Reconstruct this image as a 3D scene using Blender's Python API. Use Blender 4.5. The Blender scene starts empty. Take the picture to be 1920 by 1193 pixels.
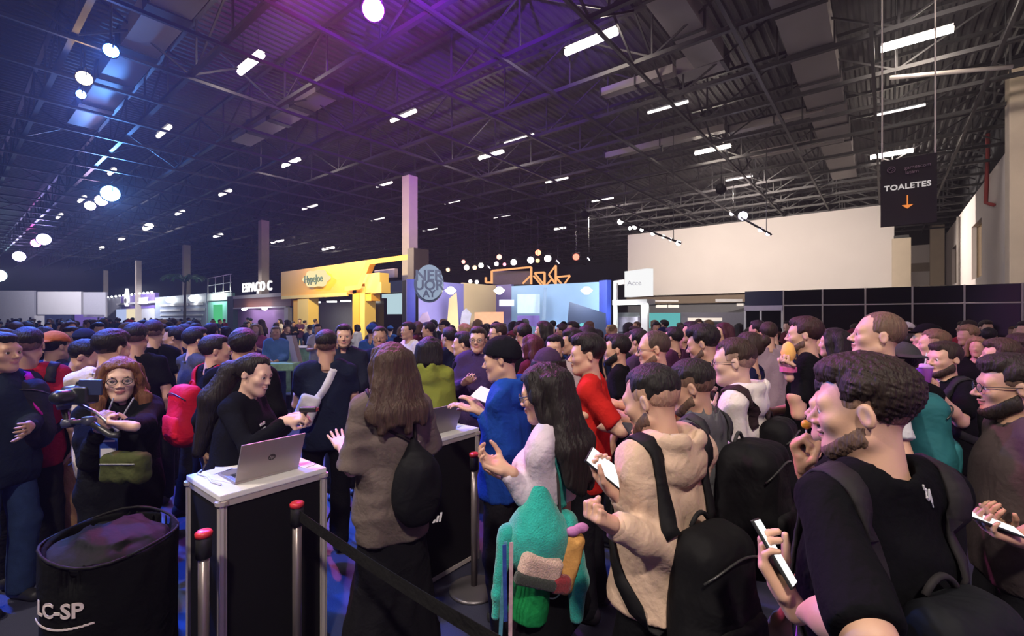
import bpy, bmesh, math, random
import numpy as np
from mathutils import Vector, Matrix

# ------------------------------------------------------------------ camera, world, exposure
SC = bpy.context.scene
COL = SC.collection
IMG_W, IMG_H, FPX, HOR = 1920.0, 1193.0, 870.0, 594.0
CAM_Z = 1.85
YAW = math.radians(38.8)                       # camera heading, turned left from the hall's +Y axis
FWD = np.array([-math.sin(YAW), math.cos(YAW)])
RGT = np.array([math.cos(YAW), math.sin(YAW)])

cam_data = bpy.data.cameras.new('camera')
cam_data.sensor_width = 36.0
cam_data.lens = 36.0 * FPX / IMG_W
cam_data.clip_start = 0.05
cam_data.clip_end = 400
cam_data.shift_y = -(IMG_H / 2 - HOR) / IMG_W
cam = bpy.data.objects.new('camera', cam_data)
COL.objects.link(cam)
cam.location = (0, 0, CAM_Z)
cam.rotation_euler = (math.radians(90), 0, YAW)
SC.camera = cam

world = bpy.data.worlds.new('hall_dark')
world.use_nodes = True
world.node_tree.nodes['Background'].inputs[0].default_value = (0.55, 0.5, 0.6, 1)
world.node_tree.nodes['Background'].inputs[1].default_value = 0.012
wv = world.node_tree.nodes.new('ShaderNodeVolumeScatter')          # thin stage haze through the hall
wv.inputs['Color'].default_value = (0.9, 0.9, 1.0, 1)
wv.inputs['Density'].default_value = 0.0011
wv.inputs['Anisotropy'].default_value = 0.45
world.node_tree.links.new(wv.outputs[0], world.node_tree.nodes['World Output'].inputs['Volume'])
SC.world = world
SC.view_settings.view_transform = 'Standard'
SC.view_settings.look = 'None'
SC.view_settings.gamma = 1.0
SC.view_settings.exposure = 0.0
SC.view_settings.use_curve_mapping = False
SC.cycles.use_denoising = True
SC.cycles.max_bounces = 5
SC.cycles.diffuse_bounces = 2
SC.cycles.glossy_bounces = 2
SC.cycles.transmission_bounces = 3
SC.cycles.transparent_max_bounces = 6
SC.cycles.volume_bounces = 0
SC.cycles.sample_clamp_indirect = 3.0
SC.cycles.caustics_reflective = False
SC.cycles.caustics_refractive = False


def W(px, py, d):
    """the world point seen at photo pixel (px, py) that lies d metres in front of the camera"""
    r = (px - IMG_W / 2) / FPX * d
    return np.array([r * RGT[0] + d * FWD[0], r * RGT[1] + d * FWD[1], CAM_Z - (py - HOR) / FPX * d])


def G(px, d, z=0.0):
    p = W(px, HOR, d)
    p[2] = z
    return p


def HGT(px, py, z):
    """the world point at height z seen at pixel (px, py)"""
    d = (CAM_Z - z) * FPX / (py - HOR)
    return W(px, py, d)


# ------------------------------------------------------------------ materials
MATS = {}


def nodes_of(m):
    nt = m.node_tree
    return nt, nt.nodes, nt.links, nt.nodes['Principled BSDF']


def mat(name, color=None, rough=0.6, metal=0.0, emit=None, estr=0.0, noise=0.12, nscale=8.0, bump=0.0, bscale=60.0,
        coords='Object', stretch=None, spec=0.5, sheen=0.0, alpha=None, trans=0.0, wrinkle=0.0):
    """procedural material; colour None means the object's own colour (Object Info)"""
    if name in MATS:
        return MATS[name]
    m = bpy.data.materials.new(name)
    m.use_nodes = True
    nt, N, L, b = nodes_of(m)
    b.inputs['Roughness'].default_value = rough
    b.inputs['Metallic'].default_value = metal
    b.inputs['Specular IOR Level'].default_value = spec
    if sheen:
        b.inputs['Sheen Weight'].default_value = sheen
        b.inputs['Sheen Roughness'].default_value = 0.5
    if trans:
        b.inputs['Transmission Weight'].default_value = trans
    tc = N.new('ShaderNodeTexCoord')
    src = tc.outputs[coords]
    if stretch:
        mp = N.new('ShaderNodeMapping')
        mp.inputs['Scale'].default_value = stretch
        L.new(src, mp.inputs[0])
        src = mp.outputs[0]
    nz = N.new('ShaderNodeTexNoise')
    nz.inputs['Scale'].default_value = nscale
    nz.inputs['Detail'].default_value = 3
    L.new(src, nz.inputs['Vector'])
    mr = N.new('ShaderNodeMapRange')
    mr.inputs['To Min'].default_value = 1 - noise
    mr.inputs['To Max'].default_value = 1 + noise
    L.new(nz.outputs[0], mr.inputs[0])
    mul = N.new('ShaderNodeVectorMath')
    mul.operation = 'SCALE'
    if color is None:
        oi = N.new('ShaderNodeObjectInfo')
        L.new(oi.outputs['Color'], mul.inputs[0])
    else:
        mul.inputs[0].default_value = color[:3]
    L.new(mr.outputs[0], mul.inputs['Scale'])
    L.new(mul.outputs[0], b.inputs['Base Color'])
    if bump:
        n2 = N.new('ShaderNodeTexNoise')
        n2.inputs['Scale'].default_value = bscale
        n2.inputs['Detail'].default_value = 2
        L.new(src, n2.inputs['Vector'])
        bp = N.new('ShaderNodeBump')
        bp.inputs['Strength'].default_value = bump
        bp.inputs['Distance'].default_value = 0.01
        L.new(n2.outputs[0], bp.inputs['Height'])
        if wrinkle:
            n3 = N.new('ShaderNodeTexNoise')
            n3.inputs['Scale'].default_value = 5.5
            n3.inputs['Detail'].default_value = 3
            n3.inputs['Distortion'].default_value = 1.0
            L.new(src, n3.inputs['Vector'])
            b3 = N.new('ShaderNodeBump')
            b3.inputs['Strength'].default_value = wrinkle
            b3.inputs['Distance'].default_value = 0.05
            L.new(n3.outputs[0], b3.inputs['Height'])
            L.new(b3.outputs[0], bp.inputs['Normal'])
        L.new(bp.outputs[0], b.inputs['Normal'])
    if emit is not None:
        b.inputs['Emission Color'].default_value = (*emit[:3], 1)
        b.inputs['Emission Strength'].default_value = estr
    if alpha is not None:
        b.inputs['Alpha'].default_value = alpha
    MATS[name] = m
    return m


def emis(name, color, strength):
    if name in MATS:
        return MATS[name]
    m = bpy.data.materials.new(name)
    m.use_nodes = True
    nt = m.node_tree
    nt.nodes.clear()
    o = nt.nodes.new('ShaderNodeOutputMaterial')
    e = nt.nodes.new('ShaderNodeEmission')
    e.inputs[0].default_value = (*color[:3], 1)
    e.inputs[1].default_value = strength
    nt.links.new(e.outputs[0], o.inputs[0])
    MATS[name] = m
    return m


SKIN = mat('skin', rough=0.5, noise=0.10, nscale=14, bump=0.03, bscale=180)
LIP = mat('lip', (0.42, 0.16, 0.14), rough=0.4, noise=0.05)
FAB = mat('fabric', rough=0.95, noise=0.22, nscale=5, bump=0.3, bscale=60, spec=0.08, wrinkle=0.42)
DENIM = mat('denim', rough=0.9, noise=0.35, nscale=22, bump=0.2, bscale=120, spec=0.2)
HAIR = mat('hair', rough=0.62, noise=0.55, nscale=70, bump=0.8, bscale=110, stretch=(1, 1, 0.2), spec=0.3)
LENS = mat('lens', (0.35, 0.36, 0.42), rough=0.06, alpha=0.10)
NYLON = mat('nylon', rough=0.7, noise=0.3, nscale=9, bump=0.3, bscale=25, spec=0.14, wrinkle=0.35)
LEATHER = mat('shoe', rough=0.55, noise=0.15, nscale=20)
PLASTIC = mat('plastic', rough=0.35, noise=0.05, nscale=6)
PAINT = mat('paint', rough=0.75, noise=0.06, nscale=2.5)
METAL = mat('metal', rough=0.34, metal=0.6, noise=0.06, nscale=12)
EYEW = mat('eye_white', (0.8, 0.78, 0.75), rough=0.2, noise=0.02)
IRIS = mat('iris', (0.05, 0.03, 0.02), rough=0.15, noise=0.02)


# ------------------------------------------------------------------ object helpers
def link(name, me, material=None, parent=None, color=None, loc=None, rotz=None):
    o = bpy.data.objects.new(name, me)
    COL.objects.link(o)
    if material is not None and me is not None and not me.materials:
        for mm in (material if isinstance(material, (list, tuple)) else [material]):
            me.materials.append(mm)
    if color is not None:
        o.color = (*color[:3], 1)
    if parent is not None:
        o.parent = parent
    if loc is not None:
        o.location = loc
    if rotz is not None:
        o.rotation_euler = (0, 0, rotz)
    return o


def tag(o, label=None, cat=None, group=None, kind=None):
    if label:
        o['label'] = label
    if cat:
        o['category'] = cat
    if group:
        o['group'] = group
    if kind:
        o['kind'] = kind
    return o


def thing(name, label, cat, loc=(0, 0, 0), rotz=0.0, group=None):
    o = bpy.data.objects.new(name, None)
    COL.objects.link(o)
    o.empty_display_size = 0.1
    o.location = loc
    o.rotation_euler = (0, 0, rotz)
    return tag(o, label, cat, group)


class MB:
    """collects simple solids into one mesh"""

    def __init__(s):
        s.v, s.f = [], []

    def add(s, vs, fs):
        n = len(s.v)
        s.v += [tuple(map(float, v)) for v in vs]
        s.f += [tuple(i + n for i in f) for f in fs]
        return s

    def box(s, c, size, rz=0.0, M=None):
        hx, hy, hz = size[0] / 2, size[1] / 2, size[2] / 2
        vs = [(x, y, z) for x in (-hx, hx) for y in (-hy, hy) for z in (-hz, hz)]
        if M is not None:
            vs = [tuple(M @ Vector(v)) for v in vs]
        elif rz:
            ca, sa = math.cos(rz), math.sin(rz)
            vs = [(x * ca - y * sa, x * sa + y * ca, z) for x, y, z in vs]
        vs = [(x + c[0], y + c[1], z + c[2]) for x, y, z in vs]
        return s.add(vs, [(0, 1, 3, 2), (4, 6, 7, 5), (0, 4, 5, 1), (2, 3, 7, 6), (0, 2, 6, 4), (1, 5, 7, 3)])

    def bar(s, a, b, w, h=None, up=(0, 0, 1)):
        """square bar from a to b"""
        h = h or w
        a, b = Vector(a), Vector(b)
        d = (b - a).normalized()
        u = Vector(up)
        if abs(d.dot(u)) > 0.98:
            u = Vector((1, 0, 0))
        x = d.cross(u).normalized()
        z = x.cross(d)
        vs = []
        for p in (a, b):
            for i, j in ((-1, -1), (1, -1), (1, 1), (-1, 1)):
                vs.append(p + x * i * w / 2 + z * j * h / 2)
        return s.add(vs, [(3, 2, 1, 0), (4, 5, 6, 7), (0, 1, 5, 4), (1, 2, 6, 5), (2, 3, 7, 6), (3, 0, 4, 7)])

    def tube(s, pts, r, n=8, caps=True):
        pts = [Vector(p) for p in pts]
        rr = r if isinstance(r, (list, tuple)) else [r] * len(pts)
        base = len(s.v)
        prev = None
        for i, p in enumerate(pts):
            d = (pts[min(i + 1, len(pts) - 1)] - pts[max(i - 1, 0)]).normalized()
            if prev is None:
                u = Vector((0, 0, 1)) if abs(d.z) < 0.9 else Vector((1, 0, 0))
                x = d.cross(u).normalized()
            else:
                x = (prev - d * prev.dot(d)).normalized()
            prev = x
            y = d.cross(x)
            for k in range(n):
                t = 2 * math.pi * k / n
                s.v.append(tuple(p + (x * math.cos(t) + y * math.sin(t)) * rr[i]))
        for i in range(len(pts) - 1):
            for k in range(n):
                k2 = (k + 1) % n
                s.f.append((base + i * n + k, base + i * n + k2, base + (i + 1) * n + k2, base + (i + 1) * n + k))
        if caps:
            s.f.append(tuple(base + k for k in range(n))[::-1])
            e = base + (len(pts) - 1) * n
            s.f.append(tuple(e + k for k in range(n)))
        return s

    def lathe(s, prof, c=(0, 0, 0), n=16):
        base = len(s.v)
        for r, z in prof:
            for k in range(n):
                t = 2 * math.pi * k / n
                s.v.append((c[0] + r * math.cos(t), c[1] + r * math.sin(t), c[2] + z))
        for i in range(len(prof) - 1):
            for k in range(n):
                k2 = (k + 1) % n
                s.f.append((base + i * n + k, base + i * n + k2, base + (i + 1) * n + k2, base + (i + 1) * n + k))
        s.f.append(tuple(base + k for k in range(n))[::-1])
        e = base + (len(prof) - 1) * n
        s.f.append(tuple(e + k for k in range(n)))
        return s

    def prism(s, poly, a, b, axes):
        """polygon poly (u, v) in the plane axes=(origin, U, V, Nrm) extruded from a to b along Nrm"""
        o, U, V, Nn = [Vector(q) for q in axes]
        n = len(poly)
        vs = [o + U * u + V * v + Nn * a for u, v in poly] + [o + U * u + V * v + Nn * b for u, v in poly]
        fs = [tuple(range(n))[::-1], tuple(range(n, 2 * n))]
        fs += [(i, (i + 1) % n, n + (i + 1) % n, n + i) for i in range(n)]
        return s.add(vs, fs)

    def mesh(s, name, smooth=False, bevel=0.0):
        me = bpy.data.meshes.new(name)
        me.from_pydata(s.v, [], s.f)
        if bevel or True:
            bm = bmesh.new()
            bm.from_mesh(me)
            if bevel:
                ed = [e for e in bm.edges if len(e.link_faces) == 2 and e.calc_face_angle(0) > 0.6]
                bmesh.ops.bevel(bm, geom=ed, offset=bevel, segments=2, affect='EDGES', profile=0.6)
            bmesh.ops.recalc_face_normals(bm, faces=bm.faces)
            bm.to_mesh(me)
            bm.free()
        if smooth:
            me.shade_smooth()
        return me

    def build(s, name, material, parent=None, color=None, smooth=False, bevel=0.0, loc=None, rotz=None):
        return link(name, s.mesh(name, smooth, bevel), material, parent, color, loc, rotz)


def np_mesh(name, V, Q, smooth=True):
    me = bpy.data.meshes.new(name)
    n, m = len(V), len(Q)
    me.vertices.add(n)
    me.vertices.foreach_set('co', np.ascontiguousarray(V, dtype=np.float32).ravel())
    k = Q.shape[1]
    me.loops.add(m * k)
    me.loops.foreach_set('vertex_index', np.ascontiguousarray(Q, dtype=np.int32).ravel())
    me.polygons.add(m)
    me.polygons.foreach_set('loop_start', np.arange(0, m * k, k, dtype=np.int32))
    if smooth:
        me.polygons.foreach_set('use_smooth', np.ones(m, dtype=bool))
    me.update(calc_edges=True)
    return me


def text_mesh(name, body, size, material, parent=None, depth=0.01, color=None, align='CENTER', xf=None, bold=0.0, spacing=1.0):
    """built-in font lettering as real extruded geometry"""
    cu = bpy.data.curves.new(name, 'FONT')
    cu.body = body
    cu.size = size
    cu.extrude = depth / 2
    cu.offset = bold
    cu.space_character = spacing
    cu.align_x = align
    cu.align_y = 'CENTER'
    cu.resolution_u = 3
    tmp = bpy.data.objects.new(name, cu)
    COL.objects.link(tmp)
    dg = bpy.context.evaluated_depsgraph_get()
    me = bpy.data.meshes.new_from_object(tmp.evaluated_get(dg))
    bpy.data.objects.remove(tmp)
    bpy.data.curves.remove(cu)
    me.name = name
    me.materials.clear()
    if xf is not None:
        me.transform(xf)
    return link(name, me, material, parent, color)


def frame(o, right, up):
    """4x4 that maps text space (x right, y up, z toward the viewer) into the world"""
    r = Vector(right).normalized()
    u = Vector(up).normalized()
    n = r.cross(u)
    return Matrix(((r.x, u.x, n.x, o[0]), (r.y, u.y, n.y, o[1]), (r.z, u.z, n.z, o[2]), (0, 0, 0, 1)))


# ------------------------------------------------------------------ distance fields -> meshes
F32 = np.float32


def A3(*v):
    return np.array(v, dtype=F32)


def cap(a, b, r1, r2=None):
    a = np.asarray(a, F32)
    ba = np.asarray(b, F32) - a
    r2 = r1 if r2 is None else r2
    den = max(float(ba @ ba), 1e-9)

    def f(P):
        pa = P - a
        t = np.clip(pa @ ba / den, 0, 1)
        q = pa - t[:, None] * ba
        return np.sqrt(np.einsum('ij,ij->i', q, q)) - (r1 + (r2 - r1) * t)
    return f


def ell(c, r, R=None):
    c = np.asarray(c, F32)
    r = np.asarray(r, F32)
    R = None if R is None else np.asarray(R, F32)

    def f(P):
        q = P - c
        if R is not None:
            q = q @ R
        a = q / r
        k0 = np.sqrt(np.einsum('ij,ij->i', a, a))
        a = a / r
        k1 = np.sqrt(np.einsum('ij,ij->i', a, a)) + 1e-6
        return k0 * (k0 - 1) / k1
    return f


def rbox(c, half, rad, R=None):
    c = np.asarray(c, F32)
    half = np.asarray(half, F32) - F32(rad)
    R = None if R is None else np.asarray(R, F32)

    def f(P):
        q = P - c
        if R is not None:
            q = q @ R
        q = np.abs(q) - half
        o = np.maximum(q, 0)
        return np.sqrt(np.einsum('ij,ij->i', o, o)) + np.minimum(q.max(1), 0) - rad
    return f


def plane(pt, nrm):
    """negative on the side opposite to nrm"""
    nrm = np.asarray(nrm, F32)
    nrm = nrm / np.linalg.norm(nrm)
    c = float(np.asarray(pt, F32) @ nrm)
    return lambda P: P @ nrm - c


def smin(a, b, k):
    if k <= 0:
        return np.minimum(a, b)
    h = np.maximum(k - np.abs(a - b), 0) / k
    return np.minimum(a, b) - h * h * k * 0.25


def smax(a, b, k):
    return -smin(-a, -b, k)


def union(fs, k=0.02):
    def f(P):
        d = None
        for g in fs:
            kk = k
            if isinstance(g, tuple):
                g, kk = g
            v = g(P)
            d = v if d is None else smin(d, v, kk)
        return d
    return f


def cut(f, gs, k=0.004):
    def h(P):
        d = f(P)
        for g in gs:
            d = smax(d, g(P), k)
        return d
    return h


def minus(f, gs, k=0.004):
    def h(P):
        d = f(P)
        for g in gs:
            d = smax(d, -g(P), k)
        return d
    return h


def folds(f, amp, seed=0, freq=(26, 26, 9), mix=0.5):
    """cloth folds: warped waves added to a field"""
    rs = np.random.RandomState(seed)
    D = rs.normal(size=(5, 3)).astype(F32) * np.asarray(freq, F32)
    E = rs.normal(size=(5, 3)).astype(F32) * 9
    ph = rs.uniform(0, 6.28, 10).astype(F32)

    def h(P):
        n = 0
        for i in range(5):
            n = n + np.abs(np.sin(P @ D[i] * F32(0.6) + 1.3 * np.sin(P @ E[i] + ph[i]) + ph[5 + i]))
        return f(P) + F32(amp) * (n - 3.2) / 1.3
    return h


_CELL = [(0, 0, 0), (1, 0, 0), (0, 1, 0), (1, 1, 0), (0, 0, 1), (1, 0, 1), (0, 1, 1), (1, 1, 1)]
_EDGE = [(0, 1), (2, 3), (4, 5), (6, 7), (0, 2), (1, 3), (4, 6), (5, 7), (0, 4), (1, 5), (2, 6), (3, 7)]


def polygonise(f, lo, hi, h, lip=1.35):
    """sparse surface nets: returns vertices (n,3) and quads (m,4)"""
    B = 4
    lo = np.asarray(lo, F32) - 2 * h
    hi = np.asarray(hi, F32) + 2 * h
    nb = np.maximum(np.ceil((hi - lo) / (B * h)).astype(int), 1)
    g = [lo[i] + (np.arange(nb[i]) + 0.5) * B * h - 0.5 * h for i in range(3)]
    C = np.stack(np.meshgrid(*g, indexing='ij'), -1).reshape(-1, 3).astype(F32)
    fc = f(C).astype(F32)
    act = np.abs(fc) < (B * h * 0.87 + 1.5 * h) * lip
    V = np.empty((nb[0], B, nb[1], B, nb[2], B), F32)
    V[:] = fc.reshape(nb[0], 1, nb[1], 1, nb[2], 1)
    ids = np.nonzero(act)[0]
    if len(ids) == 0:
        return np.zeros((0, 3), F32), np.zeros((0, 4), np.int32)
    bx, by, bz = np.unravel_index(ids, nb)
    off = (np.arange(B) * h).astype(F32)
    O = np.stack(np.meshgrid(off, off, off, indexing='ij'), -1).reshape(-1, 3)
    org = np.stack([lo[0] + bx * B * h, lo[1] + by * B * h, lo[2] + bz * B * h], -1).astype(F32)
    P = (org[:, None, :] + O[None]).reshape(-1, 3)
    V[bx, :, by, :, bz, :] = f(P).astype(F32).reshape(-1, B, B, B)
    V = V.reshape(nb[0] * B, nb[1] * B, nb[2] * B)
    S = V < 0
    nx, ny, nz = V.shape
    cnt = np.zeros((nx - 1, ny - 1, nz - 1), np.uint8)
    for i, j, k in _CELL:
        cnt += S[i:nx - 1 + i, j:ny - 1 + j, k:nz - 1 + k]
    ci, cj, ck = np.nonzero((cnt > 0) & (cnt < 8))
    vals = np.stack([V[ci + i, cj + j, ck + k] for i, j, k in _CELL], -1)
    acc = np.zeros((len(ci), 3), F32)
    num = np.zeros(len(ci), F32)
    cc = np.array(_CELL, F32)
    for a, b in _EDGE:
        va, vb = vals[:, a], vals[:, b]
        m = (va < 0) != (vb < 0)
        den = np.where(m, va - vb, 1)
        t = np.where(m, va / np.where(den == 0, 1, den), 0)
        pos = cc[a] + t[:, None] * (cc[b] - cc[a])
        acc += pos * m[:, None]
        num += m
    vert = acc / np.maximum(num, 1)[:, None] + np.stack([ci, cj, ck], -1)
    vert = lo + vert * h
    idx = np.full((nx, ny, nz), -1, np.int32)
    idx[ci, cj, ck] = np.arange(len(ci))
    quads = []
    for ax in range(3):
        sl0 = [slice(None)] * 3
        sl1 = [slice(None)] * 3
        sl0[ax] = slice(0, -1)
        sl1[ax] = slice(1, None)
        m = S[tuple(sl0)] != S[tuple(sl1)]
        e = np.stack(np.nonzero(m), -1)
        o1, o2 = [(1, 2), (2, 0), (0, 1)][ax]
        ok = (e[:, o1] > 0) & (e[:, o2] > 0)
        e = e[ok]
        if not len(e):
            continue
        u = np.zeros(3, int); u[o1] = 1
        w = np.zeros(3, int); w[o2] = 1
        c0 = e - u - w
        c1 = e - w
        c2 = e
        c3 = e - u
        q = np.stack([idx[tuple(c.T)] for c in (c0, c1, c2, c3)], -1)
        inside = S[tuple(e.T)]
        q[~inside] = q[~inside][:, ::-1]
        quads.append(q)
    if not quads:
        return np.zeros((0, 3), F32), np.zeros((0, 4), np.int32)
    Q = np.concatenate(quads)
    Q = Q[(Q >= 0).all(1)]
    return vert, Q.astype(np.int32)


def join(parts):
    Vs, Qs, n = [], [], 0
    for v, q in parts:
        Vs.append(v)
        Qs.append(q + n)
        n += len(v)
    return np.concatenate(Vs), np.concatenate(Qs)


def unit(v):
    v = np.asarray(v, float)
    return v / max(np.linalg.norm(v), 1e-9)


def rot(axis, a):
    return np.array(Matrix.Rotation(a, 3, Vector(axis)), dtype=float)


# ------------------------------------------------------------------ people
def ik(sh, wr, hint, l1, l2):
    sh, wr, hint = map(lambda v: np.asarray(v, float), (sh, wr, hint))
    d = wr - sh
    L = np.linalg.norm(d)
    mx = (l1 + l2) * 0.985
    mn = abs(l1 - l2) + 0.06
    if L > mx:
        wr = sh + d / L * mx
        L = mx
    elif L < mn:
        wr = sh + unit(d) * mn
        L = mn
    u = unit(wr - sh)
    a = (l1 * l1 - l2 * l2 + L * L) / (2 * L)
    hgt = math.sqrt(max(l1 * l1 - a * a, 0))
    v = hint - sh
    v = unit(v - u * (v @ u))
    return sh + u * a + v * hgt, wr


def hand_fields(wr, f, n, side, hs, pose):
    """palm, four fingers and a thumb; f = fingers' direction, n = direction the palm faces, side +1 right hand"""
    f = unit(f)
    n = unit(np.asarray(n, float) - f * (np.asarray(n, float) @ f))
    t = unit(np.cross(f, n)) * (-side)          # towards the thumb
    curl, thumb, spread = {'relax': (0.35, 0.5, 0.05), 'phone': (0.62, 0.75, 0.05), 'fist': (1.35, 1.0, 0.0),
                           'open': (0.12, 0.35, 0.14), 'grip': (1.0, 0.9, 0.02)}[pose]
    R = np.stack([t, f, n], 1)
    palm = union([rbox(wr + f * 0.052 * hs, (0.040 * hs, 0.046 * hs, 0.0135 * hs), 0.012 * hs, R),
                  (cap(wr - f * 0.03 * hs, wr + f * 0.03 * hs, 0.027 * hs, 0.024 * hs), 0.02),
                  (cap(wr + f * 0.02 * hs + t * 0.022 * hs + n * 0.008 * hs, wr + f * 0.055 * hs + t * 0.034 * hs + n * 0.012 * hs,
                       0.017 * hs, 0.014 * hs), 0.012)])
    fields = [palm]
    tips = []
    for i, (o, L, r) in enumerate(((0.0300, 0.074, 0.0093), (0.0100, 0.083, 0.0095), (-0.0105, 0.077, 0.0092), (-0.0295, 0.060, 0.0083))):
        base = wr + f * (0.093 - 0.004 * abs(i - 1)) * hs + t * o * hs
        dirn = unit(f + t * spread * (1.2 - i))
        c = curl * (1.0 + 0.07 * i)
        p = base
        ang = 0
        segs = []
        for frac, cf in ((0.46, 0.8), (0.30, 1.15), (0.24, 0.75)):
            ang += c * cf
            q = p + (dirn * math.cos(ang) + n * math.sin(ang)) * L * hs * frac
            segs.append(cap(p, q, r * hs * (1.0 if frac > 0.4 else 0.93), r * hs * (0.93 if frac > 0.25 else 0.8)))
            p = q
        tips.append(p)
        fields.append((union(segs, 0.003), 0.006))
    p = wr + f * 0.03 * hs + t * 0.032 * hs + n * 0.008 * hs
    a1 = unit(f * 0.62 + t * (0.75 - 0.35 * thumb) + n * (0.25 + 0.45 * thumb))
    a2 = unit(a1 + f * 0.35 - t * 0.55 * thumb + n * 0.1)
    if pose in ('fist', 'grip'):                                    # thumb folded across the fingers
        a1 = unit(f * 0.45 + t * 0.40 + n * 0.80)
        a2 = unit(f * 0.60 - t * 0.70 + n * 0.35)
    q = p + a1 * 0.042 * hs
    r_ = q + a2 * 0.034 * hs
    s_ = r_ + unit(a2 + f * 0.2 - t * 0.3 * thumb) * 0.024 * hs
    fields.append((union([cap(p, q, 0.0135 * hs, 0.011 * hs), cap(q, r_, 0.011 * hs, 0.0098 * hs), cap(r_, s_, 0.0098 * hs, 0.008 * hs)], 0.004), 0.008))
    return union(fields, 0.006), wr + f * 0.085 * hs + n * 0.025 * hs, R


def head_fields(fem=False, wide=1.0):
    w = wide * (0.95 if fem else 1.0)
    jw = 0.82 if fem else 1.0
    br, nl, nr = (0.0115, 0.1065, 0.0085) if fem else (0.0150, 0.1125, 0.0108)
    cran = ell((0, -0.012, 0.034), (0.0765 * w, 0.0965, 0.086))
    base = [cran,
            (ell((0, 0.028, -0.035), (0.060 * w, 0.064, 0.080)), 0.03),
            (ell((0, 0.064, -0.095), (0.026 * w * jw, 0.024 * jw, 0.021)), 0.035),
            (cap((0.052 * w * jw, -0.004, -0.062), (0.014, 0.066, -0.100), 0.020 * jw, 0.017), 0.03),
            (cap((-0.052 * w * jw, -0.004, -0.062), (-0.014, 0.066, -0.100), 0.020 * jw, 0.017), 0.03),
            (ell((0.040 * w, 0.060, -0.022), (0.024, 0.022, 0.020)), 0.03),
            (ell((-0.040 * w, 0.060, -0.022), (0.024, 0.022, 0.020)), 0.03),
            (cap((-0.040, 0.074, 0.022), (0.040, 0.074, 0.022), br), 0.025)]
    skull = union(base, 0.02)
    sock = [ell((s * 0.033, 0.100, 0.001), (0.0205, 0.019, 0.0125)) for s in (-1, 1)]
    face = minus(skull, sock, 0.016)
    det = [face,
           (cap((0, 0.086, 0.010), (0, nl, -0.027), 0.0064, nr), 0.014),
           (ell((0.0125, 0.100, -0.032), (0.0088, 0.010, 0.0075)), 0.006),
           (ell((-0.0125, 0.100, -0.032), (0.0088, 0.010, 0.0075)), 0.006),
           (ell((0, 0.0905, -0.0535), (0.024, 0.0125, 0.0062)), 0.005),
           (ell((0, 0.0885, -0.0665), (0.021, 0.0125, 0.0072)), 0.005)]
    for s in (-1, 1):                                               # eyelids and ears
        det.append((cap((s * 0.020, 0.0850, 0.0085), (s * 0.047, 0.0790, 0.0070), 0.0058), 0.005))
        det.append((cap((s * 0.022, 0.0850, -0.0090), (s * 0.045, 0.0790, -0.0080), 0.0045), 0.005))
        R = rot((0, 0, 1), s * 0.35) @ rot((1, 0, 0), -0.18)
        ear = minus(ell((s * 0.0795 * w, -0.016, -0.004), (0.0095, 0.0180, 0.0290), R),
                    [ell((s * 0.0885 * w, -0.011, -0.002), (0.0070, 0.0110, 0.0185), R)], 0.005)
        det.append((ear, 0.006))
    return union(det, 0.008), skull, cran


TMP_COUNT = [0]


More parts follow.
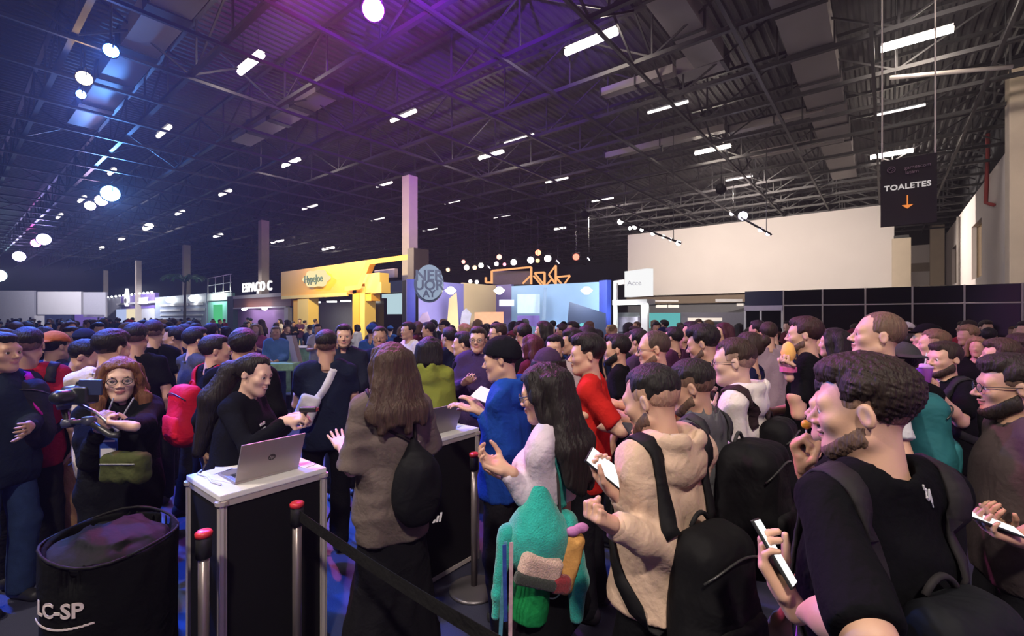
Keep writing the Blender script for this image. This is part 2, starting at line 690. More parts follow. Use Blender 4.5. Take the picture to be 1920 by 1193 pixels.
class Person:
    """one standing person: px, ytop = photo pixel of the crown, d = distance, face = heading (0 away from the camera, 90 to its left)"""

    def __init__(s, label, px, ytop, d, face, head=0, pitch=0, roll=0, lean=0, w=1.0, fem=False, skin=(0.62, 0.40, 0.29),
                 hair=('short', (0.012, 0.010, 0.010)), top=('tee', (0.012, 0.012, 0.014)), bottom=('pants', (0.012, 0.012, 0.015)),
                 shoes=(0.02, 0.02, 0.022), L=None, R=None, beard=None, glasses=False, cap_col=None, brow=None, lod=None,
                 loc=None, h=None, group=None, legs=0.0, name='person', eyes=True, hem=None, twist=0.0, hide_root=False, fat=1.0,
                 mouth=False):
        TMP_COUNT[0] += 1
        s.seed = TMP_COUNT[0]
        s.fem, s.w, s.d = fem, w * (0.92 if fem else 1.0), d
        s.fat = fat
        hs = 0.96 if fem else 1.0
        s.hs = hs
        face = math.radians(face)
        s.rotz = YAW + face - (math.atan((px - IMG_W / 2) / FPX) if loc is None else 0.0)   # heading relative to the line of sight
        s.top, s.bottom, s.hair, s.skin = top, bottom, hair, skin
        lean, head, pitch, roll = map(math.radians, (lean, head, pitch, roll))
        rs = random.Random(s.seed * 7 + 1)
        if loc is None:
            crown = W(px, ytop, d)
            hz = crown[2]
        else:
            hz = h
        hair_t = {'short': 0.016, 'thick': 0.028, 'fade': 0.016, 'bald': 0.002, 'buzz': 0.004, 'long': 0.018, 'pony': 0.014,
                  'curly': 0.03, 'bob': 0.018, 'bun': 0.016}.get(hair[0], 0.015) if cap_col is None else 0.022
        sc = 1.0
        for it in range(4):
            s.skeleton(sc, lean, head, pitch, roll)
            top_z = (s.hc + s.HR @ np.array([0, -0.01, 0.118 * hs]))[2] + hair_t
            sc *= 1 + (hz - top_z) / 1.6
        s.skeleton(sc, lean, head, pitch, roll)
        s.sc = sc
        ca, sa = math.cos(s.rotz), math.sin(s.rotz)
        s.Rz = np.array([[ca, -sa, 0], [sa, ca, 0], [0, 0, 1]])
        if loc is None:
            off = s.Rz @ np.array([s.hc[0], s.hc[1], 0])
            loc = (crown[0] - off[0], crown[1] - off[1], 0)
        s.loc = np.array([loc[0], loc[1], 0.0])
        s.root = None if hide_root else thing(name, label, 'person', tuple(s.loc), s.rotz, group)
        # level of detail
        q = d if lod is None else lod
        s.hb = float(np.clip(0.0050 + 0.0043 * q, 0.0095, 0.030))      # cloth grid
        s.hh = float(np.clip(0.0016 + 0.0019 * q, 0.0032, 0.016))     # head and hand grid
        s.close = q < 3.6
        # arms
        s.arms = {}
        for side, spec in ((-1, L), (1, R)):
            s.pose_arm(side, spec, rs)
        s.legs(legs, rs)
        s.parts = {}
        s.build_body(beard, glasses, brow, eyes, mouth)
        s.build_top(hem)
        s.build_bottom()
        s.build_shoes(shoes)
        s.build_hair(cap_col)

    # ---- joints
    def skeleton(s, sc, lean, head, pitch, roll):
        sc0 = sc
        u = np.array([0, math.sin(lean), math.cos(lean)])
        fwd = np.array([0, math.cos(lean), -math.sin(lean)])
        s.u, s.fwd = u, fwd
        s.pel = np.array([0, -0.10 * math.sin(lean), 0.945 * sc0])
        s.wst = s.pel + u * 0.13 * sc0
        s.chest = s.pel + u * 0.335 * sc0
        s.nb = s.pel + u * 0.535 * sc0 - fwd * 0.015
        sw = 0.166 * s.w * (0.5 + 0.5 * sc0)
        s.sh = {k: s.nb - u * 0.055 * sc0 + np.array([k * sw, 0, 0]) - fwd * 0.005 for k in (-1, 1)}
        nd = rot((1, 0, 0), -(lean * 0.3 + pitch * 0.35) - 0.18) @ np.array([0, 0, 1.0])
        HR = rot((0, 0, 1), head) @ rot((1, 0, 0), -pitch) @ rot((0, 1, 0), roll)
        s.HR = HR
        s.nt = s.nb + nd * 0.075 * sc0
        s.hc = s.nt + HR @ np.array([0, 0.014, 0.075 * s.hs])
        s.l1, s.l2 = 0.292 * sc0, 0.252 * sc0
        s.sck = sc0

    def local(s, p):
        return s.Rz.T @ (np.asarray(p, float) - s.loc)

    def world(s, p):
        return s.Rz @ np.asarray(p, float) + s.loc

    def pose_arm(s, side, spec, rs):
        sh = s.sh[side]
        pose, pn, ff = 'relax', None, None
        if spec is None:
            spec = rs.choice(['down', 'down', 'phone', 'hold'])
        if isinstance(spec, str):
            k = s.sck
            if spec == 'down':
                wr = sh + np.array([side * 0.075, 0.06 + rs.uniform(-.03, .05), -0.515 * k])
                hint = sh + np.array([side * 0.2, -0.35, -0.3])
                pn = (-side, 0.2, 0)
            elif spec == 'phone':
                wr = sh + np.array([-side * 0.09, 0.30, -0.20 * k + rs.uniform(-.04, .03)])
                hint = sh + np.array([side * 0.25, -0.05, -0.6])
                pose, pn = 'phone', (-side * 0.5, -0.5, 0.8)
            elif spec == 'hold':
                wr = sh + np.array([-side * 0.10, 0.26, -0.34 * k])
                hint = sh + np.array([side * 0.3, -0.15, -0.6])
                pn = (-side * 0.9, -0.2, 0.3)
            elif spec == 'cross':
                wr = sh + np.array([-side * 0.20, 0.20, -0.22 * k])
                hint = sh + np.array([side * 0.3, -0.05, -0.6])
                pose, pn = 'fist', (-side * 0.3, -1, 0)
            elif spec == 'strap':
                wr = sh + np.array([-side * 0.03, 0.17, -0.10 * k])
                hint = sh + np.array([side * 0.3, 0.1, -0.6])
                pose, pn = 'fist', (-side, -0.3, 0)
            elif spec == 'up':
                wr = sh + np.array([side * 0.05, 0.25, 0.28 * k])
                hint = sh + np.array([side * 0.4, 0.2, -0.2])
                pose, pn = 'phone', (0, -0.3, 0.5)
        else:
            wr = s.local(W(*spec['wr']))
            hint = s.local(W(*spec['el'])) if 'el' in spec else sh + np.array([side * 0.25, -0.2, -0.6])
            pose = spec.get('pose', 'relax')
            if 'palm' in spec:
                pn = s.cam_dir(spec['palm'])
            if 'dir' in spec:
                ff = s.cam_dir(spec['dir'])
        el, wr = ik(sh, wr, hint, s.l1, s.l2)
        f = unit(wr - el) if ff is None else ff
        if pn is None:
            pn = np.array([-side, 0.0, 0.2])
        s.arms[side] = dict(sh=sh, el=el, wr=wr, f=f, n=np.asarray(pn, float), pose=pose)

    def cam_dir(s, v):
        """a direction given in camera terms (right, away, up) -> this person's own frame"""
        w = np.array([v[0] * RGT[0] + v[1] * FWD[0], v[0] * RGT[1] + v[1] * FWD[1], v[2]])
        return s.Rz.T @ w

    def legs(s, spread, rs):
        k = s.sck
        s.leg = {}
        for side in (-1, 1):
            hip = s.pel + np.array([side * 0.088 * s.w, 0, -0.03 * k])
            ank = np.array([side * (0.10 + 0.05 * spread), rs.uniform(-0.06, 0.06) + side * spread * 0.16, 0.085])
            mid = (hip + ank) / 2 + np.array([side * 0.01, 0.035, 0.02])
            s.leg[side] = (hip, mid, ank)

    # ---- fields
    def f_torso(s, e=0.0, k=None):
        sc, w, fat = s.sck, s.w, s.fat
        R = np.stack([np.array([1, 0, 0]), s.fwd, s.u], 1)
        bust = []
        if s.fem:
            for q in (-1, 1):
                bust.append((ell(s.chest + s.u * 0.02 + s.fwd * 0.075 + np.array([q * 0.07, 0, 0]), (0.066 + e, 0.055 + e, 0.06 + e), R), 0.04))
        hipw = 0.168 if s.fem else 0.156
        bel = 0.120 if s.fem else 0.138
        return [ell(s.pel, (hipw * (0.5 + w / 2) * fat + e, 0.106 * fat + e, 0.135 * sc + e), R),
                (ell(s.wst + s.fwd * 0.012, (bel * w * fat + e, 0.096 * fat + e, 0.16 * sc + e), R), 0.06),
                (ell(s.chest, (0.147 * w * (0.6 + 0.4 * fat) + e, 0.099 * (0.6 + 0.4 * fat) + e, 0.20 * sc + e), R), 0.06),
                (cap(s.sh[-1] * 0.88 + s.nb * 0.12, s.sh[1] * 0.88 + s.nb * 0.12, 0.046 + e * 0.9), 0.05),
                (cap(s.nb - s.u * 0.02, s.nb * 0.45 + s.sh[1] * 0.55 + s.u * 0.02, 0.055 + e * 0.8, 0.045 + e * 0.8), 0.03),
                (cap(s.nb - s.u * 0.02, s.nb * 0.45 + s.sh[-1] * 0.55 + s.u * 0.02, 0.055 + e * 0.8, 0.045 + e * 0.8), 0.03)] + bust

    def f_arm(s, side, e=0.0, e2=None, upto=1.0):
        a = s.arms[side]
        e2 = e if e2 is None else e2
        g = 0.9 if s.fem else 1.0
        up = [cap(a['sh'], a['el'], 0.045 * g + e, 0.038 * g + e)]
        if upto > 0.6:
            up.append((cap(a['el'], a['el'] * 0.6 + a['wr'] * 0.4, 0.038 * g + e, 0.039 * g + (e + e2) / 2), 0.02))
            up.append((cap(a['el'] * 0.6 + a['wr'] * 0.4, a['wr'], 0.039 * g + (e + e2) / 2, 0.0265 * g + e2), 0.02))
        return union(up, 0.02)

    def add(s, name, V, Q, material, color, mats=None, mi=None):
        if not len(Q):
            return None
        me = np_mesh(name, V, Q)
        for m in (mats or [material]):
            me.materials.append(m)
        if mi is not None:
            me.polygons.foreach_set('material_index', mi.astype(np.int32))
        s.parts.setdefault(name, []).append(me)
        return link(name, me, None, s.root, color)

    def bbox(s, pad=0.28):
        xs = [s.hc, s.pel] + [v for a in s.arms.values() for v in (a['sh'], a['el'], a['wr'])]
        xs = np.array(xs)
        return xs.min(0) - pad, xs.max(0) + pad

    def H(s, p):
        return s.hc + s.HR @ (np.asarray(p, float) * s.hs)

    def in_head(s, f):
        """lift a head-frame field into the person's frame"""
        HR, hc, hs = s.HR.astype(F32), s.hc.astype(F32), s.hs
        return lambda P: f((P - hc) @ HR / F32(hs)) * F32(hs)

    def build_body(s, beard, glasses, brow, eyes, mouth):
        hf, skull, cran = head_fields(s.fem)
        s.skull, s.cran = s.in_head(skull), s.in_head(cran)
        neck = union([cap(s.nb - s.u * 0.06, s.nt + s.HR @ np.array([0, 0.0, 0.03]), 0.062 * (0.86 if s.fem else 1), 0.053 * (0.86 if s.fem else 1)),
                      (ell(s.nb - s.u * 0.035 + s.fwd * 0.012, (0.085, 0.052, 0.045)), 0.03)], 0.03)
        parts = []
        head = union([s.in_head(hf), (neck, 0.025)])
        c = s.hc
        v, q = polygonise(cut(head, [plane(s.nb - s.u * 0.045, -s.u)]), c - np.array([0.14, 0.17, 0.28]), c + np.array([0.14, 0.17, 0.17]), s.hh)
        parts.append((v, q))
        nh = len(q)
        # lips
        lc = (v[q].mean(1) - s.hc) @ s.HR / s.hs
        mi = ((np.abs(lc[:, 0]) < 0.024) & (lc[:, 1] > 0.084) & (np.abs(lc[:, 2] + 0.060) < 0.0115 - 0.25 * np.abs(lc[:, 0]))).astype(np.int32)
        # trunk and upper arms (under the clothes)
        tr = union(s.f_torso(-0.010) + [(s.f_arm(k, -0.006), 0.04) for k in (-1, 1)]
                   + [(cap(s.leg[k][0], s.leg[k][1], 0.085, 0.056), 0.05) for k in (-1, 1)]
                   + [(cap(s.leg[k][1], s.leg[k][2], 0.055, 0.038), 0.03) for k in (-1, 1)])
        lo, hi = s.bbox(0.2)
        lo[2] = 0.02
        coarse = max(s.hb * 2.0, 0.024)
        bare = s.top[0] in ('tee', 'tank', 'shirt')
        v2, q2 = polygonise(cut(tr, [plane(s.nb - s.u * 0.02, s.u)] + ([s.cut_forearm(k) for k in (-1, 1)])), lo, hi, coarse)
        parts.append((v2, q2))
        # forearms and hands
        s.hands = {}
        for k in (-1, 1):
            a = s.arms[k]
            hfld, grip, HRr = hand_fields(a['wr'], a['f'], a['n'], k, s.hs * (0.5 + 0.5 * s.sck), a['pose'])
            s.hands[k] = (grip, HRr)
            st = a['el'] if bare else a['el'] * 0.35 + a['wr'] * 0.65
            g = 0.9 if s.fem else 1.0
            fa = cut(s.f_arm(k), [plane(a['sh'] * 0.35 + a['el'] * 0.65, a['sh'] - a['el'])]) if bare else \
                cut(cap(st, a['wr'], 0.034 * g, 0.0265 * g), [plane(st, a['el'] - a['wr'])])
            pts = np.array([st, a['wr'], a['wr'] + a['f'] * 0.2] + ([a['sh'] * 0.35 + a['el'] * 0.65] if bare else []))
            v3, q3 = polygonise(union([fa, (hfld, 0.012)]), pts.min(0) - 0.07, pts.max(0) + 0.07, s.hh * 1.05 if s.close else s.hh * 1.2)
            parts.append((v3, q3))
        V, Q = join(parts)
        mat_i = np.zeros(len(Q), np.int32)
        mat_i[:nh] = mi
        s.add('body', V, Q, None, s.skin, [SKIN, LIP], mat_i)
        if eyes and s.d < 9:
            for k in (-1, 1):
                n = 10 if s.d < 3 else 7
                mb = MB()
                prof = [(0.0142 * math.sin(t), -0.0142 * math.cos(t)) for t in np.linspace(0.12, math.pi - 0.12, n)]
                mb.lathe(prof, n=n + 2)
                me = mb.mesh('eye', True)
                R = s.HR @ np.array([[1, 0, 0], [0, 0, 1], [0, -1, 0]]).T
                R = s.HR @ rot((1, 0, 0), -math.pi / 2)
                M = Matrix.Translation(Vector(s.H((k * 0.0325, 0.0758, 0.001)))) @ Matrix(R.tolist()).to_4x4() @ Matrix.Scale(s.hs, 4)
                me.transform(M)
                me.materials.append(EYEW)
                me.materials.append(IRIS)
                eyec = s.H((k * 0.0325, 0.0758, 0.001))
                for p in me.polygons:
                    l = s.HR.T @ (np.array(p.center) - eyec)
                    p.material_index = 1 if l[1] > 0.0112 * s.hs else 0
                link('eye', me, None, s.root)
                if s.d < 6:
                    bm = [cap(s.H((k * 0.015, 0.0905, 0.0215)), s.H((k * 0.035, 0.0875, 0.0250)), 0.0028, 0.0034),
                          cap(s.H((k * 0.035, 0.0875, 0.0240)), s.H((k * 0.054, 0.0690, 0.0180)), 0.0038, 0.002)]
                    c = s.H((k * 0.035, 0.085, 0.02))
                    v, q = polygonise(union(bm, 0.003), c - 0.03, c + 0.03, max(s.hh * 0.7, 0.0025))
                    if len(q):
                        s.add('eyebrow', v, q, HAIR, brow or s.hair[1])
        if mouth:
            v, q = polygonise(ell(s.H((0, 0.0935, -0.060)), (0.019, 0.009, 0.0042), s.HR), s.H((0, 0.09, -0.06)) - 0.03, s.H((0, 0.09, -0.06)) + 0.03, 0.003)
            s.add('teeth', v, q, EYEW, (0.8, 0.8, 0.8))
        if beard:
            kind, col = beard
            th = {'full': 0.008, 'short': 0.0022, 'goatee': 0.005}[kind]
            if kind == 'short':
                col = tuple(np.array(col) * 0.55 + np.array(s.skin) * 0.18)
            base = s.in_head(lambda P: skull(P) - th)
            reg = [s.in_head(plane((0, 0.0, -0.022), (0, 0.70, 1))), s.in_head(plane((0, -0.008, 0), (0, -1, 0.15)))]
            if kind == 'goatee':
                reg += [s.in_head(plane((0, 0.055, 0), (0, -1, 0)))]
            f = minus(cut(base, reg, 0.014), [s.in_head(ell((0, 0.10, -0.059), (0.022, 0.03, 0.011)))], 0.004)
            mous = union([cap(s.H((-0.026, 0.084, -0.055)), s.H((0, 0.097, -0.043)), 0.0045), cap(s.H((0.026, 0.084, -0.055)), s.H((0, 0.097, -0.043)), 0.0045)], 0.004)
            f = folds(union([f, (mous, 0.006)]), 0.0012, s.seed, (220, 220, 220))
            v, q = polygonise(f, s.hc - 0.17, s.hc + 0.17, s.hh)
            if len(q):
                s.add('beard', v, q, HAIR, col)
        if glasses:
            gcol = (0.02, 0.02, 0.02)
            mb = MB()
            for k in (-1, 1):
                pts = [s.H((k * 0.034 + 0.023 * math.cos(t), 0.1035 - 0.006 * abs(math.cos(t) * 0.5 + k * 0.5), 0.002 + 0.0185 * math.sin(t))) for t in np.linspace(0, 2 * math.pi, 15)]
                mb.tube(pts, 0.0021, 6)
                mb.tube([s.H((k * 0.057, 0.098, 0.008)), s.H((k * 0.078, 0.04, 0.008)), s.H((k * 0.083, -0.015, 0.006))], 0.0018, 5)
            mb.tube([s.H((-0.012, 0.105, 0.006)), s.H((0.012, 0.105, 0.006))], 0.0018, 5)
            g = mb.build('eyeglasses', PLASTIC, s.root, gcol, True)
            for k in (-1, 1):
                lb = MB()
                poly = [(0.0225 * math.cos(t), 0.018 * math.sin(t)) for t in np.linspace(0, 2 * math.pi, 14, endpoint=False)]
                ax = (s.H((k * 0.034, 0.1005, 0.002)), s.HR @ np.array([1, 0, 0]), s.HR @ np.array([0, 0, 1]), s.HR @ np.array([0, 1, 0]))
                lb.prism(poly, 0, 0.0012, [tuple(a) for a in ax])
                lb.build('lens', LENS, g)

    def cut_forearm(s, k):
        a = s.arms[k]
        e, w = a['el'].astype(F32), a['wr'].astype(F32)
        f = cap(e, w, 0.1, 0.1)
        pl = plane(a['el'] * 0.8 + a['wr'] * 0.2, a['wr'] - a['el'])
        return lambda P: np.minimum(0.0 * P[:, 0] + 1, np.where(f(P) < 0, pl(P), -0.05))

    def build_top(s, hem):
        kind, col = s.top[0], s.top[1]
        opt = s.top[2] if len(s.top) > 2 else {}
        sc = s.sck
        e = {'tee': 0.009, 'tank': 0.008, 'crop': 0.009, 'long': 0.008, 'hoodie': 0.017, 'jacket': 0.018, 'shirt': 0.017}[kind]
        e = opt.get('ease', e)
        hemz = {'tee': 0.80, 'tank': 0.84, 'crop': 1.06, 'long': 0.80, 'hoodie': 0.84, 'jacket': 0.78, 'shirt': 0.72}[kind] * sc
        hemz = hem if hem is not None else hemz
        R = np.stack([np.array([1, 0, 0]), s.fwd, s.u], 1)
        wd = s.w * (0.55 + 0.45 * s.fat)
        drop = []
        if kind not in ('crop', 'tank'):
            lower = s.pel * 1.0
            lower[2] = hemz - 0.06
            for q in (-1, 1):
                drop.append((cap(s.chest + np.array([q * 0.072 * wd, 0.0, -0.02]), lower + np.array([q * 0.078 * wd, 0, 0]),
                                 0.080 * (0.6 + 0.4 * s.fat) + e, (0.092 if kind != 'shirt' else 0.100) * (0.6 + 0.4 * s.fat) + e * 1.1), 0.08))
        fs = s.f_torso(e) + drop
        longs = kind in ('long', 'hoodie', 'jacket', 'crop')
        arms = []
        cuts = []
        for k in (-1, 1):
            a = s.arms[k]
            if longs:
                ar = s.f_arm(k, e * 1.05, e * 0.75 if kind != 'crop' else e)
                end = a['el'] * 0.03 + a['wr'] * 0.97
                ar = cut(ar, [plane(end, a['wr'] - a['el'])], 0.006)
            elif kind == 'tank':
                continue
            else:
                t = opt.get('sleeve', 0.62)
                ends = a['sh'] * (1 - t) + a['el'] * t
                ar = cut(cap(a['sh'], a['el'], 0.048 + e, 0.053 + e * 1.3), [plane(ends, a['el'] - a['sh'])], 0.006)
            arms.append((ar, 0.045))
        f = union(fs + arms, 0.05)
        pl = [plane((0, 0, hemz), (0, 0, -1))]
        amp = {'tee': 0.0065, 'tank': 0.003, 'crop': 0.0032, 'long': 0.006, 'hoodie': 0.010, 'jacket': 0.009, 'shirt': 0.009}[kind]
        f = folds(f, amp, s.seed, (17, 17, 13))
        f = cut(f, pl, 0.01)
        nk = union([cap(s.nb - s.u * 0.03, s.nt + s.u * 0.05, 0.064 if kind != 'tank' else 0.09, 0.07)])
        f = minus(f, [nk], 0.008)
        if kind in ('hoodie',):
            bk = -s.fwd
            hood = union([ell(s.nb + bk * 0.078 - s.u * 0.060, (0.108 * s.w, 0.050, 0.078), R),
                          (cap(s.nb + np.array([0.085, -0.03, 0.012]), s.nb + bk * 0.095 + np.array([0.04, 0, 0.03]), 0.034, 0.036), 0.03),
                          (cap(s.nb + np.array([-0.085, -0.03, 0.012]), s.nb + bk * 0.095 + np.array([-0.04, 0, 0.03]), 0.034, 0.036), 0.03),
                          (cap(s.nb + np.array([0.085, -0.03, 0.012]), s.nb + s.fwd * 0.085 - s.u * 0.045, 0.034, 0.024), 0.03),
                          (cap(s.nb + np.array([-0.085, -0.03, 0.012]), s.nb + s.fwd * 0.085 - s.u * 0.045, 0.034, 0.024), 0.03)], 0.03)
            hood = minus(folds(hood, 0.004, s.seed + 5, (40, 40, 40)), [ell(s.nb + bk * 0.03 + s.u * 0.06, (0.075, 0.08, 0.075), R)], 0.012)
            f = union([f, (hood, 0.012)])
        if kind in ('jacket', 'shirt') or opt.get('collar'):
            coll = minus(cap(s.nb - s.u * 0.035, s.nb + s.u * 0.03, 0.088, 0.075), [cap(s.nb - s.u * 0.06, s.nb + s.u * 0.08, 0.066, 0.066)], 0.003)
            f = union([f, (coll, 0.008)])
        if kind in ('tee', 'long'):
            R0 = unit(s.u - 0.25 * s.fwd)
            rib = ell(s.nb - s.u * 0.004, (0.083, 0.078, 0.012), R)
            rib = minus(rib, [nk], 0.003)
            f = union([f, (rib, 0.006)])
        lo, hi = s.bbox(0.24)
        lo[2] = hemz - 0.05
        hi[2] = max(s.nb[2] + 0.18, hi[2] if longs else s.nb[2] + 0.18)
        v, q = polygonise(f, lo, hi, s.hb)
        s.shirt_field = f
        nm = {'tee': 't_shirt', 'tank': 'tank_top', 'crop': 'cropped_top', 'long': 'long_sleeved_top', 'hoodie': 'hoodie', 'jacket': 'jacket', 'shirt': 'shirt'}[kind]
        s.add(nm, v, q, FAB, col)
        if kind in ('hoodie', 'jacket'):                            # cuffs and hem band
            if s.close:
                for k in (-1, 1):
                    a = s.arms[k]
                    d = unit(a['wr'] - a['el'])
                    f2 = folds(cap(a['wr'] - d * 0.055, a['wr'] - d * 0.004, 0.034 + e * 0.4, 0.031 + e * 0.35), 0.0012, s.seed, (90, 90, 90))
                    v, q = polygonise(cut(f2, [plane(a['wr'] + d * 0.004, d)]), a['wr'] - 0.12, a['wr'] + 0.12, s.hb * 0.8)
                    s.add('cuff', v, q, FAB, col)

    def build_bottom(s):
        kind, col = s.bottom[0], s.bottom[1]
        e = 0.018
        R = np.stack([np.array([1, 0, 0]), s.fwd, s.u], 1)
        fs = [ell(s.pel + np.array([0, 0, 0.0]), (0.150 * (0.5 + s.w / 2) * s.fat, 0.098 * s.fat, 0.14 * s.sck))]
        if kind in ('pants', 'jeans', 'shorts'):
            for k in (-1, 1):
                a, b, c = s.leg[k]
                fs.append((cap(a, b, 0.082 + e * 0.5, 0.064 + e * 0.6), 0.04))
                if kind != 'shorts':
                    fs.append((cap(b, c - np.array([0, 0, 0.02]), 0.066 + e * 0.6, 0.056 + e), 0.03))
            zc = 0.05 if kind != 'shorts' else 0.52 * s.sck
        else:
            top = s.pel
            zc = 0.10 if kind == 'skirt' else 0.60
            n = 3
            for k in (-1, 0, 1):
                fs.append((cap(top + np.array([k * 0.06, 0, -0.05]), np.array([k * 0.12, 0.01, zc - 0.08]), 0.082, 0.155 if kind == 'skirt' else 0.15), 0.08))
        f = folds(union(fs, 0.05), 0.005 if kind != 'skirt' else 0.010, s.seed + 3, (20, 20, 8) if kind != 'skirt' else (24, 24, 1.5))
        f = cut(f, [plane((0, 0, zc), (0, 0, -1)), plane((0, 0, s.wst[2] - 0.01), (0, 0, 1))], 0.008)
        v, q = polygonise(f, (-0.36, -0.36, zc - 0.04), (0.36, 0.36, s.wst[2] + 0.03), s.hb * 1.25)
        nm = {'pants': 'trousers', 'jeans': 'jeans', 'shorts': 'shorts', 'skirt': 'long_skirt', 'miniskirt': 'short_skirt'}[kind]
        s.add(nm, v, q, DENIM if kind == 'jeans' else FAB, col)

    def build_shoes(s, col):
        for k in (-1, 1):
            a = s.leg[k][2]
            c = np.array([a[0], a[1], 0.0])
            f = union([cap(c + A3(0, -0.045, 0.05), c + A3(0.0, 0.125, 0.036), 0.044, 0.036), (cap(c + A3(0, -0.03, 0.06), c + A3(0, -0.02, 0.11), 0.042, 0.042), 0.03)], 0.02)
            f = cut(f, [plane((0, 0, 0.004), (0, 0, -1))], 0.006)
            v, q = polygonise(f, c - A3(0.08, 0.11, 0.0), c + A3(0.08, 0.20, 0.17), max(s.hb * 0.9, 0.012))
            s.add('shoe', v, q, LEATHER, col)

    def build_hair(s, cap_col):
        kind, col = s.hair[0], s.hair[1]
        opt = s.hair[2] if len(s.hair) > 2 else {}
        HR, hc = s.HR, s.hc
        ih = s.in_head
        # hairline: from the forehead back down to the nape
        line = lambda c, n=(0, 0.592, -0.806): ih(lambda P: (P @ np.asarray(n, F32)) + F32(c))
        shell = lambda t: (lambda P: s.cran(P) - F32(t))

        fz = opt.get('line', 0.064 if kind not in ('pony', 'bun') else 0.080)

        def region(P, up=0.0):
            """negative where hair grows: forehead line, sideburns, round the ear, nape"""
            y, z, x = P[:, 1], P[:, 2], np.abs(P[:, 0])
            wob = 0.004 * np.sin(P[:, 0] * 160 + s.seed) + 0.003 * np.sin(P[:, 1] * 190 + s.seed * 2)
            d1 = fz + up * 0.3 + 0.10 * (0.09 - np.maximum(y, 0)) * (x < 0.2) - z + wob
            d2 = np.maximum(y - 0.034, 0.006 + up - z + wob)
            d3 = np.maximum(y + 0.026, -0.060 + up * 1.9 - z + wob)
            return np.minimum(np.minimum(d1, d2), d3)

        def tshell(t, mn=0.16, up=0.0):
            """scalp shell, thin at the nape and temples, full on the crown"""
            def f(P):
                q = (P - s.hc.astype(F32)) @ s.HR.astype(F32) / F32(s.hs)
                u = np.clip((q[:, 2] + 0.050 - up) / (0.125 - up * 0.6), 0, 1)
                g = mn + (1 - mn) * u * u * (3 - 2 * u)
                rg = region(q, up)
                g = g * np.clip(0.30 - rg * F32(0.70 / 0.034), 0.30, 1.0)
                return smax(s.cran(P) - F32(t) * g, rg * F32(s.hs), 0.006)
            return f
        seed = s.seed
        lo, hi = hc - 0.2, hc + 0.2
        if cap_col is not None:
            back = opt.get('back', False)
            sg = -1 if back else 1
            dome = cut(shell(0.020), [ih(plane((0, 0, 0.045), (0, 0.12 * sg, -1)))], 0.004)
            brim = cut(ih(ell((0, sg * 0.115, 0.050), (0.074, 0.085, 0.012))), [ih(plane((0, sg * 0.05, 0), (0, -sg, 0)))], 0.003)
            if opt.get('beanie'):
                dome = folds(cut(shell(0.017), [ih(plane((0, 0, 0.018), (0, 0.35, -1)))], 0.006), 0.0012, seed, (120, 120, 60))
                v, q = polygonise(dome, lo, hi, s.hh)
            else:
                v, q = polygonise(union([dome, (brim, 0.008)]), lo, hi, s.hh)
            s.add('cap', v, q, FAB, cap_col)
        if kind == 'bald':
            return
        if kind in ('short', 'thick', 'fade', 'curly', 'buzz'):
            t = {'short': 0.015, 'thick': 0.022, 'fade': 0.014, 'curly': 0.028, 'buzz': 0.004}[kind]
            amp = {'short': 0.0026, 'thick': 0.0034, 'fade': 0.0022, 'curly': 0.006, 'buzz': 0.0006}[kind]
            fr = {'curly': (110, 110, 110)}.get(kind, (190, 90, 190))
            fs = []
            if kind in ('fade', 'thick'):
                fs.append(folds(tshell(t, 0.25, 0.036 if kind == 'fade' else 0.022), amp * 0.8, seed, fr))
                if kind == 'thick':
                    fs.append((folds(ih(ell((0, 0.026, 0.100), (0.058, 0.064, 0.036))), amp, seed + 2, fr), 0.03))
                v, q = polygonise(tshell(0.0042, 0.6), lo, hi, s.hh)
                sk = np.array(s.skin)
                fc = tuple(np.array(col) * (1 - opt.get('fade', 0.25)) + sk * opt.get('fade', 0.25))
                s.add('faded_sides', v, q, HAIR, fc)
            else:
                fs.append(folds(tshell(t), amp * 0.8, seed, fr))
                if kind in ('short', 'curly'):
                    fs.append((folds(ih(ell((0.008, 0.040, 0.098), (0.052, 0.046, 0.026))), amp, seed + 1, fr), 0.02))
            f = union(fs, 0.01)
            if opt.get('receding'):
                f = minus(f, [ih(ell((0, 0.075, 0.10), (0.062, 0.085, 0.10)))], 0.012)
            if cap_col is not None:
                f = cut(f, [ih(plane((0, 0, 0.055), (0, 0, 1)))], 0.004)
            v, q = polygonise(f, lo, hi, s.hh)
            s.add('hair', v, q, HAIR, col)
            return
        # long styles
        L = opt.get('len', 0.40)
        wv = opt.get('width', 1.0)
        fs = [cut(shell(0.016), [line(0.010, (0, 0.62, -0.78))], 0.010)] if kind in ('long', 'bob') else [tshell(0.016, 0.75)]
        if kind in ('long', 'bob'):
            if kind == 'bob':
                L = 0.16
            n = 7
            for i in range(n):
                x = (i / (n - 1) * 2 - 1)
                a = s.H((0.070 * x, -0.055 - 0.035 * (1 - abs(x)), 0.04))
                b = s.H((0.092 * x * wv, -0.070 - 0.03 * (1 - abs(x)), -0.075))
                bk = -s.fwd
                down = a + np.array([0.125 * x * wv, 0, 0]) - s.u * 0
                c2 = s.nb + bk * (0.125 - 0.030 * abs(x)) + np.array([0.120 * x * wv, 0, -0.06])
                c3 = s.nb + bk * (0.150 - 0.03 * abs(x)) + np.array([0.125 * x * wv, 0, -0.06]) - s.u * max(L - 0.12 + 0.03 * math.sin(i * 2.3 + seed), 0.02)
                fs.append((cap(a, b, 0.040, 0.036), 0.03))
                if kind == 'long':
                    fs.append((cap(b, c2, 0.036, 0.034), 0.03))
                    fs.append((cap(c2, c3, 0.034, 0.020), 0.03))
